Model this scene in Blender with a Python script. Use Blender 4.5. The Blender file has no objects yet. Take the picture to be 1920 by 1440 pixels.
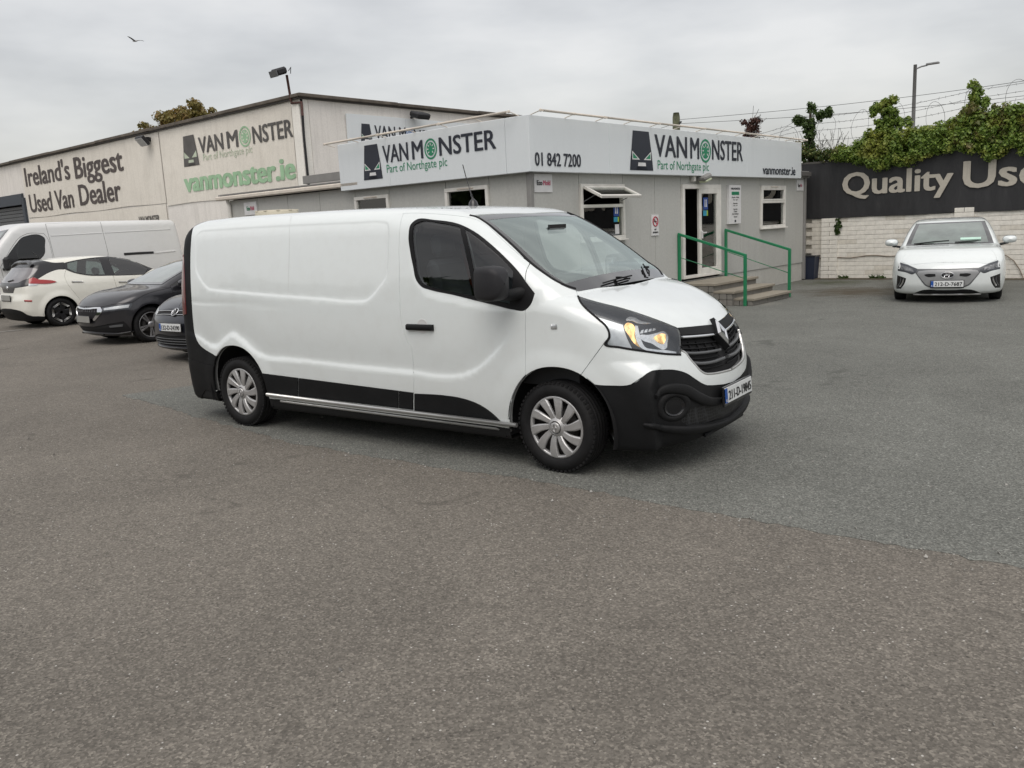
import bpy, bmesh, math, random
import numpy as np
from mathutils import Vector, Matrix
from mathutils.geometry import delaunay_2d_cdt

# ------------------------------------------------------------------ camera
CAM = np.array([6.64029925, -5.8127146, 1.73115581]); FPX = 1586.40167
RR = np.array([0.81618959, 0.5757421, -0.0485345])
UU = np.array([-0.0662072, 0.17664286, 0.98204578])
FF = np.array([-0.57397837, 0.7983222, -0.18229233])
TH = 1.4744767688523839
scene = bpy.context.scene
COL = scene.collection
cd = bpy.data.cameras.new('camera'); cam = bpy.data.objects.new('camera', cd); COL.objects.link(cam)
cd.sensor_width = 36.0; cd.lens = 36.0*FPX/1920.0; cd.clip_start = 0.05; cd.clip_end = 3000
cam.matrix_world = Matrix(((RR[0], UU[0], -FF[0], CAM[0]), (RR[1], UU[1], -FF[1], CAM[1]), (RR[2], UU[2], -FF[2], CAM[2]), (0, 0, 0, 1)))
scene.camera = cam

# ------------------------------------------------------------------ sky and light (overcast)
SUN_EL = math.radians(58); SUN_AZ = math.radians(-62)      # azimuth of the sun measured from +X
world = bpy.data.worlds.new('World'); scene.world = world; world.use_nodes = True
wn = world.node_tree.nodes; wl = world.node_tree.links; wn.clear()
w_out = wn.new('ShaderNodeOutputWorld'); w_bg = wn.new('ShaderNodeBackground'); w_bg2 = wn.new('ShaderNodeBackground'); w_add = wn.new('ShaderNodeAddShader')
w_sky = wn.new('ShaderNodeTexSky'); w_sky.sky_type = 'NISHITA'; w_sky.sun_disc = False
w_sky.sun_elevation = SUN_EL; w_sky.sun_rotation = math.pi/2-SUN_AZ
w_sky.air_density = 1.0; w_sky.dust_density = 4.0
w_bg.inputs['Strength'].default_value = 0.05
wl.new(w_sky.outputs['Color'], w_bg.inputs['Color'])
w_tc = wn.new('ShaderNodeTexCoord'); w_map = wn.new('ShaderNodeMapping'); w_map.inputs['Scale'].default_value = (1.0, 1.0, 3.2)
w_map.inputs['Location'].default_value = (0.35, 0.2, 0.0)
w_n1 = wn.new('ShaderNodeTexNoise'); w_n1.inputs['Scale'].default_value = 2.6; w_n1.inputs['Detail'].default_value = 5; w_n1.inputs['Roughness'].default_value = .52
w_rmp = wn.new('ShaderNodeValToRGB')
e = w_rmp.color_ramp.elements
e[0].position = .38; e[0].color = (.475, .457, .430, 1); e[1].position = .63; e[1].color = (.685, .657, .615, 1)
em = w_rmp.color_ramp.elements.new(.50); em.color = (.580, .560, .528, 1)
w_sep = wn.new('ShaderNodeSeparateXYZ'); w_mr = wn.new('ShaderNodeMapRange')
w_mr.inputs['From Min'].default_value = 0.0; w_mr.inputs['From Max'].default_value = 1.0
w_mr.inputs['To Min'].default_value = 0.94; w_mr.inputs['To Max'].default_value = 1.35
wl.new(w_tc.outputs['Generated'], w_map.inputs['Vector']); wl.new(w_map.outputs[0], w_n1.inputs['Vector'])
wl.new(w_n1.outputs['Fac'], w_rmp.inputs['Fac']); wl.new(w_rmp.outputs['Color'], w_bg2.inputs['Color'])
wl.new(w_tc.outputs['Generated'], w_sep.inputs[0]); wl.new(w_sep.outputs['Z'], w_mr.inputs['Value']); wl.new(w_mr.outputs[0], w_bg2.inputs['Strength'])
wl.new(w_bg.outputs[0], w_add.inputs[0]); wl.new(w_bg2.outputs[0], w_add.inputs[1]); wl.new(w_add.outputs[0], w_out.inputs['Surface'])
sd_ = bpy.data.lights.new('sun', 'SUN'); sd_.energy = 1.05; sd_.angle = math.radians(45); sd_.color = (1.0, .98, .95)
sun = bpy.data.objects.new('sun', sd_); COL.objects.link(sun)
sun.rotation_euler = Vector((math.cos(SUN_EL)*math.cos(SUN_AZ), math.cos(SUN_EL)*math.sin(SUN_AZ), math.sin(SUN_EL))).to_track_quat('Z', 'Y').to_euler()
scene.view_settings.view_transform = 'Standard'; scene.view_settings.look = 'None'
scene.view_settings.exposure = 0.0; scene.view_settings.gamma = 1.0; scene.view_settings.use_curve_mapping = False
scene.render.engine = 'CYCLES'
scene.cycles.max_bounces = 8; scene.cycles.transparent_max_bounces = 24

def gr(x, y):
    """ground point seen at a photograph pixel"""
    d = FF+RR*(x-960)/FPX-UU*(y-720)/FPX; t = -CAM[2]/d[2]; return CAM+d*t
# ------------------------------------------------------------------ helpers: objects
def link(name, me, mat=None, parent=None, loc=None):
    o = bpy.data.objects.new(name, me); COL.objects.link(o)
    if mat is not None and me is not None and hasattr(me, 'materials') and len(me.materials) == 0: me.materials.append(mat)
    if parent is not None: o.parent = parent
    if loc is not None: o.location = loc
    return o
def thing(name, label, cat, loc=(0, 0, 0), rz=0.0, group=None):
    o = bpy.data.objects.new(name, None); COL.objects.link(o); o.location = loc; o.rotation_euler = (0, 0, rz); o.empty_display_size = .2
    return tag(o, label, cat, group)
def tag(o, label, cat, group=None):
    o['label'] = label; o['category'] = cat
    if group: o['group'] = group
    return o
def struct(o): o['kind'] = 'structure'; return o
def stuff(o): o['kind'] = 'stuff'; return o
class MB:
    """collects shapes in one mesh"""
    def __init__(s): s.v = []; s.f = []; s.sm = []; s.mi = []
    def add(s, vs, fs, smooth=False, mi=0):
        n = len(s.v); s.v += [tuple(map(float, p)) for p in vs]; s.f += [tuple(i+n for i in f) for f in fs]; s.sm += [smooth]*len(fs); s.mi += [mi]*len(fs); return s
    def box(s, c, d, M=None, bev=0.0, mi=0):
        c = np.array(c, float); h = np.array(d, float)/2
        if bev <= 0:
            P = [c+h*np.array(q) for q in ((-1,-1,-1),(1,-1,-1),(1,1,-1),(-1,1,-1),(-1,-1,1),(1,-1,1),(1,1,1),(-1,1,1))]
            Fc = [(0,3,2,1),(4,5,6,7),(0,1,5,4),(1,2,6,5),(2,3,7,6),(3,0,4,7)]
        else:
            b = min(bev, min(h)*.9); P = []; Fc = []
            idx = {}
            for sx in (-1, 1):
                for sy in (-1, 1):
                    for sz in (-1, 1):
                        for ax in range(3):
                            q = h*np.array((sx, sy, sz)) - b*np.array((sx, sy, sz)); q[ax] += b*(sx, sy, sz)[ax]
                            idx[(sx, sy, sz, ax)] = len(P); P.append(c+q)
            def orient(f, n):
                a = np.array(P[f[1]])-P[f[0]]; bb = np.array(P[f[2]])-P[f[1]]
                return f if np.dot(np.cross(a, bb), n) > 0 else tuple(reversed(f))
            for ax in range(3):
                o1, o2 = [a for a in range(3) if a != ax]
                for sg in (-1, 1):
                    f = []
                    for a, bq in ((-1,-1),(1,-1),(1,1),(-1,1)):
                        k = [0,0,0]; k[ax] = sg; k[o1] = a; k[o2] = bq; f.append(idx[(*k, ax)])
                    n = np.zeros(3); n[ax] = sg; Fc.append(orient(f, n))
                for a in (-1, 1):
                    for bq in (-1, 1):
                        f = []
                        for t, which in ((-1, o1), (1, o1), (1, o2), (-1, o2)):
                            k = [0,0,0]; k[ax] = t; k[o1] = a; k[o2] = bq; f.append(idx[(*k, which)])
                        n = np.zeros(3); n[o1] = a; n[o2] = bq; Fc.append(orient(f, n))
            for sx in (-1, 1):
                for sy in (-1, 1):
                    for sz in (-1, 1):
                        Fc.append(orient([idx[(sx, sy, sz, a)] for a in range(3)], np.array((sx, sy, sz))))
        if M is not None: P = [tuple(M @ Vector(p)) for p in P]
        return s.add(P, Fc, False, mi)
    def tube(s, pts, r, n=8, caps=True, smooth=True, mi=0, radii=None):
        P = [np.array(p, float) for p in pts]; V = []; Fc = []; up = None
        for i, p in enumerate(P):
            t = (P[min(i+1, len(P)-1)]-P[max(i-1, 0)]); t /= (np.linalg.norm(t)+1e-12)
            if up is None:
                up = np.array([0, 0, 1.]) if abs(t[2]) < .9 else np.array([1., 0, 0])
            a = np.cross(t, up); a /= np.linalg.norm(a)+1e-12; b = np.cross(a, t); up = b
            rr = radii[i] if radii else r
            for k in range(n):
                w = 2*math.pi*k/n; V.append(p+rr*(math.cos(w)*a+math.sin(w)*b))
        for i in range(len(P)-1):
            for k in range(n):
                k2 = (k+1) % n; Fc.append((i*n+k, i*n+k2, (i+1)*n+k2, (i+1)*n+k))
        m = len(Fc)
        if caps: Fc += [tuple(range(n)), tuple((len(P)-1)*n+k for k in reversed(range(n)))]
        s.add(V, Fc, smooth, mi)
        if caps: s.sm[-1] = s.sm[-2] = False
        return s
    def lathe(s, prof, n=32, axis='y', c=(0, 0, 0), smooth=True, mi=0, a0=0, a1=2*math.pi):
        """prof: (radius, offset along axis)"""
        full = abs(a1-a0-2*math.pi) < 1e-6; m = n if full else n+1; V = []
        for (r, h) in prof:
            for k in range(m):
                w = a0+(a1-a0)*k/n; x, z = r*math.cos(w), r*math.sin(w)
                V.append({'y': (x, h, z), 'z': (x, z, h), 'x': (h, x, z)}[axis])
        V = [np.array(v)+np.array(c) for v in V]; Fc = []
        for i in range(len(prof)-1):
            for k in range(n):
                k2 = (k+1) % m; Fc.append((i*m+k, i*m+k2, (i+1)*m+k2, (i+1)*m+k))
        return s.add(V, Fc, smooth, mi)
    def prism(s, poly, axis, a, b, M=None, mi=0, smooth=False):
        """poly 2D extruded along axis from a to b; poly in the other two axes' order"""
        n = len(poly); V = []
        for h in (a, b):
            for (p, q) in poly:
                V.append({'x': (h, p, q), 'y': (p, h, q), 'z': (p, q, h)}[axis])
        ar = sum(poly[i][0]*poly[(i+1) % n][1]-poly[(i+1) % n][0]*poly[i][1] for i in range(n))
        flip = (ar < 0) ^ (axis == 'y') ^ (b < a)
        f0 = tuple(range(n)); f1 = tuple(range(n, 2*n)); sd = [(i, (i+1) % n, n+(i+1) % n, n+i) for i in range(n)]
        Fc = [tuple(reversed(f0)), f1]+sd
        if flip: Fc = [tuple(reversed(f)) for f in Fc]
        if M is not None: V = [tuple(M @ Vector(p)) for p in V]
        return s.add(V, Fc, smooth, mi)
    def mesh(s, name='mesh'):
        me = bpy.data.meshes.new(name); me.from_pydata(s.v, [], s.f); me.polygons.foreach_set('use_smooth', s.sm)
        if any(s.mi): me.polygons.foreach_set('material_index', s.mi)
        me.update(); return me
    def build(s, name, mat, parent=None, mats=None):
        me = s.mesh(name)
        for m in (mats or [mat]): me.materials.append(m)
        return link(name, me, None, parent)
def catmull(pts, closed, step):
    """pts: (x,y[,1]) third item marks a corner; returns dense Nx2"""
    n = len(pts); P = np.array([[p[0], p[1]] for p in pts], float); cor = [len(p) > 2 and bool(p[2]) for p in pts]
    out = []
    segs = n if closed else n-1
    for i in range(segs):
        i1 = i; i2 = (i+1) % n
        p1, p2 = P[i1], P[i2]
        p0 = P[(i1-1) % n] if (closed or i1 > 0) else 2*p1-p2
        p3 = P[(i2+1) % n] if (closed or i2 < n-1) else 2*p2-p1
        d = np.linalg.norm(p2-p1)+1e-9
        if cor[i1]: m1 = (p2-p1)
        else:
            da = np.linalg.norm(p1-p0)+1e-9; m1 = ((p1-p0)/da*d+(p2-p1)/d*da)/(da+d)*d
        if cor[i2]: m2 = (p2-p1)
        else:
            db = np.linalg.norm(p3-p2)+1e-9; m2 = ((p3-p2)/db*d+(p2-p1)/d*db)/(db+d)*d
        k = max(1, int(math.ceil(d/step)))
        for j in range(k):
            t = j/k; out.append((2*t**3-3*t**2+1)*p1+(t**3-2*t**2+t)*m1+(-2*t**3+3*t**2)*p2+(t**3-t**2)*m2)
    if not closed: out.append(P[-1])
    return np.array(out)
def curve1(*kv):
    """smooth 1-D interpolation through (x, y) pairs"""
    xs = np.array([k[0] for k in kv], float); ys = np.array([k[1] for k in kv], float)
    d = np.diff(ys)/np.diff(xs); m = np.zeros(len(xs)); m[0] = d[0]; m[-1] = d[-1]
    for i in range(1, len(xs)-1):
        if d[i-1]*d[i] > 0:
            w1 = 2*(xs[i+1]-xs[i])+(xs[i]-xs[i-1]); w2 = (xs[i+1]-xs[i])+2*(xs[i]-xs[i-1]); m[i] = (w1+w2)/(w1/d[i-1]+w2/d[i])
    def f(x):
        x = np.clip(x, xs[0], xs[-1]); i = np.clip(np.searchsorted(xs, x)-1, 0, len(xs)-2); h = xs[i+1]-xs[i]; t = (x-xs[i])/h
        return (2*t**3-3*t**2+1)*ys[i]+(t**3-2*t**2+t)*h*m[i]+(-2*t**3+3*t**2)*ys[i+1]+(t**3-t**2)*h*m[i+1]
    return f
def smax(a, b, k):
    h = np.maximum(k-np.abs(a-b), 0)/k; return np.maximum(a, b)+h*h*k*.25
def smin(a, b, k): return -smax(-a, -b, k)
def sstep(x, a, b):
    t = np.clip((x-a)/(b-a), 0, 1); return t*t*(3-2*t)
def inpoly(P, poly):
    x, y = P[:, 0], P[:, 1]; ins = np.zeros(len(P), bool); n = len(poly)
    x0, y0 = poly.min(0); x1, y1 = poly.max(0); m = (x >= x0) & (x <= x1) & (y >= y0) & (y <= y1); idx = np.nonzero(m)[0]
    if len(idx) == 0: return ins
    px, py = x[idx], y[idx]; r = np.zeros(len(idx), bool)
    a = poly; b = np.roll(poly, -1, 0)
    for (ax, ay), (bx, by) in zip(a, b):
        if ay == by: continue
        c = ((ay > py) != (by > py)) & (px < (bx-ax)*(py-ay)/(by-ay)+ax); r ^= c
    ins[idx] = r; return ins
def sdpoly(x, y, poly):
    """distance to a polygon, negative inside"""
    P = np.stack([x.ravel(), y.ravel()], 1); d = np.full(len(P), 1e9)
    for a, b in zip(poly, np.roll(poly, -1, 0)):
        ab = b-a; t = np.clip(((P-a)@ab)/(ab@ab+1e-12), 0, 1); d = np.minimum(d, np.linalg.norm(P-a-t[:, None]*ab, axis=1))
    d[inpoly(P, poly)] *= -1; return d.reshape(x.shape)
def sdline(x, y, pl):
    """signed-ish distance to an open polyline; second value: side (+ left)"""
    P = np.stack([x.ravel(), y.ravel()], 1); d = np.full(len(P), 1e9); sgn = np.zeros(len(P))
    for a, b in zip(pl[:-1], pl[1:]):
        ab = b-a; t = np.clip(((P-a)@ab)/(ab@ab+1e-12), 0, 1); e = np.linalg.norm(P-a-t[:, None]*ab, axis=1)
        s = ab[0]*(P[:, 1]-a[1])-ab[1]*(P[:, 0]-a[0]); m = e < d; d[m] = e[m]; sgn[m] = np.sign(s[m])
    return d.reshape(x.shape), sgn.reshape(x.shape)

# ------------------------------------------------------------------ shaped vehicle shells
class Shell:
    """Body given by an implicit function G(x,y,z) in vehicle coordinates (x forward, y left, z up, origin on the ground).
    The surface is unrolled in a chart (u along, v up) and cut there into panels by outlines."""
    def __init__(s, G, loc, rz, x0, x1, zc, ks=.9, sgn=-1, snap=.012):
        s.G = G; s.loc = np.array([loc[0], loc[1], 0.]); s.rz = rz; s.x0 = x0; s.x1 = x1; s.zc = zc; s.ks = ks; s.sgn = sgn; s.snap = snap
        s.u0 = x0-ks*math.pi/2; s.u1 = x1+ks*math.pi/2; s.v0 = -ks*math.pi/2; s.v1 = ks*math.pi/2
        c, q = math.cos(rz), math.sin(rz); s.Rm = np.array([[c, -q, 0], [q, c, 0], [0, 0, 1]])
    def g(s, P): return s.G(P[:, 0], P[:, 1], P[:, 2])
    def normal(s, P, e=.007):
        n = np.stack([(s.g(P+d)-s.g(P-d)) for d in np.eye(3)*e], 1); return n/(np.linalg.norm(n, axis=1)[:, None]+1e-12)
    def march(s, O, D, t0, t1, step, sign=1):
        """first crossing along rays, sign=1: outside->inside, -1: inside->outside"""
        n = len(O); ts = np.arange(t0, t1, step); lo = np.full(n, t0); hi = np.full(n, np.nan); act = np.ones(n, bool)
        best = np.full(n, 1e9); bt = np.full(n, t0)
        for t in ts:
            ia = np.nonzero(act)[0]
            if len(ia) == 0: break
            gv = s.g(O[ia]+D[ia]*t)*sign
            m = gv < best[ia]; best[ia[m]] = gv[m]; bt[ia[m]] = t
            c = gv <= 0; hi[ia[c]] = t; act[ia[c]] = False; lo[ia[~c]] = t
        miss = np.isnan(hi); hi[miss] = bt[miss]; lo[miss] = bt[miss]
        for _ in range(26):
            mid = (lo+hi)/2; c = s.g(O+D*mid[:, None])*sign <= 0; hi = np.where(c, mid, hi); lo = np.where(c, lo, mid)
        return O+D*((lo+hi)/2)[:, None], miss
    # outline inputs -> local 3D points on the surface
    def px(s, pts, closed=False, step=5.0):
        q = catmull(pts, closed, step); D = FF+RR*((q[:, 0]-960)/FPX)[:, None]-UU*((q[:, 1]-720)/FPX)[:, None]
        D /= np.linalg.norm(D, axis=1)[:, None]; O = np.tile(CAM, (len(q), 1))
        O = (O-s.loc)@s.Rm; D = D@s.Rm
        tc = np.linalg.norm(O[0]); P, miss = s.march(O, D, max(.5, tc-5), tc+6, .06); return P
    def sd(s, pts, closed=False, step=.05):
        q = catmull(pts, closed, step); n = len(q); O = np.stack([q[:, 0], np.full(n, s.sgn*1.6), q[:, 1]], 1); D = np.tile([0, -s.sgn*1., 0], (n, 1))
        return s.march(O, D, 0, 1.6, .02)[0]
    def fr(s, pts, closed=False, step=.04):
        q = catmull(pts, closed, step); n = len(q); O = np.stack([np.full(n, s.x1+2.8), q[:, 0], q[:, 1]], 1); D = np.tile([-1., 0, 0], (n, 1))
        return s.march(O, D, 0, 4.5, .03)[0]
    def rr(s, pts, closed=False, step=.04):
        q = catmull(pts, closed, step); n = len(q); O = np.stack([np.full(n, s.x0-2.5), q[:, 0], q[:, 1]], 1); D = np.tile([1., 0, 0], (n, 1))
        return s.march(O, D, 0, 4.5, .03)[0]
    def tp(s, pts, closed=False, step=.05):
        q = catmull(pts, closed, step); n = len(q); O = np.stack([q[:, 0], q[:, 1], np.full(n, 3.2)], 1); D = np.tile([0, 0, -1.], (n, 1))
        return s.march(O, D, 0, 3.1, .03)[0]
    def chart(s, P):
        x, y, z = P[:, 0], P[:, 1]*s.sgn, P[:, 2]; y = np.where((y < s.snap) & ((x > s.x1+.15) | (x < s.x0-.15)), 0.0, np.maximum(y, 0.0))
        xe = np.where(x > s.x1, x-s.x1, np.where(x < s.x0, x-s.x0, 0)); phi = np.arctan2(xe, np.maximum(y, 1e-6))
        u = np.clip(x, s.x0, s.x1)+s.ks*phi; v = s.ks*np.arctan2(z-s.zc, np.hypot(xe, y)+1e-9); return np.stack([u, v], 1)
    def surf(s, UV):
        u, v = UV[:, 0], UV[:, 1]/s.ks; ox = np.clip(u, s.x0, s.x1); phi = (u-ox)/s.ks
        D = np.stack([np.sin(phi)*np.cos(v), s.sgn*np.cos(phi)*np.cos(v), np.sin(v)], 1)
        O = np.stack([ox, np.zeros(len(u)), np.full(len(u), s.zc)], 1)
        P, miss = s.march(O, D, .02, 3.2, .05, -1); P[np.abs(P[:, 1]) < 2e-3, 1] = 0; return P
    def cut(s, regions, dens, zones=(), guides=(), cen=()):
        """regions: list of (key, chart polygon Nx2 or list of 3D arrays); zones: (u0,u1,v0,v1,spacing)"""
        polys = []
        for key, poly in regions:
            if isinstance(poly, (list, tuple)): poly = np.concatenate([p if p.shape[1] == 2 else s.chart(p) for p in poly])
            elif poly.shape[1] == 3: poly = s.chart(poly)
            poly = poly.copy(); poly[:, 0] = np.clip(poly[:, 0], s.u0, s.u1); poly[:, 1] = np.clip(poly[:, 1], s.v0, s.v1)
            cs = dict(cen).get(key)
            if cs: poly[poly[:, 0] > s.u1-cs, 0] = s.u1
            keep = np.linalg.norm(poly-np.roll(poly, 1, 0), axis=1) > 2e-3; polys.append((key, poly[keep]))
        def grid(a, b, c, d, h):
            us = np.arange(a, b+h*.5, h); vs = np.arange(c, d+h*.5, h*.866); U, V = np.meshgrid(us, vs); U = U+(np.arange(len(vs)) % 2)[:, None]*h*.5; return np.stack([U.ravel(), V.ravel()], 1)
        g0 = grid(s.u0, s.u1, s.v0, s.v1, dens)
        for (a, b, c, d, h) in zones:
            m = (g0[:, 0] > a) & (g0[:, 0] < b) & (g0[:, 1] > c) & (g0[:, 1] < d); g0 = np.concatenate([g0[~m], grid(a, b, c, d, h)])
        m = (g0[:, 0] > s.u0+.01) & (g0[:, 0] < s.u1-.01) & (g0[:, 1] > s.v0+.01) & (g0[:, 1] < s.v1-.01); g0 = g0[m]
        V = []; E = []
        def addloop(pl, maxd):
            n0 = len(V); q = []
            for a, b in zip(pl, np.roll(pl, -1, 0)):
                k = max(1, int(np.linalg.norm(b-a)/maxd)); q += [a+(b-a)*j/k for j in range(k)]
            V.extend(q); n = len(q); E.extend([(n0+i, n0+(i+1) % n) for i in range(n)])
        addloop(np.array([[s.u0, s.v0], [s.u1, s.v0], [s.u1, s.v1], [s.u0, s.v1]]), dens)
        for key, pl in polys: addloop(pl, dens)
        for pl in guides:
            n0 = len(V); q = [pl[0]]
            for p in pl[1:]:
                if np.linalg.norm(p-q[-1]) > .012: q.append(p)
            V.extend(q); E.extend([(n0+i, n0+i+1) for i in range(len(q)-1)])
        C = np.array(V); keepg = np.ones(len(g0), bool)
        # drop grid points that crowd an outline
        cell = {}
        for i, (a, b) in enumerate(np.round(C/.05).astype(int)): cell.setdefault((a, b), []).append(i)
        zs = np.full(len(g0), dens)
        for (a, b, c, d, h) in zones:
            m = (g0[:, 0] >= a) & (g0[:, 0] <= b) & (g0[:, 1] >= c) & (g0[:, 1] <= d); zs[m] = h
        gi = np.round(g0/.05).astype(int)
        for j in range(len(g0)):
            a, b = gi[j]
            for da in (-1, 0, 1):
                for db in (-1, 0, 1):
                    l = cell.get((a+da, b+db))
                    if l is not None and keepg[j]:
                        if (np.square(C[l]-g0[j]).sum(1).min()) < (zs[j]*.45)**2: keepg[j] = False
        allv = np.concatenate([C, g0[keepg]])
        r = delaunay_2d_cdt([Vector(p) for p in allv], E, [], 0, 1e-4)
        s.UV = np.array([tuple(p) for p in r[0]]); T = np.array([f for f in r[2]]); s.UV = np.clip(s.UV, [s.u0, s.v0], [s.u1, s.v1])
        cen = s.UV[T].mean(1); s.lab = np.zeros(len(T), int); s.keys = ['base']
        for key, pl in polys:
            if key not in s.keys: s.keys.append(key)
            s.lab[inpoly(cen, pl)] = s.keys.index(key)
        s.T = T; s.P = s.surf(s.UV); s.N = s.normal(s.P)
        flatu = (s.UV[:, 1] > s.v1-1e-6) | (s.UV[:, 1] < s.v0+1e-6) | (s.UV[:, 0] > s.u1-1e-6) | (s.UV[:, 0] < s.u0+1e-6)
        s.P[flatu, 1] = 0; s.N[flatu, 1] = 0; s.N /= np.linalg.norm(s.N, axis=1)[:, None]
        return s
    def panel(s, name, keys, mat, parent, mode='sym', off=0.0, gap=.003, flange=.016, flip=False, poff=None):
        ids = [s.keys.index(k) for k in keys if k in s.keys]; T = s.T[np.isin(s.lab, ids)]
        if len(T) == 0: print('EMPTY', name); return []
        used, inv = np.unique(T, return_inverse=True); T = inv.reshape(-1, 3); P = s.P[used].copy(); N = s.N[used].copy()
        a, b, c = P[T[:, 0]], P[T[:, 1]], P[T[:, 2]]; fn = np.cross(b-a, c-a); ar = np.linalg.norm(fn, axis=1); ok = ar > 1e-9; T = T[ok]; fn = fn[ok]
        wrong = (fn*N[T].mean(1)).sum(1) < 0; T[wrong] = T[wrong][:, ::-1]
        from collections import defaultdict
        ec = defaultdict(int)
        for t in T:
            for i in range(3): ec[(t[i], t[(i+1) % 3])] += 1
        bd = [e for e in ec if (e[1], e[0]) not in ec]
        cl = np.abs(P[:, 1]) < 1e-5
        if mode != 'one': bd = [e for e in bd if not (cl[e[0]] and cl[e[1]])]
        if gap > 0:
            acc = np.zeros_like(P)
            for i, j in bd:
                d = P[j]-P[i]; d /= np.linalg.norm(d)+1e-12; w = np.cross(N[i], d); w /= np.linalg.norm(w)+1e-12; acc[i] += w
                w = np.cross(N[j], d); w /= np.linalg.norm(w)+1e-12; acc[j] += w
            l = np.linalg.norm(acc, axis=1); m = l > 1e-6; mv = acc[m]/l[m][:, None]*gap/np.clip(l[m]/2, .5, 1)[:, None]
            mc = cl[m]; mv[mc, 1] = 0; P[m] += mv
        P = P+N*off
        if poff is not None: P = P+N*poff(P)[:, None]
        V = P; NN = N; Fc = [tuple(t) for t in T]
        if flange and bd:
            bi = sorted({i for e in bd for i in e}); mp = {b_: len(V)+k for k, b_ in enumerate(bi)}; mp2 = {b_: len(V)+len(bi)+k for k, b_ in enumerate(bi)}
            acc = np.zeros_like(P)
            for i, j in bd:
                d = P[j]-P[i]; d /= np.linalg.norm(d)+1e-12; w = -np.cross(N[i], d); acc[i] += w; acc[j] += w
            FN = acc[bi]; FN /= np.linalg.norm(FN, axis=1)[:, None]+1e-12
            V = np.concatenate([V, P[bi]+0*N[bi], P[bi]-N[bi]*flange]); NN = np.concatenate([NN, (FN+N[bi]*.6), FN])
            Fc += [(mp[j], mp[i], mp2[i], mp2[j]) for i, j in bd]
        outs = []
        def mk(V, NN, Fc):
            me = bpy.data.meshes.new(name); me.from_pydata(V.tolist(), [], Fc); me.polygons.foreach_set('use_smooth', [True]*len(Fc)); me.update()
            nl = NN/(np.linalg.norm(NN, axis=1)[:, None]+1e-12); me.normals_split_custom_set_from_vertices([tuple(q) for q in nl])
            return link(name, me, mat, parent)
        V2 = V*np.array([1, -1, 1]); N2 = NN*np.array([1, -1, 1]); F2 = [tuple(reversed(f)) for f in Fc]
        if mode == 'sym':
            n = len(V); cidx = np.nonzero(np.abs(V[:, 1]) < 1e-5)[0]; mp = np.arange(n)+n; mp[cidx] = cidx
            keep = np.ones(n, bool); keep[cidx] = False; new = np.full(n, -1); new[keep] = np.arange(keep.sum())+n; new[cidx] = cidx
            outs.append(mk(np.concatenate([V, V2[keep]]), np.concatenate([NN, N2[keep]]), Fc+[tuple(int(new[i]) for i in f) for f in F2]))
        elif mode == 'pair': outs += [mk(V, NN, Fc), mk(V2, N2, F2)]
        else: outs.append(mk(V, NN, Fc))
        return outs
    def strip(s, name, P, w, h, mat, parent, off=0.0, mode='near', n_off=None, taper=False, base=.012):
        """raised strip following 3D points on the surface; w width, h height above surface"""
        N = s.normal(P); m = len(P); V = []; Fc = []; k = 6
        for i in range(m):
            t = P[min(i+1, m-1)]-P[max(i-1, 0)]; t /= np.linalg.norm(t)+1e-12; sdv = np.cross(N[i], t); sdv /= np.linalg.norm(sdv)+1e-12
            ww = w*(1 if not taper else (.25+.75*math.sin(math.pi*min(1, max(0, (i+.3)/(m-.4))))**.5))
            for a, b in ((-.5, -base), (-.5, h*.6), (-.3, h), (.3, h), (.5, h*.6), (.5, -base)): V.append(P[i]+sdv*a*ww+N[i]*(b+off))
        for i in range(m-1):
            for j in range(k-1): Fc.append((i*k+j, i*k+j+1, (i+1)*k+j+1, (i+1)*k+j))
        Fc += [tuple(range(k)), tuple((m-1)*k+j for j in reversed(range(k)))]
        mb = MB().add(V, Fc, False); mb.sm = [True]*(len(Fc)-2)+[False]*2
        o1 = mb.build(name, mat, parent); r = [o1]
        if mode == 'pair':
            me = o1.data.copy(); 
            for v in me.vertices: v.co.y *= -1
            me.flip_normals(); r.append(link(name, me, None, parent))
        return r
def box_normals(o): return o
# ------------------------------------------------------------------ materials
def nt(name):
    m = bpy.data.materials.new(name); m.use_nodes = True; n = m.node_tree.nodes; l = m.node_tree.links; return m, n, l, n['Principled BSDF']
def noise(n, l, scale, detail=4, rough=.55, vec='Object', stretch=None, dist=0.0):
    tc = n.new('ShaderNodeTexCoord'); t = n.new('ShaderNodeTexNoise'); t.inputs['Scale'].default_value = scale; t.inputs['Detail'].default_value = detail; t.inputs['Roughness'].default_value = rough
    t.inputs['Distortion'].default_value = dist
    if stretch:
        mp = n.new('ShaderNodeMapping'); mp.inputs['Scale'].default_value = stretch; l.new(tc.outputs[vec], mp.inputs[0]); l.new(mp.outputs[0], t.inputs['Vector'])
    else: l.new(tc.outputs[vec], t.inputs['Vector'])
    return t
def ramp(n, l, src, stops):
    r = n.new('ShaderNodeValToRGB'); e = r.color_ramp.elements
    while len(e) < len(stops): e.new(.5)
    for k, (p, c) in enumerate(stops): e[k].position = p; e[k].color = (c[0], c[1], c[2], 1) if hasattr(c, '__len__') else (c, c, c, 1)
    l.new(src, r.inputs['Fac']); return r
def mixc(n, l, fac, a, b, mode='MIX'):
    m = n.new('ShaderNodeMix'); m.data_type = 'RGBA'; m.blend_type = mode
    def put(i, v):
        if hasattr(v, 'is_output'): l.new(v, m.inputs[i])
        elif hasattr(v, '__len__'): m.inputs[i].default_value = (*v[:3], 1)
        else: m.inputs[i].default_value = v
    put(0, fac); put(6, a); put(7, b); return m.outputs[2]
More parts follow.
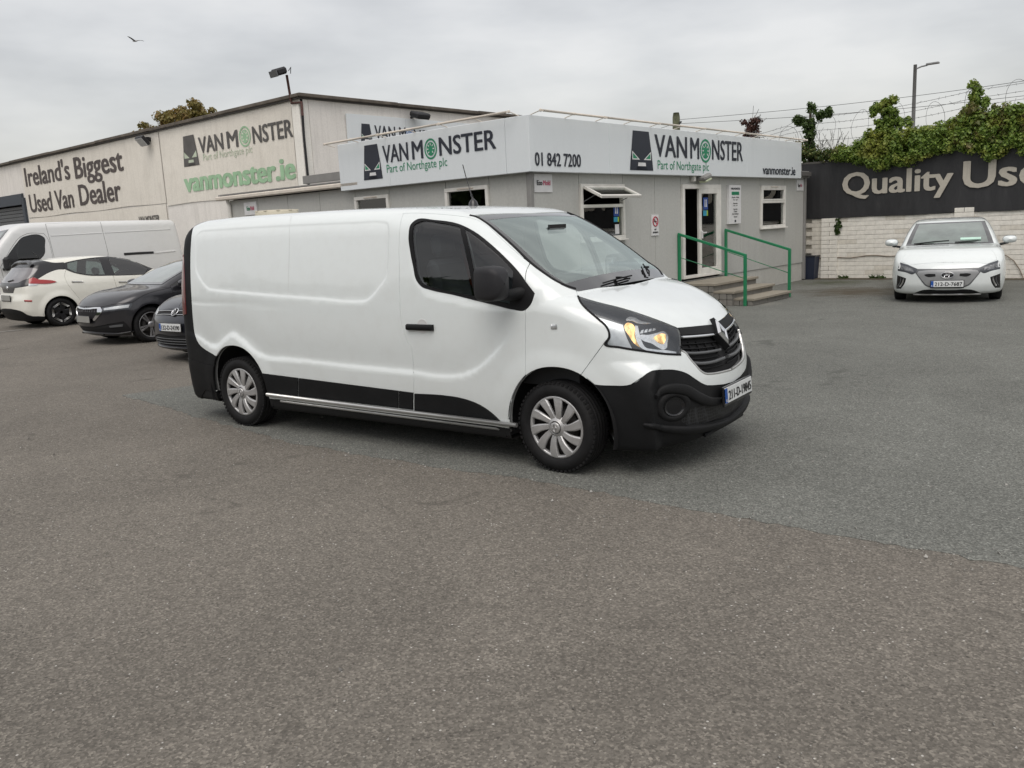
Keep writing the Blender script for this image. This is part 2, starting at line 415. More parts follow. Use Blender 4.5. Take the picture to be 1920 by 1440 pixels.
def bump(n, l, b, h, strength, dist=.01):
    bp = n.new('ShaderNodeBump'); bp.inputs['Strength'].default_value = strength; bp.inputs['Distance'].default_value = dist; l.new(h, bp.inputs['Height']); l.new(bp.outputs[0], b.inputs['Normal']); return bp
def simple(name, col, rough=.5, metal=0.0, coat=0.0, var=.08, vscale=6.0, bmp=0.0, bscale=200., spec=.5, dirt=None, dscale=1.2, rvar=0.0):
    m, n, l, b = nt(name); b.inputs['Roughness'].default_value = rough; b.inputs['Metallic'].default_value = metal; b.inputs['Coat Weight'].default_value = coat; b.inputs['Coat Roughness'].default_value = .04
    b.inputs['Specular IOR Level'].default_value = spec
    t = noise(n, l, vscale, 5); lo = [max(0, c*(1-var)) for c in col]; hi = [min(1, c*(1+var)) for c in col]
    c = ramp(n, l, t.outputs[0], [(.3, lo), (.7, hi)]).outputs[0]
    if dirt:
        t2 = noise(n, l, dscale, 6, .65); f = ramp(n, l, t2.outputs[0], [(.5, 0.0), (.75, dirt[1])]).outputs[0]; c = mixc(n, l, f, c, dirt[0])
    l.new(c, b.inputs['Base Color'])
    if rvar:
        t4 = noise(n, l, 3.0, 5); rr_ = ramp(n, l, t4.outputs[0], [(.3, rough-rvar), (.7, rough+rvar)]); l.new(rr_.outputs[0], b.inputs['Roughness'])
    if bmp: t3 = noise(n, l, bscale, 3); bump(n, l, b, t3.outputs[0], bmp, .002)
    return m
def glass(name, tint, fres=1.45, rough=0.0, boost=0.0, refl=(1, 1, 1)):
    """thin sheet glass: tinted clear plus Fresnel reflection"""
    m = bpy.data.materials.new(name); m.use_nodes = True; n = m.node_tree.nodes; l = m.node_tree.links; n.clear()
    o = n.new('ShaderNodeOutputMaterial'); t = n.new('ShaderNodeBsdfTransparent'); g = n.new('ShaderNodeBsdfGlossy'); f = n.new('ShaderNodeFresnel'); mx = n.new('ShaderNodeMixShader')
    t.inputs[0].default_value = (*tint, 1); g.inputs['Roughness'].default_value = rough; f.inputs['IOR'].default_value = fres; g.inputs[0].default_value = (*refl, 1)
    ad = n.new('ShaderNodeMath'); ad.operation = 'ADD'; ad.inputs[1].default_value = boost; ad.use_clamp = True
    l.new(f.outputs[0], ad.inputs[0]); l.new(ad.outputs[0], mx.inputs[0]); l.new(t.outputs[0], mx.inputs[1]); l.new(g.outputs[0], mx.inputs[2]); l.new(mx.outputs[0], o.inputs[0]); return m
def lamp_mat(name, col, em, strength, rough=.2):
    m, n, l, b = nt(name); b.inputs['Base Color'].default_value = (*col, 1); b.inputs['Roughness'].default_value = rough; b.inputs['Emission Color'].default_value = (*em, 1)
    t = noise(n, l, 30, 3, .6, 'Object', (1, 1, .35)); r = ramp(n, l, t.outputs[0], [(.38, .10*strength/4), (.62, strength/4)]); mu = n.new('ShaderNodeMath'); mu.operation = 'MULTIPLY'; mu.inputs[1].default_value = 4
    l.new(r.outputs[0], mu.inputs[0]); l.new(mu.outputs[0], b.inputs['Emission Strength']); return m
M = {}
def paint(name, col, rough=.24, coat=.85, dirt=.10, dcol=(.42, .39, .34), metal=0.0):
    m, n, l, b = nt(name); b.inputs['Roughness'].default_value = rough; b.inputs['Coat Weight'].default_value = coat; b.inputs['Coat Roughness'].default_value = .03; b.inputs['Metallic'].default_value = metal
    tc = n.new('ShaderNodeTexCoord'); sp = n.new('ShaderNodeSeparateXYZ'); l.new(tc.outputs['Object'], sp.inputs[0])
    t = noise(n, l, 3.0, 6, .6); mr = n.new('ShaderNodeMapRange'); mr.inputs['From Min'].default_value = .75; mr.inputs['From Max'].default_value = .25; mr.inputs['To Min'].default_value = 0; mr.inputs['To Max'].default_value = 1
    l.new(sp.outputs['Z'], mr.inputs['Value']); mu = n.new('ShaderNodeMath'); mu.operation = 'MULTIPLY'; l.new(mr.outputs[0], mu.inputs[0]); l.new(t.outputs[0], mu.inputs[1])
    ad = n.new('ShaderNodeMath'); ad.operation = 'MULTIPLY_ADD'; ad.inputs[1].default_value = dirt*3.2; l.new(mu.outputs[0], ad.inputs[0])
    t2 = noise(n, l, 9.0, 4, .6); r2 = ramp(n, l, t2.outputs[0], [(.45, 0.0), (.9, dirt)]); l.new(r2.outputs[0], ad.inputs[2]); ad.use_clamp = True
    l.new(mixc(n, l, ad.outputs[0], col, dcol), b.inputs['Base Color']); return m
M['white'] = paint('white_paint', (.765, .81, .81))
M['white_old'] = paint('white_paint_dull', (.70, .71, .71), .35, .4)
M['cream'] = paint('pearl_white_paint', (.81, .805, .735), .28, .6)
M['slate'] = paint('dark_grey_metallic_paint', (.026, .026, .031), .28, .6, .05, (.12, .11, .1), .35)
M['navy'] = paint('dark_blue_grey_paint', (.020, .023, .032), .28, .5, .05, (.12, .11, .1), .3)
M['plastic'] = simple('black_plastic_trim', (.0085, .009, .010), .58, var=.15, vscale=9, bmp=.25, bscale=420, dirt=((.026, .025, .024), .3), dscale=2.2, spec=.22)
M['plastic2'] = simple('mirror_plastic', (.018, .018, .021), .55, var=.1, vscale=9, bmp=.25, bscale=420, spec=.4)
M['black'] = simple('black_gloss_trim', (.010, .010, .012), .25, coat=.3)
M['matt'] = simple('matt_black', (.006, .006, .007), .8)
M['rubber'] = simple('tyre_rubber', (.010, .010, .0108), .72, var=.25, vscale=14, bmp=.3, bscale=160, dirt=((.03, .028, .025), .4), dscale=3, spec=.3)
M['seal'] = simple('rubber_seal', (.006, .006, .007), .6, spec=.25)
M['chrome'] = simple('chrome', (.75, .76, .78), .12, 1.0, var=.03)
M['hubcap'] = simple('silver_hubcap', (.50, .50, .50), .38, .55, var=.08, vscale=20, dirt=((.20, .18, .16), .35), dscale=5)
M['alloy'] = simple('grey_alloy', (.35, .35, .36), .32, .7)
M['alloydark'] = simple('black_alloy', (.015, .015, .017), .35, .2)
M['disc'] = simple('brake_metal', (.09, .085, .08), .55, .6, var=.3)
M['steelgrey'] = simple('grey_lamp_post', (.26, .265, .27), .5, .2)
M['grey'] = simple('grey_trim_bar', (.12, .125, .13), .4, .3)
M['silverbar'] = simple('satin_silver', (.55, .55, .54), .3, .8)
M['underbody'] = simple('underbody_black', (.008, .008, .008), .9)
M['bulk'] = simple('bulkhead_panel', (.07, .07, .075), .8)
M['seatcloth'] = simple('grey_seat_cloth', (.17, .175, .185), .9, bmp=.4, bscale=600)
M['dash'] = simple('dashboard_plastic', (.045, .047, .05), .65)
M['inner'] = simple('cabin_lining', (.30, .31, .31), .8)
M['glass_side'] = glass('tinted_side_glass', (.64, .69, .70), 1.55, boost=.02)
M['glass_front'] = glass('windscreen_glass', (.80, .88, .85), 1.9, boost=.25, refl=(.87, .97, .93))
M['frit'] = simple('black_glass_border', (.012, .012, .013), .06, coat=1.0, spec=1.0)
M['glass_car'] = glass('car_glass', (.45, .52, .50), 1.5, boost=.05)
M['glass_dark'] = glass('dark_car_glass', (.12, .13, .13), 1.5, boost=.02)
M['glass_clear'] = glass('window_pane', (.82, .85, .83), 1.5, boost=.07)
M['lens'] = glass('lamp_lens', (.93, .95, .96), 1.45)
M['amber'] = lamp_mat('lit_amber_lamp', (.85, .55, .25), (1.0, .66, .28), 1.35)
M['reflector'] = simple('lamp_reflector', (.78, .79, .80), .2, .75, var=.12, vscale=60)
M['lamp_dark'] = simple('lamp_housing', (.06, .065, .075), .3, .2, coat=.3)
M['lamp_silver'] = simple('lamp_satin', (.60, .62, .63), .3, .6, var=.1, vscale=30)
M['red_lamp'] = simple('red_tail_lamp', (.35, .008, .010), .12, coat=1.0)
M['red_dark'] = simple('dark_red_lamp', (.12, .006, .008), .12, coat=1.0)
M['plate'] = simple('plate_white', (.72, .74, .74), .35, var=.03)
M['plate_blue'] = simple('plate_blue', (.01, .08, .35), .4)
M['ink'] = simple('black_ink', (.012, .012, .014), .5)
M['mesh'] = None
def mesh_mat():
    m, n, l, b = nt('honeycomb_mesh'); tc = n.new('ShaderNodeTexCoord'); v = n.new('ShaderNodeTexVoronoi'); v.feature = 'DISTANCE_TO_EDGE'; v.inputs['Scale'].default_value = 42; v.inputs['Randomness'].default_value = .25
    l.new(tc.outputs['Object'], v.inputs['Vector']); r = ramp(n, l, v.outputs['Distance'], [(.05, (.030, .031, .034)), (.16, (.003, .003, .003))]); l.new(r.outputs[0], b.inputs['Base Color']); b.inputs['Roughness'].default_value = .55
    bump(n, l, b, r.outputs[0], .6, .01); return m
M['mesh'] = mesh_mat()
# ------------------------------------------------------------------ text
def text_mesh(body, size, bold=0.0, xs=1.0, spacing=1.0, align='LEFT', depth=0.0):
    c = bpy.data.curves.new('lettering', 'FONT'); c.body = body; c.size = size; c.offset = bold*size; c.space_character = spacing; c.align_x = align; c.extrude = depth; c.resolution_u = 3
    o = bpy.data.objects.new('tmp_text', c); COL.objects.link(o); dg = bpy.context.evaluated_depsgraph_get(); me = bpy.data.meshes.new_from_object(o.evaluated_get(dg))
    bpy.data.objects.remove(o); bpy.data.curves.remove(c); me.materials.clear()
    for v in me.vertices: v.co.x *= xs
    return me
def text_fit(name, body, mat, parent, origin, xdir, ydir, width, height, bold=.0, depth=.004, spacing=1.0, cap=True):
    """lettering whose ink box is fitted to width x height, at origin (lower left), along xdir / ydir; bold thickens the strokes"""
    me = text_mesh(body, 1.0, 0, 1.0, spacing); co = np.array([v.co for v in me.vertices]); fs = [tuple(q.vertices) for q in me.polygons]; d = bold*1.5
    sh = [(0, 0)] if bold <= 0 else [(0, 0), (-d, d*.35), (d, d*.35), (-d, -d*.35), (d, -d*.35), (0, d*.5), (0, -d*.5), (d, 0), (-d, 0)]
    al = [co+np.array([a, b, 0]) for a, b in sh]; lo = np.min([a.min(0) for a in al], 0); hi = np.max([a.max(0) for a in al], 0)
    xd, yd = Vector(xdir).normalized(), Vector(ydir).normalized(); nz = xd.cross(yd); V = []; Fc = []; st = min(.0005, height*.004)
    for k, q in enumerate(al):
        n0 = len(V); a = (q[:, 0]-lo[0])/(hi[0]-lo[0])*width; b = (q[:, 1]-lo[1])/(hi[1]-lo[1])*height
        V += [tuple(Vector(origin)+xd*float(u)+yd*float(v)+nz*(depth+k*st)) for u, v in zip(a, b)]; Fc += [tuple(i+n0 for i in f) for f in fs]
    bpy.data.meshes.remove(me); me = bpy.data.meshes.new(name); me.from_pydata(V, [], Fc); me.materials.append(mat); o = link(name, me, None, parent); return o

# ------------------------------------------------------------------ wheels
def tyre_mb(R, W, rim, tread=True):
    """centred on the hub, axis y, outer face toward -y"""
    h = W/2; prof = [(rim, -h*.80), (rim+.012, -h*.93), (rim+(R-rim)*.35, -h*1.02), (rim+(R-rim)*.65, -h*1.0), (R-.030, -h*.93), (R-.012, -h*.86), (R-.003, -h*.74)]
    if tread:
        for g in (-.52, -.18, .18, .52): prof += [(R, h*g-.012), (R-.008, h*g-.008), (R-.008, h*g+.004), (R, h*g+.008)]
    prof += [(R-.003, h*.74), (R-.012, h*.86), (R-.030, h*.93), (rim+(R-rim)*.5, h), (rim, h*.8)]
    mb = MB().lathe(prof, 56, 'y')
    if tread:
        for k in range(56):
            a = 2*math.pi*k/56; Mx = Matrix.Rotation(-a, 4, 'Y')
            mb.box((0, -h*.82, R-.010), (.020, h*.22, .016), Mx, 0); mb.box((.012, h*.82, R-.010), (.020, h*.22, .016), Mx, 0)
    return mb
def spoke_ring(mb, n, r0, r1, w0, w1, w2, y, th, swirl=0.0, dish=.02, mi=0, bulge=0.0):
    for k in range(n):
        a = 2*math.pi*k/n; V = []; S = 7
        for i in range(S):
            t = i/(S-1); r = r0+(r1-r0)*t; w = (w0*(1-t)+w2*t) if t > .5 else w0*(1-2*t)+w1*2*t if False else (w0+(w1-w0)*min(1, t*2) if t < .5 else w1+(w2-w1)*(t*2-1))
            aa = a+swirl*t; c = (r*math.cos(aa), r*math.sin(aa)); tx = (-math.sin(aa), math.cos(aa)); yy = y+dish*(1-t)**2-bulge*math.sin(math.pi*t)
            for sg, dy in ((-1, .006), (-.72, 0), (.72, 0), (1, .006), (1, th), (-1, th)): V.append((c[0]+tx[0]*w*sg/2, yy+dy, c[1]+tx[1]*w*sg/2))
        Fc = []
        for i in range(S-1):
            for j in range(6): j2 = (j+1) % 6; Fc.append((i*6+j, i*6+j2, (i+1)*6+j2, (i+1)*6+j))
        mb.add(V, Fc, False, mi)
WHEEL = {}
def wheel_proto(kind, R, W, rim):
    if kind in WHEEL: return WHEEL[kind]
    h = W/2; y = -h*.86; r = {}
    r['tyre'] = (tyre_mb(R, W, rim, kind == 'van').mesh('tyre'), M['rubber'])
    barrel = MB().lathe([(rim*.97, y+.01), (rim*.93, y+.06), (rim*.93, h*.6), (.05, h*.55), (.05, h*.3)], 32)
    r['brake_disc'] = (barrel.lathe([(rim*.62, 0.0), (rim*.62, -.012), (.06, -.012)], 32).mesh('disc'), M['disc'])
    mb = MB()
    if kind == 'van':
        mb.lathe([(rim+.004, y+.02), (rim+.006, y+.004), (rim-.004, y-.003), (rim-.014, y-.002), (rim-.018, y+.012), (rim-.020, y+.024)], 60)
        spoke_ring(mb, 10, .045, rim-.010, .036, .052, .074, y-.004, .02, .22, .010, 0, .008)
        for k in range(10): pass
        mb.lathe([(.085, y+.016), (.072, y+.004), (.055, y-.006), (.05, y-.010), (.048, y-.012), (.046, y-.006)], 30)
        mb.lathe([(.043, y-.008), (.041, y-.018), (.034, y-.021), (.0005, y-.021)], 8)
        for (a, b) in ((0, 1), (1, 2), (2, 3), (3, 0)):
            q = [(0, .026), (.017, 0), (0, -.026), (-.017, 0)]; mb.tube([(q[a][0], y-.023, q[a][1]), (q[b][0], y-.023, q[b][1])], .0035, 5)
        r['hubcap'] = (mb.mesh('hubcap'), M['hubcap'])
    elif kind == 'hexagon':
        mb.lathe([(rim+.004, y+.02), (rim+.004, y), (rim-.012, y-.002), (rim-.02, y+.03)], 48); spoke_ring(mb, 5, .03, rim-.01, .10, .12, .15, y+.004, .02, 0, .005)
        r['rim'] = (mb.mesh('rim'), M['alloydark']); m2 = MB()
        for k in range(6):
            for rr_, o in ((rim*.98, 0), (rim*.86, 0)):
                a0, a1 = math.pi/6+k*math.pi/3+.10, math.pi/6+(k+1)*math.pi/3-.10
                m2.tube([(rr_*math.cos(a0), y-.006, rr_*math.sin(a0)), (rr_*math.cos(a1), y-.006, rr_*math.sin(a1))], .010, 4)
        r['rim_accent'] = (m2.mesh('rim_accent'), M['silverbar'])
    else:
        mb.lathe([(rim+.004, y+.02), (rim+.004, y), (rim-.010, y-.002), (rim-.016, y+.03)], 48)
        if kind == 'fivetwin':
            for o in (-.14, .14):
                n0 = len(mb.v); spoke_ring(mb, 5, .05, rim-.008, .026, .024, .036, y+.004, .02, 0, .008)
                c, q = math.cos(o), math.sin(o)
                for i in range(n0, len(mb.v)): X, Yv, Zv = mb.v[i]; mb.v[i] = (X*c-Zv*q, Yv, X*q+Zv*c)
        else: spoke_ring(mb, 5, .04, rim-.008, .06, .045, .06, y+.004, .02, .1, .01)
        mb.lathe([(.06, y+.012), (.05, y), (.03, y-.006), (.0005, y-.006)], 16)
        r['rim'] = (mb.mesh('rim'), M['alloy'] if kind != 'plain' else M['hubcap'])
    WHEEL[kind] = r; return r
def put_wheel(kind, R, W, rim, parent, x, y, side, z=None, rot=0.0, steer=0.0):
    """side -1: right side of the vehicle (outer face toward -y)"""
    p = wheel_proto(kind, R, W, rim); first = None
    w = link('wheel', p['tyre'][0], p['tyre'][1], parent) if False else None
    e = bpy.data.objects.new('wheel', None); COL.objects.link(e); e.parent = parent; e.location = (x, y, R if z is None else z)
    e.rotation_euler = (0, 0, (0 if side < 0 else math.pi)+steer); e.empty_display_size = .1
    for k, (me, mt) in p.items():
        o = link(k, me, mt if len(me.materials) == 0 else None, e); o.rotation_euler = (0, rot, 0)
    return e
def arch_liner(parent, x, y0, y1, R, zc=.33):
    mb = MB(); s = 1 if y1 > y0 else -1
    pr = [(R, y0), (R, y1)]
    mb.lathe([(R, y0), (R, y1), (.01, y1)], 24, 'y', (x, 0, zc), True, 0, -.25, math.pi+.25)
    return mb.build('wheel_arch', M['matt'], parent)
def number_plate(parent, P, xd, zd, text, w=.52, h=.11, faded=False):
    """P centre on the bumper, xd along the plate, zd up"""
    xd = Vector(xd).normalized(); zd = Vector(zd).normalized(); n = xd.cross(zd); P = Vector(P)
    def quad(a, b, c, d, o): return [tuple(P+xd*a+zd*c+n*o), tuple(P+xd*b+zd*c+n*o), tuple(P+xd*b+zd*d+n*o), tuple(P+xd*a+zd*d+n*o)]
    mb = MB(); Mx = Matrix((( xd.x, zd.x, n.x, P.x), (xd.y, zd.y, n.y, P.y), (xd.z, zd.z, n.z, P.z), (0, 0, 0, 1)))
    mb.box((0, -.006, .0), (w+.02, h+.03, .016), Mx, .003); pl = mb.build('number_plate', M['black'], parent)
    MB().box((0, 0, .011), (w, h, .006), Mx, .001).build('plate_face', M['plate'] if not faded else M['platedull'], pl)
    MB().box((-w/2+.022, 0, .0115), (.044, h-.004, .007), Mx, .001).build('plate_band', M['plate_blue'] if not faded else M['platedull2'], pl)
    if text: text_fit('plate_lettering', text, M['ink'], pl, P+xd*(-w/2+.062)+zd*(-h*.34)+n*.011, xd, zd, w-.082, h*.60, .010, .005)
    if not faded: text_fit('plate_lettering', 'IRL', M['plate'], pl, P+xd*(-w/2+.008)+zd*(-h*.40)+n*.011, xd, zd, .028, h*.18, .01, .005)
    return pl
M['platedull'] = simple('plate_grey', (.30, .30, .28), .4); M['platedull2'] = simple('plate_grey_band', (.26, .27, .27), .4)

# ================================================================== the large white van
def Z(k): 
    s, ox, oy = {1: (3.2, 330, 370), 2: (2.717, 740, 370), 3: (3.6, 1030, 500), 4: (4.571, 870, 380), 5: (12, 1160, 560), 6: (9, 1260, 560)}[k]
    return lambda pts: [(p[0]/s+ox, p[1]/s+oy)+tuple(p[2:]) for p in pts]
z1, z2, z3, z4, z5, z6 = [Z(k) for k in range(1, 7)]
van_w = curve1((.0, .86), (.18, .915), (.35, .945), (.55, .962), (.8, .968), (1.05, .962), (1.3, .942), (1.55, .905), (1.8, .856), (2.0, .80), (2.2, .74))
van_top = curve1((-1.2, 1.925), (-.6, 1.955), (0, 1.965), (.8, 1.962), (1.5, 1.95), (2.0, 1.932), (2.5, 1.895), (2.76, 1.845), (3.0, 1.75), (3.4, 1.45))
van_front = curve1((-.1, 4.05), (.14, 4.27), (.24, 4.385), (.34, 4.42), (.5, 4.432), (.62, 4.42), (.8, 4.375), (.95, 4.31), (1.05, 4.24), (1.2, 4.05), (1.5, 3.6))
crease = catmull([(-1.1, .90), (-.75, .90), (-.555, .851), (-.42, .80), (-.297, .785), (-.149, .862), (-.025, .915), (.144, .85), (.343, .745), (.812, .715), (1.433, .697), (2.21, .683), (2.465, .671), (2.678, .688), (2.812, .736), (2.95, .831), (3.115, .98), (3.254, 1.122), (3.4, 1.28)], False, .05)
rec_poly = catmull([(-.588, 1.780), (-.575, 1.815), (-.540, 1.833), (-.45, 1.836), (-.1, 1.838), (.4, 1.838), (.807, 1.836), (1.2, 1.832), (1.6, 1.826), (1.86, 1.820), (1.935, 1.805), (1.962, 1.76), (1.972, 1.65), (1.975, 1.493), (1.958, 1.384), (1.90, 1.325), (1.80, 1.238), (1.745, 1.208), (1.663, 1.201), (1.2, 1.218), (.724, 1.237), (.2, 1.262), (-.25, 1.285), (-.34, 1.293), (-.40, 1.318), (-.52, 1.415), (-.566, 1.466), (-.578, 1.55), (-.584, 1.66)], True, .06)
win_poly = catmull([(2.27, 1.50), (2.27, 1.70), (2.36, 1.80), (2.6, 1.80), (2.8, 1.73), (3.35, 1.35), (3.34, 1.22), (3.2, 1.20), (2.6, 1.27), (2.38, 1.32)], True, .06)
def gridfn(fn, x0, x1, z0, z1, h=.0125):
    """tabulated 2-D function with bilinear lookup (keeps ray marching cheap)"""
    xs = np.arange(x0, x1+h, h); zs = np.arange(z0, z1+h, h); X, Zg = np.meshgrid(xs, zs, indexing='ij'); Tb = fn(X, Zg)
    def f(x, z):
        a = np.clip((x-x0)/h, 0, len(xs)-1.001); b = np.clip((z-z0)/h, 0, len(zs)-1.001); i = a.astype(int); j = b.astype(int); a = a-i; b = b-j
        return Tb[i, j]*(1-a)*(1-b)+Tb[i+1, j]*a*(1-b)+Tb[i, j+1]*(1-a)*b+Tb[i+1, j+1]*a*b
    return f
def van_relief(x, z):
    w = van_w(z); w = w-.055*np.clip((.5-x)/1.45, 0, 2)**2-.10*np.clip((x-3.15)/1.0, 0, 2)**2
    w = w-.010*sstep(-sdpoly(x, z, rec_poly), -.015, .014)                       # sunken load panel
    d, sg = sdline(x, z, crease); up = np.where(sg > 0, 1.0, 0.0); sd2 = d*np.where(sg > 0, 1, -1)
    q_ = np.clip(sd2, 0, 2)/.15; prof = np.where(sd2 > 0, np.exp(-q_*q_*.5-q_*.3), sstep(sd2, -.065, 0.0)); prof = np.where(sd2 > 0, prof, prof); fade = sstep(x, -.95, -.5)*(1-sstep(x, 2.95, 3.25))
    w = w-.019*prof*fade*(1-.6*sstep(z, 1.1, 1.3))
    for cx, a0 in ((0, .012), (3.5, .016)):
        r = np.hypot(x-cx, z-.335); w = w+a0*(1-sstep(r, .43, .58))
    w = w-.010*(1-sstep(sdpoly(x, z, win_poly), 0, .07))
    r = np.hypot((x-3.70)/.9, (z-.95)); w = w+.0*r
    ry = (z-1.165+.02*(x+.1))/.022; w = w-.0035*np.exp(-ry*ry)*sstep(x, -.7, -.6)*(1-sstep(x, .35, .9))
    return w
van_side = gridfn(van_relief, -1.3, 4.7, -.1, 2.3, .009)
def van_G(x, y, z):
    ay = np.abs(y); side = ay-van_side(x, z)
    top = (z-van_top(x)+.035*y*y)
    ws = (x-2.76)*.561+(z-1.845)*.828+.075*y*y-.030*np.clip(1-((z-1.53)/.36)**2, -1, 1)
    rear = -(x+.955)+.06*y*y+.09*np.clip(z-1.0, 0, 2)**1.5*.55-.02*np.clip(.6-z, 0, 1)
    cab = smax(smax(side, rear, .16), smax(top, ws, .10), .20)
    xh = x-3.5; hood = (z-(1.288-.16*xh-.235*xh*np.abs(xh)))*.93+.060*ay**3
    front = x+.235*y*y+.10*ay**4-van_front(z)+.10*sstep(-z, -.16, .05)
    nose = smax(smax(side, front, .30), hood, .11)
    nose = np.maximum(nose, 2.9-x); cab = np.maximum(cab, x-4.2)
    return smax(np.minimum(cab, nose), .19-z, .05)
M['seam'] = simple('seam_sealer', (.56, .58, .58), .5)
def mirror_v(o):
    for v in o.data.vertices: v.co.y *= -1
def build_van():
    root = thing('panel_van', 'large white panel van with black bumpers and lit headlight, standing alone in the middle', 'van')
    S = Shell(van_G, (0, 0), 0.0, -.35, 3.2, .9); ks = S.ks
    arch_f = S.sd([(3.105, .205, 1), (3.105, .33), (3.15, .52), (3.25, .665), (3.38, .745), (3.52, .768), (3.67, .745), (3.80, .67), (3.895, .54), (3.925, .42), (3.93, .25), (3.93, .205, 1)])
    arch_f = [arch_f, np.array([(3.97, S.v0), (3.10, S.v0)], float)]
    arch_r = S.sd([(-.405, .205, 1), (-.405, .33), (-.38, .50), (-.30, .65), (-.17, .745), (0, .775), (.17, .745), (.30, .655), (.385, .52), (.41, .36), (.415, .205, 1)])
    arch_r = [arch_r, np.array([(.415, S.v0), (-.41, S.v0)], float)]
    UVc = lambda *a: np.array(a, float)
    uR = S.u0; rearU = lambda y, z: S.chart(S.rr([(y, z), (y, z+.001)], False, 1))[:1]
    white_rear = z1([(112, 150, 1), (97, 205), (88, 300), (86, 450), (92, 600), (103, 750), (112, 820), (130, 868), (262, 968, 1)])
    col = [S.px(white_rear), S.sd([(-.41, .46), (-.412, .30)]), S.chart(S.sd([(-.41, .12, 1), (-.5, .12, 1)])), UVc((uR+.42, -.80), (uR+.42, .60)), rearU(-.66, 1.80), rearU(-.66, 1.93)]
    bump_r = [S.px(z1([(235, 1012, 1), (150, 992), (68, 962, 1)])), rearU(-.5, .50), UVc((uR, -.42), (uR, S.v0), (-.405, S.v0)), S.sd([(-.405, .1), (-.41, .30)])]
    tail = [S.px(z1([(64, 700, 1), (58, 600), (52, 450), (46, 345, 1)])), rearU(-.70, 1.56), rearU(-.70, .98)]
    under = [UVc((S.u0, S.v0), (S.u1, S.v0)), UVc((S.u1, S.v0+.35)), S.chart(S.sd([(3.95, .285, 1), (2.0, .29), (.3, .30), (-.6, .30, 1)])), UVc((S.u0, S.v0+.4))]
    wsedge = z4([(50, 108, 1), (100, 120), (180, 165), (300, 262), (440, 388), (560, 505), (700, 612), (800, 676), (880, 712), (958, 738, 1)])
    wse = S.px(wsedge)
    ws_top = S.px(z4([(50, 108, 1), (180, 98), (300, 93), (450, 90), (640, 92, 1)]))
    cowl_bot = S.px(z4([(958, 738, 1), (1200, 723), (1417, 701), (1500, 690, 1)]))
    ws_reg = [ws_top[::-1], wse, cowl_bot, UVc((S.u1, .75), (S.u1, S.v1), (2.76, S.v1))]
    door = [S.px(z2([(44, 82, 1), (31, 125), (25, 180), (24, 400), (26, 520), (35, 640), (58, 720), (86, 775), (95, 850), (98, 1000), (101, 1092, 1)])),
            S.px(z2([(101, 1092, 1), (350, 1122), (545, 1146), (594, 1150, 1)])), S.sd([(3.10, .36, 1), (3.15, .52), (3.25, .665), (3.265, .68, 1)]),
            S.px(z2([(667, 905, 1), (666, 700), (665, 500), (665, 420), (672, 370), (690, 335, 1)])),
            S.px(z2([(690, 335, 1), (620, 280), (540, 208), (470, 143), (425, 118), (385, 104, 1)])), S.px(z2([(385, 103, 1), (300, 92), (200, 84), (100, 80), (44, 82, 1)]))]
    frame = S.px(z2([(72, 195), (84, 137), (112, 114), (200, 116), (330, 138), (405, 175), (490, 240), (560, 305), (640, 392), (668, 432), (712, 490, 1), (690, 548), (662, 574), (600, 570), (520, 550), (420, 526), (300, 496), (180, 470), (140, 456), (113, 425), (95, 352), (80, 275)]), True)
    g_a = S.px(z2([(91, 190), (100, 142), (124, 127), (240, 132), (332, 150, 1), (350, 230), (378, 350), (408, 506, 1), (300, 484), (190, 459), (142, 440), (120, 405), (105, 325), (95, 250)]), True)
    g_b = S.px(z2([(356, 158, 1), (400, 186), (470, 243), (545, 310), (604, 378, 1), (600, 455), (585, 545, 1), (432, 512, 1), (400, 370), (372, 240)]), True)
    clad_top = [(515, 1057, 1), (735, 1085), (1100, 1130), (1430, 1177, 1)]
    def clad(xa, xb):
        a = S.px(z1([(xa, 1057+(xa-515)*.1283, 1), (xb, 1057+(xb-515)*.1283, 1)])); b = S.px(z1([(xb, 1168+(xb-530)*.119, 1), (xa, 1168+(xa-530)*.119, 1)])); return [a, b]
    clad_d = S.px(z2([(102, 1001, 1), (250, 1010), (340, 1024), (430, 1056), (500, 1103), (540, 1141, 1), (350, 1117), (102, 1090, 1)]), True)
    hood = [S.px(z4([(960, 739, 1), (1200, 724), (1417, 702), (1520, 688, 1)])), UVc((S.u1, .33), (S.u1, .20)), S.px(z6([(740, 272, 1), (700, 273), (662, 282), (645, 310), (668, 385), (683, 440, 1), (350, 474), (98, 496, 1)])),
            S.px(z3([(868, 414, 1), (830, 398), (700, 347), (520, 287), (300, 230), (194, 198, 1)]))]
    headl = S.px(z3([(194, 199, 1), (300, 232), (520, 289), (700, 349), (830, 400), (868, 418), (882, 450), (888, 520), (889, 594, 1), (800, 590), (640, 570), (480, 545), (374, 519), (403, 480), (402, 440), (385, 405), (340, 362), (290, 320), (240, 275), (208, 235)]), True, 3)
    h_silver = S.px(z3([(288, 324, 1), (400, 358), (498, 388, 1), (508, 430), (525, 480), (560, 552, 1), (480, 541), (392, 517), (412, 480), (408, 435), (388, 395), (342, 355)]), True, 3)
    h_a1 = S.px(z5([(205, 520), (300, 540), (362, 600), (372, 700), (362, 800), (385, 900), (440, 1010), (490, 1090), (400, 1040), (300, 930), (220, 800), (150, 680), (140, 580)]), True, 3)
    h_c1 = S.px(z5([(375, 590, 1), (440, 600, 1), (470, 760), (520, 940), (610, 1090), (800, 1135), (1080, 1155), (1310, 1190, 1), (1310, 1236, 1), (1000, 1212), (640, 1165), (510, 1105), (430, 1000), (385, 860), (375, 720)]), True, 3)
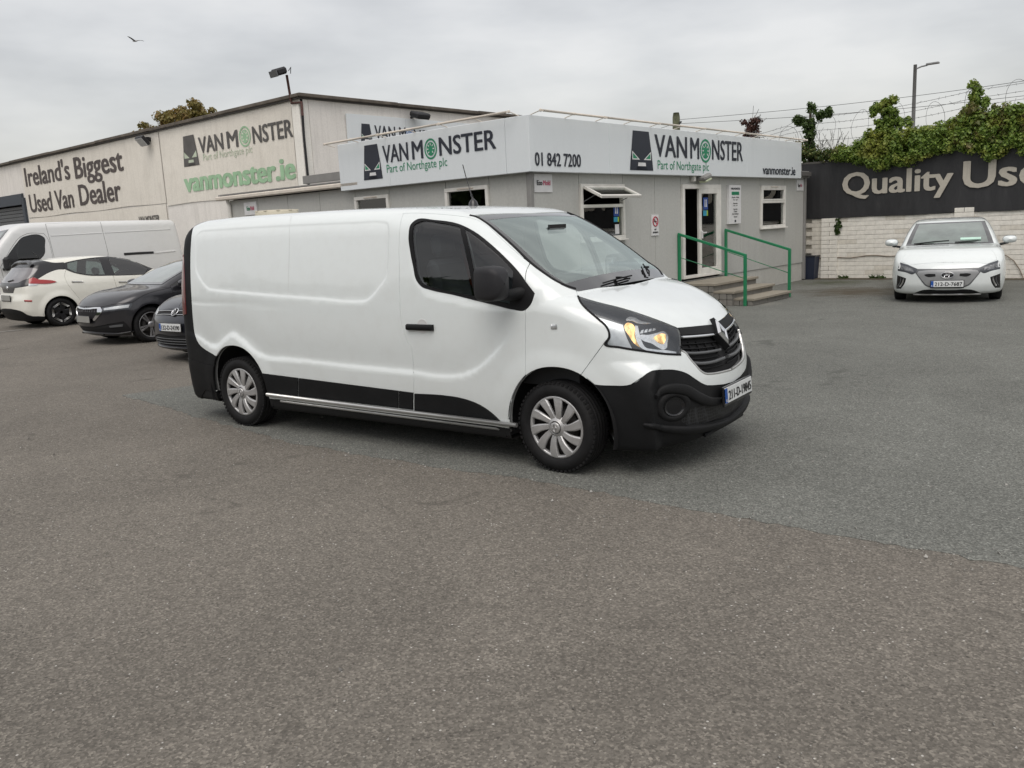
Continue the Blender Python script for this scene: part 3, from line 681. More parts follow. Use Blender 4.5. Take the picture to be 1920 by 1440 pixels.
    h_c2 = S.px(z5([(482, 820), (700, 790), (900, 740), (1020, 703), (1110, 760), (1145, 850), (1125, 980), (1108, 1095), (1040, 1138), (900, 1085), (760, 1000), (560, 935), (495, 880)]), True, 3)
    h_a2 = S.px(z5([(812, 862), (880, 800), (985, 766), (1070, 785), (1085, 860), (1060, 960), (1030, 1010), (960, 1000), (880, 950)]), True, 3)
    h_t1 = S.px(z5([(172, 465), (205, 400), (330, 385), (500, 470), (700, 512), (760, 522), (600, 545), (440, 530), (330, 480), (240, 470)]), True, 3)
    h_st = [S.px(z5([(485+k*95, 775-k*22, 1), (520+k*90, 700-k*16, 1), (575+k*90, 675-k*12, 1), (560+k*95, 765-k*26, 1)]), True, 3) for k in range(4)]
    gr_edge = z6([(104, 498, 1), (135, 560), (148, 640), (150, 868, 1), (230, 905), (300, 1000), (400, 1115), (500, 1225), (560, 1272), (680, 1275), (820, 1255), (960, 1225), (1050, 1190, 1)])
    grille = [S.px(gr_edge), UVc((S.u1, -.10)), S.px(z6([(905, 560, 1), (740, 290, 1), (700, 273), (662, 282), (645, 310), (668, 385), (683, 440, 1), (350, 474), (100, 498, 1)]))]
    gband = [S.px(z6([(104, 498, 1), (135, 560), (146, 615, 1), (350, 605), (760, 575, 1)])), S.px(z6([(760, 575, 1), (900, 560, 1)])), S.px(z6([(740, 290, 1), (700, 273), (662, 282), (645, 310), (668, 385), (683, 440, 1), (350, 474), (104, 497, 1)]))]
    bump = [S.px(z3([(258, 788, 1), (330, 800), (420, 804), (530, 801), (590, 780), (645, 732), (690, 705), (760, 697), (860, 700), (930, 722), (985, 758), (1040, 792), (1090, 806), (1150, 800), (1240, 780, 1)])), UVc((S.u1, -.30), (S.u1, S.v0+.35), (3.93, S.v0+.3)), S.sd([(3.93, .20, 1), (3.93, .30), (3.925, .42), (3.90, .52, 1)])]
    lowg = [S.px(z3([(905, 990), (950, 960), (1060, 935), (1150, 918), (1260, 885, 1)])), UVc((S.u1, -.50)), S.px(z3([(1260, 1010, 1), (1150, 1040), (1000, 1070), (930, 1070), (890, 1040)]))]
    fcover = [S.px(z3([(366, 522, 1), (480, 545), (640, 571), (800, 591), (889, 597, 1)])), S.px(z6([(150, 872, 1), (230, 905), (300, 1000), (400, 1115), (500, 1225), (560, 1272), (680, 1275), (820, 1255), (960, 1225), (1050, 1190, 1)])),
              UVc((S.u1, -.2), (S.u1, -.38)), S.px(z3([(1240, 790, 1), (1040, 800), (760, 705), (640, 740), (530, 805), (258, 792, 1)])), S.px(z3([(206, 740, 1), (290, 625), (366, 522, 1)]))]
    regs = [('rear_corner', col), ('rear_bumper', bump_r), ('under', under), ('tail', tail), ('screen', ws_reg), ('hood', hood), ('cover', fcover), ('bumper', bump), ('lowgrille', lowg), ('grille', grille), ('gband', gband),
            ('door', door), ('frame', frame), ('ga', g_a), ('gb', g_b), ('clad1', clad(515, 733)), ('clad2', clad(737, 1335)), ('clad3', clad(1339, 1424)), ('cladd', clad_d),
            ('headl', headl), ('h_silver', h_silver), ('h_a1', h_a1), ('h_c1', h_c1), ('h_c2', h_c2), ('h_a2', h_a2), ('h_t1', h_t1)]+[('h_st%d' % k, q) for k, q in enumerate(h_st)]+[('hole', arch_f), ('hole', arch_r)]
    gd = []
    def sdl(pl): return S.chart(S.sd([(a, b, 1) for a, b in pl], False, .03))
    for o_ in (-.03, .0, .03):
        cc = (crease[1:]+crease[:-1])/2; tt = crease[1:]-crease[:-1]; tt /= np.linalg.norm(tt, axis=1)[:, None]; q = cc+np.stack([-tt[:, 1], tt[:, 0]], 1)*o_; q = q[(q[:, 0] > -.9) & (q[:, 0] < 3.2)]; gd.append(sdl(q))
    cen_ = rec_poly.mean(0)
    for o_ in (-.018, 0, .017):
        tt = np.roll(rec_poly, -1, 0)-np.roll(rec_poly, 1, 0); tt /= np.linalg.norm(tt, axis=1)[:, None]; q = rec_poly+np.stack([-tt[:, 1], tt[:, 0]], 1)*o_; gd.append(sdl(np.concatenate([q, q[:1]])))
    S.cut(regs, .034, [(3.3, S.u1, -.75, .5, .020), (-.5, 3.3, -.62, .0, .026)], gd)
    lampk = ['headl', 'h_silver', 'h_a1', 'h_c1', 'h_c2', 'h_a2', 'h_t1']+['h_st%d' % k for k in range(4)]
    body = S.panel('body', ['base'], M['white'], root)[0]
    for o in S.panel('door', ['door'], M['white'], root, 'pair'):
        o_side = -1 if np.mean([v.co.y for v in o.data.vertices]) < 0 else 1
        if o_side < 0: door_o = o
        else: door_f = o
    S.panel('bonnet', ['hood'], M['white'], root, gap=.0035)
    S.panel('bumper_cover', ['cover'], M['white'], root, gap=.002)
    S.panel('front_bumper', ['bumper'], M['plastic'], root, off=.001, gap=.001)
    S.panel('rear_corner_trim', ['rear_corner'], M['plastic'], root, 'pair', off=.001, gap=.001)
    S.panel('rear_bumper', ['rear_bumper'], M['plastic'], root, off=.006, gap=.002)
    S.panel('underbody', ['under'], M['underbody'], root, gap=0, flange=0)
    S.panel('lower_grille', ['lowgrille'], M['mesh'], root, off=-.020, gap=0, flange=0)
    S.panel('grille_backing', ['grille'], M['matt'], root, off=-.045, gap=0, flange=0)
    S.panel('grille_surround', ['gband'], M['plastic'], root, off=.004, gap=0, flange=.03)
    S.panel('tail_light', ['tail'], M['red_dark'], root, 'pair', off=.008, gap=0, flange=.02)
    for s_ in (-1, 1):
        d = door_o if s_ < 0 else door_f
        fr_ = S.panel('window_frame', ['frame'], M['seal'], d, 'one', off=.003, gap=0, flange=.03)[0]
        for k in ('ga', 'gb'):
            gl = S.panel('window_glass', [k], M['glass_side'], d, 'one', off=-.004, gap=0, flange=0)[0]
            if s_ > 0:
                for v in gl.data.vertices: v.co.y *= -1
        if s_ > 0:
            for v in fr_.data.vertices: v.co.y *= -1
            fr_.data.flip_normals()
        cd_ = S.panel('door_cladding', ['cladd'], M['plastic'], d, 'one', off=.006, gap=.001, flange=.012)[0]
        if s_ > 0:
            for v in cd_.data.vertices: v.co.y *= -1
            cd_.data.flip_normals()
    for k in ('clad1', 'clad2', 'clad3'): S.panel('side_cladding', [k], M['plastic'], root, 'pair', off=.006, gap=.002, flange=.012)
    # inner skin behind every panel gap (not behind the glass)
    S.panel('inner_skin', ['base', 'hood', 'door', 'cover', 'bumper', 'rear_corner', 'rear_bumper', 'clad1', 'clad2', 'clad3', 'cladd', 'tail', 'frame'], M['inner'], root, off=-.045, gap=0, flange=0)
    # headlights
    hl = S.panel('headlight', ['headl'], M['lamp_dark'], root, 'pair', off=-.012, gap=0, flange=.02)
    for i, h in enumerate(hl):
        def sub(nm, k, mt, off=-.010, fl=.012):
            o = S.panel(nm, [k] if isinstance(k, str) else k, M[mt], h, 'one', off=off, gap=0, flange=fl)[0]
            if i == 1:
                for v in o.data.vertices: v.co.y *= -1
                o.data.flip_normals()
        sub('side_reflector', 'h_silver', 'lamp_silver'); sub('lit_indicator', 'h_a1', 'amber'); sub('lamp_ring', 'h_c1', 'reflector', -.006); sub('lamp_bowl', 'h_c2', 'reflector', -.014); sub('lit_lamp', 'h_a2', 'amber', -.011)
        sub('reflector', 'h_t1', 'reflector', -.010)
        for q in range(4): sub('reflector_rib', 'h_st%d' % q, 'reflector', -.009, .006)
        sub('lens', lampk, 'lens', .002, 0)
        e = S.px(z3([(194, 199, 1), (208, 235), (240, 275), (290, 320), (340, 362), (385, 405), (402, 440), (403, 480), (374, 519), (480, 545), (640, 570), (800, 590), (887, 594, 1)]))
        o = S.strip('lamp_seal', e, .014, .006, M['seal'], h, mode='near')[0]
        if i == 1:
            for v in o.data.vertices: v.co.y *= -1
    # grille bars, both halves
    gp = bpy.data.objects.new('grille', None); COL.objects.link(gp); gp.parent = root
    def bar(nm, pts, w, h, mt, off, zz=z6):
        P = S.px(zz(pts)); P = P[P[:, 1] <= .004]; 
        if len(P) > 1:
            S.strip(nm, P, w, h, mt, gp, off=off, mode='pair')
    bar('chrome_bar', [(152, 650, 1), (350, 638), (560, 620), (762, 598, 1)], .018, .010, M['chrome'], -.004)
    bar('grille_bar', [(255, 905, 1), (380, 912), (520, 905), (680, 885), (850, 852, 1)], .020, .014, M['grey'], -.022)
    bar('grille_bar', [(385, 1072, 1), (500, 1085), (620, 1078), (760, 1050), (880, 1005), (960, 975, 1)], .022, .014, M['grey'], -.022)
    for pts in ([(150, 745, 1), (400, 735), (600, 718), (800, 695, 1)], [(160, 825, 1), (400, 822), (600, 808), (820, 780, 1)], [(320, 1000, 1), (450, 1003), (620, 990), (860, 935, 1)], [(440, 1150, 1), (600, 1165), (760, 1140), (960, 1080, 1)]):
        bar('grille_blade', pts, .009, .008, M['plastic'], -.034)
    for a in range(5):
        xx = 200+a*135; bar('grille_rib', [(xx, 690, 1), (xx+70+a*8, 890+a*2, 1)], .006, .004, M['plastic'], -.036)
    bar('grille_trim', [(152, 870, 1), (228, 908), (298, 1003), (398, 1118), (498, 1226), (560, 1262), (680, 1266), (820, 1245), (960, 1210), (1030, 1188, 1)], .016, .006, M['silverbar'], -.004)
    # badge
    bc = S.fr([(0, .905), (0, .95)], False, 1)[0]; nb = S.normal(bc[None])[0]; nb = np.array([nb[0], 0, nb[2]]); nb /= np.linalg.norm(nb); upv = np.array([-nb[2], 0, nb[0]])
    def bp(a, b, h): return bc+np.array([0, 1, 0])*a+upv*b+nb*h
    pc = bp(0, -.005, -.01)
    def rhomb(w, h, o): return [bp(0, h, o), bp(w, 0, o), bp(0, -h, o), bp(-w, 0, o)]
    mb = MB(); A0 = rhomb(.085, .125, -.03); A1 = rhomb(.082, .120, .018); mb.add(A0+A1, [(4, 5, 6, 7), (0, 1, 5, 4), (1, 2, 6, 5), (2, 3, 7, 6), (3, 0, 4, 7)]); bs = mb.build('badge_mount', M['plastic'], gp)
    mb = MB(); o_, m_, i_, b_ = rhomb(.070, .100, .019), rhomb(.049, .071, .034), rhomb(.024, .040, .030), rhomb(.022, .037, .019)
    V = o_+m_+i_+b_; Fc = []
    for k in range(3):
        for j in range(4): j2 = (j+1) % 4; Fc.append((k*4+j, k*4+j2, (k+1)*4+j2, (k+1)*4+j))
    mb.add(V, Fc); mb.build('badge', M['chrome'], bs)
    # fog lamp pockets and bumper lip
    fc = S.px([(z3([(845, 945)])[0]), (z3([(846, 946)])[0])])[0]
    for s_ in (-1, 1):
        c = fc*np.array([1, 1 if s_ < 0 else -1, 1]); n = S.normal((fc)[None])[0]*np.array([1, 1 if s_ < 0 else -1, 1]); Mx = Matrix.Translation(Vector(c)) @ Vector(n).to_track_quat('Z', 'Y').to_matrix().to_4x4()
        mb = MB().lathe([(.118, -.02), (.106, .000), (.090, .005), (.074, .003), (.066, -.006), (.062, -.016)], 32, 'z'); mb.v = [tuple(Mx @ Vector((p[0]*1.15, p[1]*.95, p[2]))) for p in mb.v]; fo = mb.build('fog_lamp_surround', M['plastic'], root)
        mb = MB().lathe([(.066, .002), (.055, -.006), (.0005, -.008)], 24, 'z'); mb.v = [tuple(Mx @ Vector((p[0]*1.15, p[1]*.95, p[2]+.004))) for p in mb.v]; mb.build('fog_lamp_blank', M['black'], fo)
    S.strip('bumper_lip', S.px(z3([(640, 1062, 1), (760, 1088), (900, 1100), (1050, 1088), (1200, 1042), (1290, 990, 1)])), .055, .024, M['plastic'], root, mode='pair', base=.03, taper=True)
    S.strip('bumper_brow', S.px(z3([(712, 880, 1), (760, 835), (830, 822), (920, 835), (1000, 880), (1080, 910), (1200, 895, 1)])), .075, .022, M['plastic'], root, mode='pair', taper=True, base=.03)
    # windscreen, ruled between its edges
    n = 40; s_ = np.linspace(0, 1, n); E = wse; L = np.r_[0, np.cumsum(np.linalg.norm(np.diff(E, axis=0), axis=1))]; L /= L[-1]
    Ed = np.stack([np.interp(s_, L, E[:, k]) for k in range(3)], 1)
    pre = 3; s_ = np.r_[np.linspace(-.10, -.02, pre), s_]; n += pre; dE = Ed[2]-Ed[0]; Ed = np.concatenate([Ed[0]+dE*(s_[:pre, None])*(n-pre-1)/2, Ed]); Ed[:pre, 1] = Ed[pre, 1]*.97
    ztop, zbot = 1.845, 1.262; rows = []
    m = 41; t = np.linspace(-1, 1, m); D = np.array([.561, 0, .828])
    for i in range(n):
        yy = t*abs(Ed[i, 1]); cz = ztop+(zbot-ztop)*s_[i]; zz = cz+(Ed[i, 2]-cz)*t*t; xx = 2.76+(zz-1.845)/(-.6776); rows.append(np.stack([xx, yy, zz], 1))
    Q = np.concatenate(rows); O = Q+D*.5; P, _ = S.march(O, np.tile(-D, (len(Q), 1)), 0, 1.0, .01); Nn = S.normal(P)
    def patch(name, sel, mat, off, par):
        used = {}; V = []; NNl = []; Fc = []
        for i in range(n-1):
            for j in range(m-1):
                if not sel(i, j): continue
                q = []
                for a, b in ((i, j), (i, j+1), (i+1, j+1), (i+1, j)):
                    k = a*m+b
                    if k not in used: used[k] = len(V); V.append(P[k]+Nn[k]*(off-(.006 if a < pre else 0))); NNl.append(Nn[k])
                    q.append(used[k])
                Fc.append(tuple(reversed(q)))
        me = bpy.data.meshes.new(name); me.from_pydata([tuple(v) for v in V], [], Fc); me.polygons.foreach_set('use_smooth', [True]*len(Fc)); me.update(); me.normals_split_custom_set_from_vertices([tuple(v) for v in NNl]); return link(name, me, mat, par)
    frit = lambda i, j: i >= n-6 or i < 2+pre or j < 1 or j >= m-2
    wso = patch('windscreen', lambda i, j: not frit(i, j), M['glass_front'], .0, root)
    patch('screen_border', frit, M['frit'], .001, wso)
    S.strip('screen_seal', wse, .020, .006, M['seal'], wso, mode='pair')
    # text-like service marks, inspection disc
    def onws(si, ti): return P[(pre+int(si*(n-pre-1)))*m+int((ti+1)/2*(m-1))]
    a, b, c, d = onws(.70, .76), onws(.70, .90), onws(.82, .90), onws(.82, .74); MB().add([a-D*.01, b-D*.01, c-D*.01, d-D*.01], [(0, 1, 2, 3)]).build('paper_disc', M['plate'], wso)
    # wipers
    def wiper(p0, p1, arm0):
        mb = MB().tube([p0+D*.016, (p0+p1)/2+D*.020, p1+D*.014], .006, 6); mb.tube([arm0+D*.01, (p0*.35+p1*.15+arm0*.5)+D*.034, (p0+p1)/2+D*.026], .0065, 6); mb.box(tuple((p0+p1)/2+D*.03), (.04, .022, .015)); return mb.build('wiper', M['seal'], root)
    wiper(onws(.985, -.52), onws(.955, .12), onws(.995, .02)); wiper(onws(.97, .54), onws(.84, .66), onws(.995, .52))
    # mirrors
    for s_ in (-1, 1):
        secs = []; N_ = 20
        for xx, sc in ((-.108, .02), (-.105, .86), (-.092, .96), (-.02, 1.0), (.04, .97), (.08, .84), (.108, .58), (.118, .04)):
            ring = []
            for k in range(N_):
                a = 2*math.pi*k/N_; ca, sa = math.cos(a), math.sin(a); ring.append((xx, .088*sc*math.copysign(abs(ca)**.42, ca), .122*sc*math.copysign(abs(sa)**.38, sa)))
            secs += ring
        Fc = [(i*N_+k, i*N_+(k+1) % N_, (i+1)*N_+(k+1) % N_, (i+1)*N_+k) for i in range(7) for k in range(N_)]+[tuple(range(N_))]
        rot = Matrix.Rotation(math.radians(8 if s_ < 0 else 75)*s_, 4, 'Z'); mpos = Vector((3.15, 1.13*s_, 1.355)) if s_ < 0 else Vector((2.98, 1.03, 1.33)); V = [tuple(mpos+rot @ Vector((p[0], p[1]*-s_, p[2]))) for p in secs]
        mb = MB().add(V, Fc, True); mo = mb.build('door_mirror', M['plastic2'], root)
        MB().box((0, 0, 0), (.006, .13, .18), Matrix.Translation(mpos) @ rot @ Matrix.Translation((-.104, 0, 0)), .002).build('mirror_glass', M['chrome'], mo)
        MB().tube([(3.17, 1.09*s_, 1.27), (3.20, 1.0*s_, 1.265), (3.24, .90*s_, 1.27)], .04, 10, radii=[.035, .04, .05]).build('mirror_arm', M['plastic'], mo)
        # handle
        d = door_o if s_ < 0 else door_f
        hp = S.px(z2([(70, 660, 1), (135, 661), (200, 664, 1)]))*np.array([1, 1 if s_ < 0 else -1, 1]); o = S.strip('door_handle', S.px(z2([(68, 660, 1), (200, 664, 1)])), .046, .030, M['plastic'], d)[0]
        if s_ > 0:
            for v in o.data.vertices: v.co.y *= -1
        cup = S.px(z2([(143, 655), (144, 656)]))[0]; cn = S.normal(cup[None])[0]; mb = MB().lathe([(.058, .0035), (.05, .0035), (.044, .001), (.0005, -.0)], 24, 'y', tuple(cup)); 
        if s_ < 0: MB().lathe([(.056, -.004), (.052, -.006), (.046, -.0045), (.030, -.0038), (.0005, -.0036)], 28, 'y', tuple(cup)).build('handle_cup', M['white_old'], d)
        rp = S.px(z2([(798, 659, 1), (828, 659, 1)])); o = S.strip('side_repeater', rp, .032, .008, M['lamp_silver'], root)[0]
        if s_ > 0:
            for v in o.data.vertices: v.co.y *= -1
    for s_ in (-1, 1):
        q = S.px(z1([(692, 112, 1), (684, 160), (682, 185), (680, 300), (672, 596, 1)])); o = S.strip('panel_seam', q, .005, .0006, M['seam'], root, base=.002)[0]
        if s_ > 0: mirror_v(o)
    # side bars
    for s_ in (-1, 1):
        a, b = (.42, .975*s_, .345), (3.185, .975*s_, .325)
        mb = MB().tube([a, (1.8, .982*s_, .335), b], .017, 10); mb.tube([(.55, .93*s_, .285), (3.1, .93*s_, .268)], .012, 8); mb.build('side_bar', M['silverbar'], root)
    # roof: aerial and vent
    mb = MB().lathe([(.045, -.01), (.035, .03), (.012, .055), (.006, .06)], 16, 'z', (2.15, 0, 1.925)); mb.tube([(2.15, 0, 1.97), (2.10, 0, 2.12), (2.06, 0, 2.27)], .004, 6); mb.tube([(2.15, 0, 1.97), (2.135, 0, 2.02)], .008, 6); mb.build('aerial', M['black'], root)
    mb = MB().lathe([(.215, -.02), (.215, .03), (.20, .045), (.19, .05), (.0005, .055)], 28, 'z', (-.38, 0, 1.965))
    for k in range(10): a = 2*math.pi*k/10; mb.box((-.38+.20*math.cos(a), .20*math.sin(a), 2.008), (.035, .035, .012), None, .004)
    mb.build('roof_vent', M['beige'], root)
    # wheels
    for x, rt, st in ((0, .1, 0), (3.498, .0, math.radians(-2))):
        for s_ in (-1, 1):
            put_wheel('van', .328, .205, .222, root, x, .845*s_, s_, .330, rt, st); arch_liner(root, x+(.01 if x else 0), .945*s_, .60*s_, .455, .33)
    # interior
    sp = []
    for k, yy in enumerate((-.47, .12, .52)):
        seat = bpy.data.objects.new('seat', None); COL.objects.link(seat); seat.parent = root; seat.location = (2.45, yy, .75)
        MB().box((.08, 0, .10), (.50, .46, .16), None, .05).build('seat_base', M['seatcloth'], seat)
        MB().box((0, 0, 0), (.13, .44, .62), Matrix.Translation((-.20, 0, .45)) @ Matrix.Rotation(math.radians(-12), 4, 'Y'), .05).build('backrest', M['seatcloth'], seat)
        MB().box((0, 0, 0), (.10, .26, .18), Matrix.Translation((-.27, 0, .86)) @ Matrix.Rotation(math.radians(-8), 4, 'Y'), .04).build('headrest', M['seatcloth'], seat)
    MB().prism([(3.05, .60), (3.05, 1.08), (3.12, 1.16), (3.35, 1.20), (3.62, 1.20), (3.62, .60)], 'y', -.80, .80).build('dashboard', M['dash'], root)
    mb = MB(); Mx = Matrix.Translation((2.96, -.42, 1.12)) @ Matrix.Rotation(math.radians(-62), 4, 'Y'); pts = [tuple(Mx @ Vector((.18*math.cos(a), .18*math.sin(a), 0))) for a in np.linspace(0, 2*math.pi, 25)]
    mb.tube(pts, .016, 8, False); mb.tube([tuple(Mx @ Vector((0, -.18, 0))), tuple(Mx @ Vector((0, .18, 0)))], .02, 6); mb.build('steering_wheel', M['black'], root)
    MB().box((2.12, 0, 1.18), (.03, 1.56, 1.10)).box((2.12, 0, 1.77), (.03, 1.36, .09)).build('bulkhead', M['bulk'], root)
    for yy in (-.30, .34): MB().tube([(2.36, yy-.16, 1.62), (2.40, yy-.10, 1.30), (2.52, yy+.12, .98)], .022, 5).build('seat_belt', M['red_dark'], root)
    MB().box((0, 0, 0), (.02, .24, .07), Matrix.Translation((2.98, 0, 1.70))).build('rear_view_mirror', M['black'], root)
    # front number plate
    pc = S.px([(1372, 731), (1373, 731)])[0]; number_plate(root, (pc[0]+.028, 0, pc[2]-.002), (0, 1, 0), (-.06, 0, 1), '211-D-19845')
    return root, S
M['beige'] = simple('aged_beige_plastic', (.50, .46, .36), .6)
VAN, VS = build_van()
# ================================================================== the parked cars and vans
def zz(s, ox, oy): return lambda pts: [(p[0]/s+ox, p[1]/s+oy)+tuple(p[2:]) for p in pts]
zv = zz(5.142, 0, 380); zl = zz(7.2, 0, 440); zs = zz(7.2, 200, 460); zi = zz(6.857, 1640, 400)
def car_G(W, TOP, FR, RE, cf=.25, cr=.12, kf=.22, kr=.2, ks=.12, crown=.05, tf=(3.0, .10), tr=(.0, .06), zb=.17, flare=None, dish=.0):
    h = .01; xs = np.arange(-2, 6, h); sl = np.gradient(TOP(xs), xs); sc = 1/np.sqrt(1+sl*sl)
    def G(x, y, z):
        ay = np.abs(y); w = W(z)-tf[1]*np.clip(x-tf[0], 0, 2)**2-tr[1]*np.clip(tr[0]-x, 0, 2)**2
        if dish: w = w-dish*np.exp(-((z-.50)/.12)**2)
        if flare:
            for cx in flare: w = w+.022*(1-sstep(np.hypot(x-cx, z-.32), .36, .52))
        side = ay-w; top = (z-TOP(x)+crown*y*y)*np.interp(x, xs, sc)
        front = x+cf*y*y+.12*ay**4-FR(z); rear = RE(z)-x+cr*y*y
        return smax(smax(smax(smax(side, top, ks), front, kf), rear, kr), zb-z, .05)
    return G
def mirror_obj(o): 
    for v in o.data.vertices: v.co.y *= -1
    o.data.flip_normals(); return o
def car_setup(root, S, wb, R, tw, rim, kind, y, archr, wz=None):
    for x in (0, wb):
        for s_ in (-1, 1):
            put_wheel(kind, R, tw, rim, root, x, y*s_, s_, R-.005, .3 if x else .0); arch_liner(root, x, (y+.09)*s_, .50*s_, archr+.02, .32)
def arcs(S, wb, r, zc=.32):
    out = []
    for cx in (0, wb):
        a = [(cx+r*math.cos(t), zc+r*math.sin(t), 0) for t in np.linspace(math.pi+.15, -.15, 13)]; a[0] = a[0][:2]+(1,); a[-1] = a[-1][:2]+(1,)
        out.append(('hole', [S.sd(a), np.array([(cx+r*.98, S.v0), (cx-r*.98, S.v0)], float)]))
    return out
def seat_row(root, x, ys, z=.62):
    for yy in ys:
        e = bpy.data.objects.new('seat', None); COL.objects.link(e); e.parent = root; e.location = (x, yy, z)
        MB().box((0, 0, 0), (.12, .46, .56), Matrix.Translation((-.18, 0, .20)) @ Matrix.Rotation(math.radians(-14), 4, 'Y'), .05).build('backrest', M['seatcloth'], e)
        MB().box((.08, 0, -.1), (.48, .46, .14), None, .04).build('seat_base', M['seatcloth'], e)
        MB().box((0, 0, 0), (.10, .26, .17), Matrix.Translation((-.27, 0, .56)) @ Matrix.Rotation(math.radians(-8), 4, 'Y'), .04).build('headrest', M['seatcloth'], e)
def disc(S, name, P, rx, ry, mat, parent, h=.01, n=24):
    """raised oval plate on the surface at P"""
    N = S.normal(P[None])[0]; Mx = Matrix.Translation(Vector(P)) @ Vector(N).to_track_quat('Z', 'Y').to_matrix().to_4x4()
    mb = MB().lathe([(1, -.02), (1, h*.6), (.93, h), (.0005, h)], n, 'z'); mb.v = [tuple(Mx @ Vector((p[0]*rx, p[1]*ry, p[2]))) for p in mb.v]; return mb.build(name, mat, parent), Mx
def side_mirror(root, c, s_, mat, sc=1.0):
    N_ = 14; V = []
    for xx, k in ((-.07, .05), (-.065, .8), (-.03, 1), (.03, .9), (.08, .6), (.10, .05)):
        for j in range(N_): a = 2*math.pi*j/N_; V.append((c[0]+xx*sc, s_*(c[1]+.115*k*sc*math.copysign(abs(math.cos(a))**.7, math.cos(a))), c[2]+.068*k*sc*math.copysign(abs(math.sin(a))**.7, math.sin(a))))
    Fc = [(i*N_+k, i*N_+(k+1) % N_, (i+1)*N_+(k+1) % N_, (i+1)*N_+k) for i in range(5) for k in range(N_)]+[tuple(range(N_))]
    o = MB().add(V, Fc, True).build('door_mirror', mat, root)
    MB().tube([(c[0], s_*(c[1]-.02), c[2]-.06), (c[0], s_*(c[1]-.16), c[2]-.09)], .022, 8).build('mirror_foot', M['black'], o); return o
def finish(S, root, paint_, und, names=()):
    S.panel('inner_skin', ['base']+list(names), M['matt'], root, off=-.03, gap=0, flange=0)

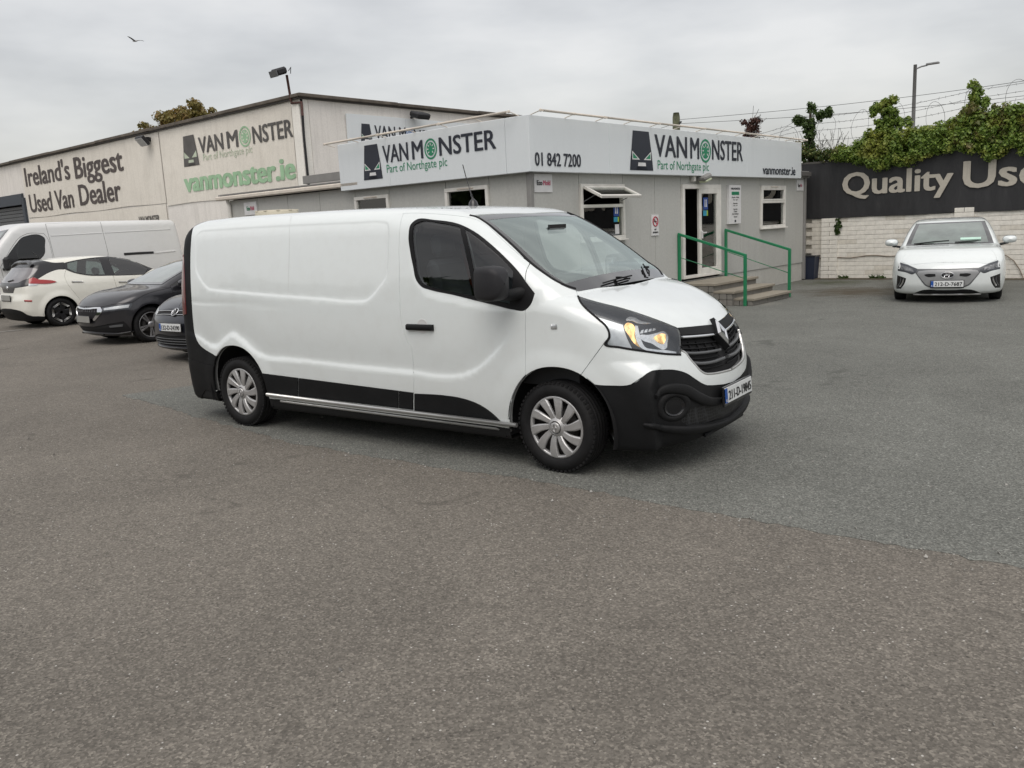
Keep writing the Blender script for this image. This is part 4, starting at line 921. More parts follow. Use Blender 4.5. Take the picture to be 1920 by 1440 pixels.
# ---- cream electric hatchback seen from behind
def build_hatch():
    root = thing('parked_car', 'cream hatchback with black tailgate, its rear to the camera, between the white long van and dark grey car', 'car', (-13.79, 4.06, 0), TH)
    root['label'] = 'cream hatchback with black tailgate and red tail lamps, parked tail out at left'
    W = curve1((.1, .80), (.25, .865), (.45, .89), (.7, .892), (.9, .875), (1.0, .85), (1.1, .805), (1.3, .71), (1.45, .63), (1.6, .54))
    TOP = curve1((-1.2, 1.30), (-.8, 1.40), (-.45, 1.475), (0, 1.52), (.6, 1.548), (1.1, 1.545), (1.5, 1.50), (1.8, 1.43), (2.3, 1.20), (2.65, 1.04), (3.0, .98), (3.4, .86), (3.7, .70))
    FR = curve1((.1, 3.45), (.3, 3.60), (.6, 3.63), (.8, 3.55), (1.0, 3.3)); RE = curve1((.1, -.62), (.25, -.74), (.45, -.82), (.62, -.82), (.80, -.77), (.95, -.76), (1.1, -.68), (1.3, -.50), (1.42, -.42), (1.6, -.30))
    S = Shell(car_G(W, TOP, FR, RE, .26, .14, .2, .16, .11, .06, (3.0, .1), (.3, .10), .17, (0, 2.70)), (-13.79, 4.06), TH, -.05, 2.9, .8, sgn=-1, snap=.25)
    V = lambda *a: np.array(a, float)
    back = [S.px(zl([(95, 690, 1), (92, 606, 1)])), V((S.u0, .1), (S.u0, .62))]
    blk = [S.px(zl([(860, 374, 1), (870, 470, 1), (790, 470), (660, 512), (508, 600, 1), (470, 578, 1), (395, 602, 1), (385, 692, 1), (330, 702), (200, 722, 1)])), S.rr([(-.3, .815, 1), (0, .81, 1)]), V((S.u0, .50)), S.px(zl([(370, 352, 1), (500, 335, 1), (620, 358), (720, 377), (860, 373, 1)]))]
    rg = [S.rr([(0, 1.02, 1), (-.50, 1.04, 1)]), S.px(zl([(395, 590, 1), (455, 535), (518, 462, 1), (420, 447)])), S.rr([(-.3, 1.36, 1), (0, 1.37, 1)])]
    lamp = S.px(zl([(392, 602, 1), (450, 580), (508, 602), (620, 612), (740, 628), (765, 640, 1), (700, 656), (520, 664), (388, 662, 1)]), True)
    lampw = S.px(zl([(388, 664, 1), (520, 666, 1), (500, 682), (440, 690), (385, 692, 1)]), True)
    dlo = S.px(zv([(612, 582, 1), (700, 560), (850, 535), (1000, 521), (1180, 523), (1300, 548), (1420, 588), (1495, 625, 1), (1440, 655), (1385, 693, 1), (1100, 702), (800, 695), (700, 672), (622, 640, 1)]), True)
    g1 = S.px(zv([(650, 583, 1), (800, 549), (958, 535, 1), (1012, 692, 1), (850, 688), (720, 664), (652, 632, 1)]), True)
    g2 = S.px(zv([(1045, 531, 1), (1180, 531), (1300, 560), (1425, 640, 1), (1385, 690, 1), (1110, 696, 1)]), True)
    rd = [S.px(zv([(636, 650, 1), (622, 690), (648, 775), (720, 870), (778, 942, 1)])), S.sd([(.40, .42, 1), (.50, .28, 1), (1.16, .28, 1), (1.17, .60, 1)]), S.px(zv([(1122, 805, 1), (1089, 704, 1), (800, 697), (700, 674), (636, 650, 1)]))]
    fd = [S.px(zv([(1091, 704, 1), (1124, 805, 1)])), S.sd([(1.18, .60, 1), (1.18, .28, 1), (2.12, .28, 1), (2.25, .6), (2.28, .98, 1)]), S.px(zv([(1388, 695, 1)]*1+[(1091, 704, 1)]))]
    low = [S.px(zl([(440, 1102, 1), (360, 1078), (300, 1040), (200, 1012), (75, 995, 1)])), V((S.u0, -.40), (S.u0, S.v0), (S.u1, S.v0), (S.u1, S.v0+.45)), S.sd([(3.1, .27, 1), (2, .25), (.4, .25), (-.3, .25, 1)])]
    ws = [S.tp([(2.62, 0, 1), (2.55, -.45), (2.40, -.66, 1), (1.95, -.62), (1.62, -.55, 1), (1.60, 0, 1)])]
    S.cut([('blk', blk), ('rg', rg), ('low', low), ('rd', rd), ('fd', fd), ('dlo', dlo), ('g1', g1), ('g2', g2), ('lamp', lamp), ('lampw', lampw)]+arcs(S, 2.70, .372), .05, [(-1.5, .4, -.7, .8, .03)])
    c = M['cream']
    S.panel('body', ['base'], c, root, gap=.002); S.panel('tailgate', ['blk'], M['black'], root, off=.003); S.panel('rear_window', ['rg'], M['greyglass'], root, off=.006, gap=0)
    S.panel('rear_door', ['rd'], c, root, 'pair', gap=.004); S.panel('front_door', ['fd'], c, root, 'pair', gap=.004)
    S.panel('lower_trim', ['low'], M['plastic'], root, off=.004); S.panel('window_frame', ['dlo'], M['black'], root, 'pair', off=.002)
    S.panel('side_window', ['g1', 'g2'], M['glass_car'], root, 'pair', off=-.002, gap=0, flange=0)
    S.panel('tail_lamp', ['lamp'], M['red_lamp'], root, 'pair', off=.012, gap=0); S.panel('reversing_lamp', ['lampw'], M['lamp_silver'], root, 'pair', off=.010, gap=0)
    finish(S, root, c, None, ['rd', 'fd', 'blk', 'lamp', 'lampw', 'rg', 'low'])
    for a, b in ((690, 800), (1143, 1232)): S.strip('door_handle', S.px(zv([(a, 764, 1), (b, 762, 1)])), .030, .022, M['silverbar'], root, mode='pair')
    S.strip('reflector', S.px(zv([(235, 946, 1), (308, 948, 1)])), .035, .012, M['red_lamp'], root, mode='pair')
    S.strip('spoiler', np.concatenate([S.rr([(0, 1.46, 1), (-.40, 1.44), (-.56, 1.38, 1)])]), .10, .05, M['black'], root, mode='pair', base=.03)
    S.strip('rear_wiper', S.rr([(0.0, 1.06, 1), (-.22, 1.09, 1)]), .03, .03, M['black'], root)
    pp = S.rr([(0, .70), (0.001, .70)])[0]; number_plate(root, (pp[0]-.02, 0, .70), (0, -1, 0), (.05, 0, 1), None, faded=True)
    disc(S, 'badge', S.rr([(0, .92), (.001, .92)])[0], .055, .05, M['chrome'], root)
    MB().tube([(.05, 0, 1.52), (-.02, 0, 1.60), (-.12, 0, 1.70)], .006, 5).build('aerial', M['black'], root)
    for s_ in (-1, 1): side_mirror(root, (2.18, .98, 1.03), s_, M['cream'])
    car_setup(root, S, 2.70, .325, .205, .222, 'hexagon', .765, .372); seat_row(root, 1.35, (-.37, .37)); seat_row(root, .45, (-.37, .37), .64)
    return root
M['greyglass'] = simple('rear_glass', (.16, .15, .155), .08, coat=.8, spec=.6)
HATCH = build_hatch()

# ---- dark grey estate with wide chrome grille
def build_sedan():
    rz = TH-math.pi; q_ = gr(288, 641)[:2]; h_ = np.array([math.cos(rz), math.sin(rz)]); loc = tuple(q_-np.array([-h_[1], h_[0]])*.86-h_*2.686)
    root = thing('parked_car', 'dark grey car with wide chrome framed grille, between cream hatchback and small dark car', 'car', (*loc, 0), rz)
    W = curve1((.1, .80), (.25, .87), (.45, .905), (.7, .912), (.85, .900), (.95, .87), (1.02, .83), (1.2, .73), (1.4, .62), (1.55, .54))
    TOP = curve1((-1.2, 1.15), (-.7, 1.30), (-.2, 1.41), (.4, 1.465), (.9, 1.465), (1.3, 1.42), (1.6, 1.33), (2.1, 1.13), (2.42, 1.0), (2.8, .955), (3.2, .90), (3.5, .80), (3.8, .66))
    FR = curve1((.1, 3.28), (.22, 3.42), (.36, 3.48), (.6, 3.48), (.74, 3.44), (.82, 3.38), (1.0, 3.12)); RE = curve1((.1, -.6), (.3, -.76), (.8, -.80), (1.1, -.74), (1.3, -.55), (1.5, -.3))
    S = Shell(car_G(W, TOP, FR, RE, .29, .12, .28, .2, .10, .05, (2.9, .14), (.0, .08), .16, (0, 2.686)), loc, rz, -.1, 2.75, .72, sgn=1, snap=.12)
    V = lambda *a: np.array(a, float)
    gro = S.px(zv([(812, 1016, 1), (835, 1022), (900, 1012), (972, 1010, 1), (986, 1045), (957, 1090), (918, 1138, 1), (850, 1137), (800, 1132, 1)]))
    gri = S.px(zv([(812, 1028, 1), (840, 1034), (900, 1026), (942, 1024, 1), (940, 1060), (905, 1119, 1), (850, 1117), (800, 1112, 1)]))
    hl = S.px(zv([(968, 1013, 1), (1060, 1000), (1200, 974), (1277, 968, 1), (1268, 1000), (1243, 1030, 1), (1100, 1041), (984, 1050, 1)]), True, 3)
    hs = S.px(zv([(1000, 1018, 1), (1100, 1002), (1250, 982, 1), (1238, 1012, 1), (1100, 1028), (1000, 1038, 1)]), True, 3)
    low = [S.px(zv([(800, 1210, 1), (900, 1198), (1040, 1172), (1190, 1146, 1), (1230, 1180), (1268, 1238, 1), (1150, 1256), (950, 1252), (800, 1244, 1)]))]
    fog = S.px(zv([(1050, 1190, 1), (1100, 1182), (1185, 1174, 1), (1180, 1196, 1), (1060, 1206, 1)]), True)
    bon = [S.px(zv([(812, 1005, 1), (900, 1002), (966, 1004), (1100, 980), (1278, 960, 1), (1400, 888), (1550, 842), (1700, 812, 1)])), S.px(zs([(800, 566, 1), (600, 557, 1)])), V((S.u1, .55), (S.u1, .12))]
    ws = [S.px(zs([(600, 552, 1), (760, 556), (872, 558, 1), (960, 480), (1030, 385), (1090, 305), (1180, 215, 1)])), V((1.45, S.v1), (S.u1, S.v1), (S.u1, .6))]
    dlo = S.sd([(-.55, 1.02, 1), (.5, .99), (1.6, .985), (2.25, .975, 1), (1.9, 1.13), (1.50, 1.30), (1.1, 1.37), (.3, 1.39), (-.3, 1.30), (-.55, 1.15)], True)
    fd = [S.sd([(.98, .98, 1), (.95, .6), (.98, .27, 1), (2.10, .27, 1), (2.20, .55), (2.24, .98, 1)])]; rd = [S.sd([(.10, .99, 1), (.10, .8), (.32, .55), (.42, .27, 1), (.96, .27, 1), (.93, .6), (.96, .98, 1)])]
    S.cut([('bon', bon), ('hl', hl), ('hs', hs), ('low', low), ('fog', fog), ('gro', [gro]), ('gri', [gri]), ('rd', rd), ('fd', fd), ('dlo', dlo)]+arcs(S, 2.686, .372), .05, [(2.6, S.u1, -.6, .5, .026)], (), {'gro': .22, 'gri': .22, 'low': .25, 'bon': .22})
    p = M['slate']; S.panel('body', ['base'], p, root, gap=.002); S.panel('bonnet', ['bon'], p, root, gap=.005)
    for k, nm in (('fd', 'front_door'), ('rd', 'rear_door')): S.panel(nm, [k], p, root, 'pair', gap=.003)
    gf = S.panel('grille_frame', ['gro'], M['chrome'], root, off=.014, gap=0)[0]; S.panel('grille', ['gri'], M['matt'], root, off=-.004, gap=0, flange=0)
    for k in range(7):
        y = .05+k*.075; S.strip('grille_slat', S.fr([(y, .60, 1), (y*.97, .69, 1)]), .014, .010, M['black'], gf, mode='pair', off=-.004)
    h = S.panel('headlight', ['hl'], M['lamp_dark'], root, 'pair', off=-.002, gap=0); S.panel('lamp_strip', ['hs'], M['lamp_silver'], root, 'pair', off=.002, gap=0, flange=0)
    S.panel('lower_intake', ['low'], M['matt'], root, off=-.012, gap=0, flange=0); S.panel('fog_lamp', ['fog'], M['grey'], root, 'pair', off=.0, gap=0)
    S.panel('window_frame', ['dlo'], M['glass_dark'], root, 'pair', off=-.002, gap=0)
    finish(S, root, p, None, ['bon', 'fd', 'rd', 'hl', 'low', 'gro'])
    S.strip('bumper_trim', S.px(zv([(800, 1252, 1), (950, 1262), (1150, 1266), (1290, 1240, 1)])), .03, .012, M['black'], root, mode='pair')
    pp = S.fr([(0, .47), (.001, .47)])[0]; number_plate(root, (pp[0]+.02, 0, .475), (0, 1, 0), (-.02, 0, 1), None, faded=True)
    disc(S, 'badge', S.fr([(0, .80), (.001, .80)])[0]+np.array([-.02, 0, .0]), .042, .042, M['chrome'], root)
    screen_patch(S, root, [(1.42, .58), (2.38, .70)], TOPW=None)
    side_mirror(root, (2.05, 1.0, 1.02), 1, M['slate']); side_mirror(root, (2.05, 1.0, 1.02), -1, M['slate'])
    car_setup(root, S, 2.686, .325, .215, .225, 'fivetwin', .78, .372); seat_row(root, 1.2, (-.37, .37), .55)
    MB().prism([(1.75, .5), (1.75, .93), (2.45, .93), (2.45, .5)], 'y', -.7, .7).build('dashboard', M['dash'], root)
    MB().box((2.28, .30, .965), (.16, .32, .012), Matrix.Rotation(0, 4, 'Z')).build('windscreen_paper', M['plate'], root)
    return root
def screen_patch(S, root, ends, TOPW=None, n=14, m=19, lift=.006, cutoff=None):
    """windscreen laid on the shell from its top edge (x, half width) to its base; opaque, its colour imitates bright see-through glass"""
    (xa, wa), (xb, wb) = ends; V = []; t = np.linspace(-1, 1, m)
    for i in range(n):
        q = i/(n-1); w = wa+(wb-wa)*q; x = xa+(xb-xa)*q
        for tt in t: V.append((x-.10*(tt*w)**2*1.2, tt*w, 3.0))
    V = np.array(V); P, _ = S.march(V, np.tile([0, 0, -1.], (len(V), 1)), 0, 3.0, .02); N = S.normal(P)
    def mk(nm, sel, mat, off):
        Fc = [(i*m+j, (i+1)*m+j, (i+1)*m+j+1, i*m+j+1) for i in range(n-1) for j in range(m-1) if sel(i, j)]
        me = bpy.data.meshes.new(nm); used = sorted({k for f in Fc for k in f}); mp = {k: a for a, k in enumerate(used)}
        me.from_pydata((P[used]+N[used]*off).tolist(), [], [tuple(mp[k] for k in f) for f in Fc]); me.polygons.foreach_set('use_smooth', [True]*len(Fc)); me.update(); me.normals_split_custom_set_from_vertices([tuple(v) for v in N[used]]); return link(nm, me, mat, root)
    edge = lambda i, j: i == 0 or i == n-2 or j == 0 or j == m-2
    mk('screen_border', edge, M['frit'], lift); mk('windscreen', lambda i, j: not edge(i, j), M['screen_tint'], lift+.001)
M['screen_tint'] = simple('car_windscreen', (.15, .185, .168), .05, coat=1.0, spec=1.0, var=.35, vscale=2.5)  # opaque; pale mottled colour stands in for light and cabin seen through glass
SEDAN = build_sedan()

# ---- small dark car half hidden by the van
def build_small():
    loc = (-4.63, 4.84); rz = TH-math.pi+math.radians(6)
    root = thing('parked_car', 'dark blue-grey small car with round badge, half hidden behind the large van', 'car', (*loc, 0), rz)
    W = curve1((.1, .80), (.25, .86), (.45, .89), (.75, .895), (.9, .88), (1.0, .84), (1.2, .75), (1.4, .65), (1.55, .56))
    TOP = curve1((-1.2, 1.25), (-.5, 1.40), (.2, 1.475), (.9, 1.48), (1.3, 1.43), (1.7, 1.27), (2.2, 1.06), (2.5, 1.0), (2.9, .95), (3.2, .88), (3.4, .80), (3.7, .62))
    FR = curve1((.1, 3.30), (.22, 3.44), (.36, 3.487), (.6, 3.475), (.74, 3.42), (.85, 3.33), (1.0, 3.1)); RE = curve1((.1, -.6), (.3, -.70), (.8, -.74), (1.1, -.70), (1.3, -.55), (1.5, -.3))
    S = Shell(car_G(W, TOP, FR, RE, .27, .12, .20, .2, .10, .05, (2.9, .12), (.0, .08), .16, (0, 2.637)), loc, rz, -.1, 2.6, .70, sgn=1, snap=.03)
    V = lambda *a: np.array(a, float)
    band = [S.fr([(0, .775, 1), (.3, .765), (.55, .74, 1), (.56, .69, 1), (.3, .695), (0, .69, 1)])]
    hl = [S.fr([(.57, .69, 1), (.57, .745, 1), (.70, .78), (.80, .80, 1), (.80, .73), (.72, .69, 1)])]
    low = [S.fr([(0, .40, 1), (.5, .40), (.62, .37, 1), (.58, .25, 1), (0, .24, 1)])]
    bon = [S.fr([(0, .785, 1), (.3, .775), (.58, .752), (.66, .79, 1)]), S.tp([(3.0, .68, 1), (2.45, .70, 1), (2.5, .3), (2.52, 0, 1)])]
    dlo = S.sd([(-.45, 1.05, 1), (1.6, 1.0), (2.25, .99, 1), (1.9, 1.14), (1.45, 1.33), (.8, 1.41), (.1, 1.39), (-.4, 1.25)], True)
    fd = [S.sd([(.98, .98, 1), (.95, .6), (.98, .27, 1), (2.05, .27, 1), (2.18, .55), (2.22, .98, 1)])]
    S.cut([('bon', bon), ('band', band), ('hl', hl), ('low', low), ('fd', fd), ('dlo', dlo)]+arcs(S, 2.637, .36), .05, [(2.6, S.u1, -.55, .4, .028)])
    p = M['navy']; S.panel('body', ['base'], p, root, gap=.002); S.panel('bonnet', ['bon'], p, root, gap=.005); S.panel('front_door', ['fd'], p, root, 'pair', gap=.003)
    S.panel('grille', ['band'], M['matt'], root, off=.002, gap=0); S.panel('headlight', ['hl'], M['lamp_silver'], root, 'pair', off=.002, gap=0); lo = S.panel('lower_grille', ['low'], M['matt'], root, off=-.012, gap=0, flange=0)[0]
    S.panel('side_window', ['dlo'], M['glass_dark'], root, 'pair', off=-.002, gap=0)
    finish(S, root, p, None, ['bon', 'fd', 'hl', 'low', 'band'])
    for z_ in (.705, .755): S.strip('grille_trim', S.fr([(0.0, z_, 1), (.3, z_-.004), (.55, z_-.02, 1)]), .010, .010, M['chrome'], root, mode='pair', off=.004)
    for z_ in (.275, .315, .355): S.strip('grille_blade', S.fr([(0.0, z_, 1), (.3, z_), (.57, z_, 1)]), .012, .012, M['grey'], lo, mode='pair', off=-.012)
    S.strip('front_lip', S.fr([(0.0, .215, 1), (.4, .215), (.75, .22, 1)]), .04, .02, M['black'], root, mode='pair')
    bp_ = S.fr([(0, .735), (.001, .735)])[0]; b, Mx = disc(S, 'badge', bp_, .070, .070, M['ink'], root, .016)
    MB().tube([tuple(Mx @ Vector((.066*math.cos(a), .066*math.sin(a), .016))) for a in np.linspace(0, 2*math.pi, 25)], .007, 6, False).build('badge_ring', M['chrome'], b)
    for pts in (((-.050, .034), (-.024, -.052), (0, .0), (.024, -.052), (.050, .034)), ((-.026, .054), (0, .004), (.026, .054))):
        MB().tube([tuple(Mx @ Vector((a*1.0, c*1.0, .019))) for a, c in pts], .0065, 5).build('badge_letter', M['chrome'], b)
    pp = S.fr([(0, .53), (.001, .53)])[0]; number_plate(root, (pp[0]+.02, 0, .53), (0, 1, 0), (-.04, 0, 1), '132-D-24390')
    screen_patch(S, root, [(1.40, .58), (2.42, .68)])
    side_mirror(root, (2.05, .98, 1.02), 1, M['navy']); side_mirror(root, (2.05, .98, 1.02), -1, M['navy'])
    car_setup(root, S, 2.637, .315, .205, .20, 'plain', .765, .36); return root
SMALL = build_small()

# ---- white hatchback facing the camera on the right
def build_white():
    rz = math.radians(-81.8); loc = (3.68, 14.58)
    root = thing('parked_car', 'white hatchback facing the camera on its own in front of the brick wall', 'car', (*loc, 0), rz)
    W = curve1((.1, .80), (.25, .875), (.45, .905), (.7, .91), (.9, .885), (1.0, .83), (1.2, .76), (1.35, .69), (1.5, .62))
    TOP = curve1((-1.2, 1.18), (-.5, 1.34), (.3, 1.455), (.9, 1.485), (1.4, 1.455), (1.8, 1.32), (2.2, 1.14), (2.45, 1.02), (2.8, .985), (3.2, .90), (3.5, .76), (3.8, .6))
    FR = curve1((.1, 3.40), (.22, 3.54), (.36, 3.58), (.55, 3.575), (.70, 3.52), (.82, 3.40), (.95, 3.2)); RE = curve1((.1, -.7), (.3, -.84), (.8, -.88), (1.1, -.80), (1.3, -.6), (1.5, -.3))
    S = Shell(car_G(W, TOP, FR, RE, .26, .12, .20, .2, .10, .05, (2.9, .11), (.0, .08), .16, (0, 2.70)), loc, rz, -.1, 2.7, .70, sgn=-1, snap=.07)
    V = lambda *a: np.array(a, float)
    gro = S.px(zi([(925, 716, 1), (620, 716), (548, 716, 1), (524, 765, 1), (595, 862), (650, 928), (700, 950), (925, 952, 1)]))
    gri = S.px(zi([(925, 732, 1), (610, 740), (562, 748), (545, 775, 1), (615, 865), (668, 920), (705, 936), (925, 940, 1)]))
    sl = S.px(zi([(638, 790), (660, 783), (780, 780, 1), (783, 812, 1), (665, 813)]), True)
    hl = S.px(zi([(332, 632, 1), (400, 655), (480, 685), (552, 716, 1), (528, 762, 1), (495, 782), (400, 758), (297, 738, 1), (308, 685)]), True, 3)
    hs = S.px(zi([(322, 668, 1), (345, 668), (420, 690), (490, 715, 1), (505, 752, 1), (420, 742), (318, 715, 1)]), True, 3)
    fogp = S.px(zi([(287, 795, 1), (404, 836, 1), (382, 905), (335, 970, 1), (272, 972, 1)]), True, 3)
    low = S.px(zi([(930, 996, 1), (580, 998), (490, 1038, 1), (530, 1052), (930, 1050, 1)]))
    bon = [S.px(zi([(925, 632, 1), (700, 640), (440, 668, 1), (345, 622, 1), (365, 570), (418, 500, 1), (700, 488), (960, 480, 1)]))]
    lowb = [S.px(zi([(930, 1052, 1), (700, 1052), (494, 1058, 1), (255, 1050, 1)])), S.sd([(3.07, .24, 1), (2.0, .24), (0, .24), (-.8, .24, 1)]), V((S.u0, S.v0+.5), (S.u0, S.v0), (S.u1, S.v0))]
    dlo = S.sd([(-.45, 1.02, 1), (1.6, 1.0), (2.25, .98, 1), (1.9, 1.12), (1.45, 1.30), (.8, 1.38), (.1, 1.34), (-.4, 1.2)], True)
    fd = [S.sd([(.98, .98, 1), (.95, .6), (.98, .27, 1), (2.10, .27, 1), (2.22, .55), (2.26, .98, 1)])]
    S.cut([('bon', bon), ('lowb', lowb), ('gro', [gro]), ('gri', [gri]), ('sl', sl), ('hl', hl), ('hs', hs), ('fogp', fogp), ('low', [low]), ('fd', fd), ('dlo', dlo)]+arcs(S, 2.70, .365), .05, [(2.6, S.u1, -.62, .45, .026)], (), {'gro': .14, 'gri': .14, 'low': .14, 'bon': .14, 'lowb': .14})
    p = M['white']; S.panel('body', ['base'], p, root, gap=.002); S.panel('bonnet', ['bon'], p, root, gap=.004); S.panel('front_door', ['fd'], p, root, 'pair', gap=.003)
    S.panel('lower_trim', ['lowb'], M['matt'], root, gap=0)
    S.panel('grille_frame', ['gro'], M['grey'], root, off=.004, gap=0); S.panel('grille_panel', ['gri'], M['silverpanel'], root, off=.006, gap=0); S.panel('grille_slot', ['sl'], M['matt'], root, 'pair', off=.008, gap=0)
    S.panel('headlight', ['hl'], M['lamp_dark'], root, 'pair', off=.003, gap=0); S.panel('lamp_unit', ['hs'], M['lamp_silver2'], root, 'pair', off=.006, gap=0, flange=0)
    S.panel('fog_pocket', ['fogp'], M['black'], root, 'pair', off=-.006, gap=0, flange=0); S.panel('lower_intake', ['low'], M['matt'], root, off=-.008, gap=0, flange=0)
    S.strip('running_lamp', S.px(zi([(372, 840, 1), (358, 890), (325, 940, 1)])), .022, .012, M['silverbar'], root, mode='pair', off=-.004); S.strip('running_lamp', S.px(zi([(335, 825, 1), (330, 880), (300, 935, 1)])), .016, .010, M['grey'], root, mode='pair', off=-.004)
    S.strip('lamp_brow', S.px(zi([(322, 650, 1), (326, 700), (315, 716, 1)])), .02, .012, M['plate'], root, mode='pair', off=.004)
    S.strip('intake_trim', S.px(zi([(925, 1046, 1), (700, 1046), (500, 1044, 1)])), .014, .012, M['silverbar'], root, mode='pair')
    S.panel('side_window', ['dlo'], M['glass_dark'], root, 'pair', off=-.002, gap=0); finish(S, root, p, None, ['bon', 'fd', 'hl', 'gro', 'lowb', 'low', 'fogp'])
    ep = S.px([(1771.5, 516), (1771.5, 516.5)])[0]; ep[1] = 0; b, Mx = disc(S, 'badge', ep, .105, .055, M['black'], root, .016)
    mb = MB(); pts = [tuple(Mx @ Vector((.103*math.cos(a), .053*math.sin(a), .016))) for a in np.linspace(0, 2*math.pi, 25)]; mb.tube(pts, .006, 6, False)
    for q in (((-.052, -.034), (-.018, .034)), ((.018, -.034), (.052, .034)), ((-.036, -.004), (.036, .006))): mb.tube([tuple(Mx @ Vector((a, c, .018))) for a, c in q], .009, 6)
    mb.build('badge_emblem', M['chrome'], b)
    pp = S.px([(1771, 532), (1771, 532.5)])[0]; number_plate(root, (pp[0]+.025, 0, pp[2]), (0, 1, 0), (-.03, 0, 1), '212-D-7687')
    screen_patch(S, root, [(1.60, .60), (2.48, .74)], n=16)
    MB().box((0, 0, 0), (.02, .34, .07), Matrix.Translation((2.30, .36, 1.095)) @ Matrix.Rotation(math.radians(-58), 4, 'Y'), .0).build('windscreen_paper', M['greenpaper'], root)
    MB().tube([(2.41, -.60, 1.035), (2.36, -.25, 1.065), (2.34, .0, 1.075)], .010, 5).build('wiper', M['matt'], root); MB().tube([(2.43, .10, 1.045), (2.36, .45, 1.055), (2.27, .60, 1.06)], .010, 5).build('wiper', M['matt'], root)
    for s_ in (-1, 1): side_mirror(root, (2.12, 1.01, 1.06), s_, M['white'], 1.05)
    car_setup(root, S, 2.70, .32, .205, .205, 'plain', .79, .365); return root
M['silverpanel'] = simple('silver_grille_panel', (.33, .335, .34), .35, .3); M['lamp_silver2'] = simple('lamp_units', (.20, .205, .21), .2, .5, var=.7, vscale=22); M['greenpaper'] = simple('green_paper', (.50, .72, .62), .6)
WHITE = build_white()

# ---- long white van at the left
def build_long():
    loc = (-18.0, 8.8)
    root = thing('delivery_van', 'long white high-roofed van parked behind the cream hatchback at the left edge', 'van', (*loc, 0), TH-math.pi)
    W = curve1((.1, .92), (.3, 1.0), (.5, 1.03), (1.0, 1.035), (1.4, 1.02), (1.9, .97), (2.4, .90), (2.7, .84))
    TOP = curve1((-1.4, 2.47), (0, 2.49), (2.5, 2.50), (3.2, 2.47), (3.5, 2.36), (3.75, 2.12), (4.2, 1.62), (4.42, 1.36), (4.6, 1.29), (5.0, 1.14), (5.3, .95))
    FR = curve1((.1, 4.95), (.3, 5.12), (.6, 5.17), (.9, 5.13), (1.1, 5.05), (1.3, 4.9)); RE = curve1((.1, -1.22), (.5, -1.28), (2.6, -1.14))
    S = Shell(car_G(W, TOP, FR, RE, .16, .02, .25, .10, .16, .04, (4.2, .12), (.0, .02), .2, (0, 4.33)), loc, TH-math.pi, -.3, 3.9, 1.1, sgn=1)
    V = lambda *a: np.array(a, float)
    sl = [S.px(zv([(437, 204, 1), (700, 190), (968, 182, 1), (1010, 350), (1045, 490, 1)])), S.sd([(1.36, .45, 1), (2.75, .45, 1)]), S.px(zv([(520, 520, 1), (480, 360), (437, 204, 1)]))]
    dr = [S.px(zv([(420, 296, 1), (450, 330), (505, 500, 1)])), S.sd([(2.80, .45, 1), (3.85, .45, 1), (3.95, 1.35, 1)]), S.px(zv([(48, 545, 1), (120, 420), (190, 335), (260, 300), (420, 296, 1)]))]
    dlo = S.px(zv([(52, 548, 1), (110, 462), (160, 395), (210, 340), (262, 320), (395, 317), (428, 340), (432, 420), (430, 490), (405, 528), (300, 560), (220, 585), (158, 628, 1), (75, 602, 1)]), True)
    gl = S.px(zv([(150, 440, 1), (190, 375), (240, 336), (300, 326), (392, 324), (420, 345), (424, 420), (422, 488), (395, 522), (300, 550), (180, 560, 1)]), True)
    ws = [S.px(zv([(152, 316, 1), (100, 400), (40, 480), (0, 535), (-60, 600, 1)])), V((S.u1, .30), (S.u1, S.v1)), S.tp([(3.52, 0, 1), (3.50, .5), (3.45, .74, 1)])]
    low = [S.sd([(5.0, .55, 1), (4.8, .55), (4.72, .45, 1)]), S.sd([(3.9, .42, 1), (.5, .42), (-1.0, .45, 1)]), V((S.u0, -.6), (S.u0, S.v0), (S.u1, S.v0), (S.u1, -.45))]
    S.cut([('low', low), ('sl', sl), ('dr', dr), ('dlo', dlo), ('gl', gl)]+arcs(S, 4.33, .41, .35), .07, [])
    p = M['white_old']; S.panel('body', ['base'], p, root, gap=.004); S.panel('sliding_door', ['sl'], p, root, 'pair', gap=.008); S.panel('cab_door', ['dr'], p, root, 'pair', gap=.006); S.panel('lower_trim', ['low'], M['plastic'], root, off=.01)
    S.panel('window_frame', ['dlo'], M['black'], root, 'pair', off=.003, gap=0); S.panel('side_window', ['gl'], M['glass_dark'], root, 'pair', off=.0, gap=0, flange=0)
    finish(S, root, p, None, ['sl', 'dr', 'low'])
    S.strip('door_rail', S.px(zv([(1195, 496, 1), (1340, 487), (1480, 480, 1)])), .07, .015, M['ink'], root, mode='pair'); S.strip('side_crease', S.px(zv([(1490, 486, 1), (1600, 474), (1690, 464, 1)])), .05, .012, p, root, mode='pair')
    S.strip('side_crease', S.px(zv([(490, 320, 1), (980, 291, 1)])), .020, .010, p, root, mode='pair'); S.strip('side_crease', S.px(zv([(1010, 290, 1), (1640, 256, 1)])), .020, .010, p, root, mode='pair')
    screen_patch(S, root, [(3.60, .78), (4.40, .90)])
    for s_ in (-1, 1):
        c = (3.85, 1.22*s_, 1.42); mo = MB().box(c, (.16, .20, .36), None, .06).build('door_mirror', M['plastic2'], root); MB().tube([(3.85, 1.15*s_, 1.30), (3.88, 1.0*s_, 1.28)], .04, 8).build('mirror_arm', M['plastic2'], mo)
        S.strip('headlight', S.fr([(.62*(1 if s_ > 0 else -1), .80, 1), (.80*(1 if s_ > 0 else -1), 1.02, 1)]), .18, .02, M['lamp_silver'], root)
    S.strip('grille', S.fr([(-.5, .78, 1), (.5, .78, 1)]), .22, .02, M['matt'], root)
    car_setup(root, S, 4.33, .345, .225, .22, 'plain', .87, .41); return root
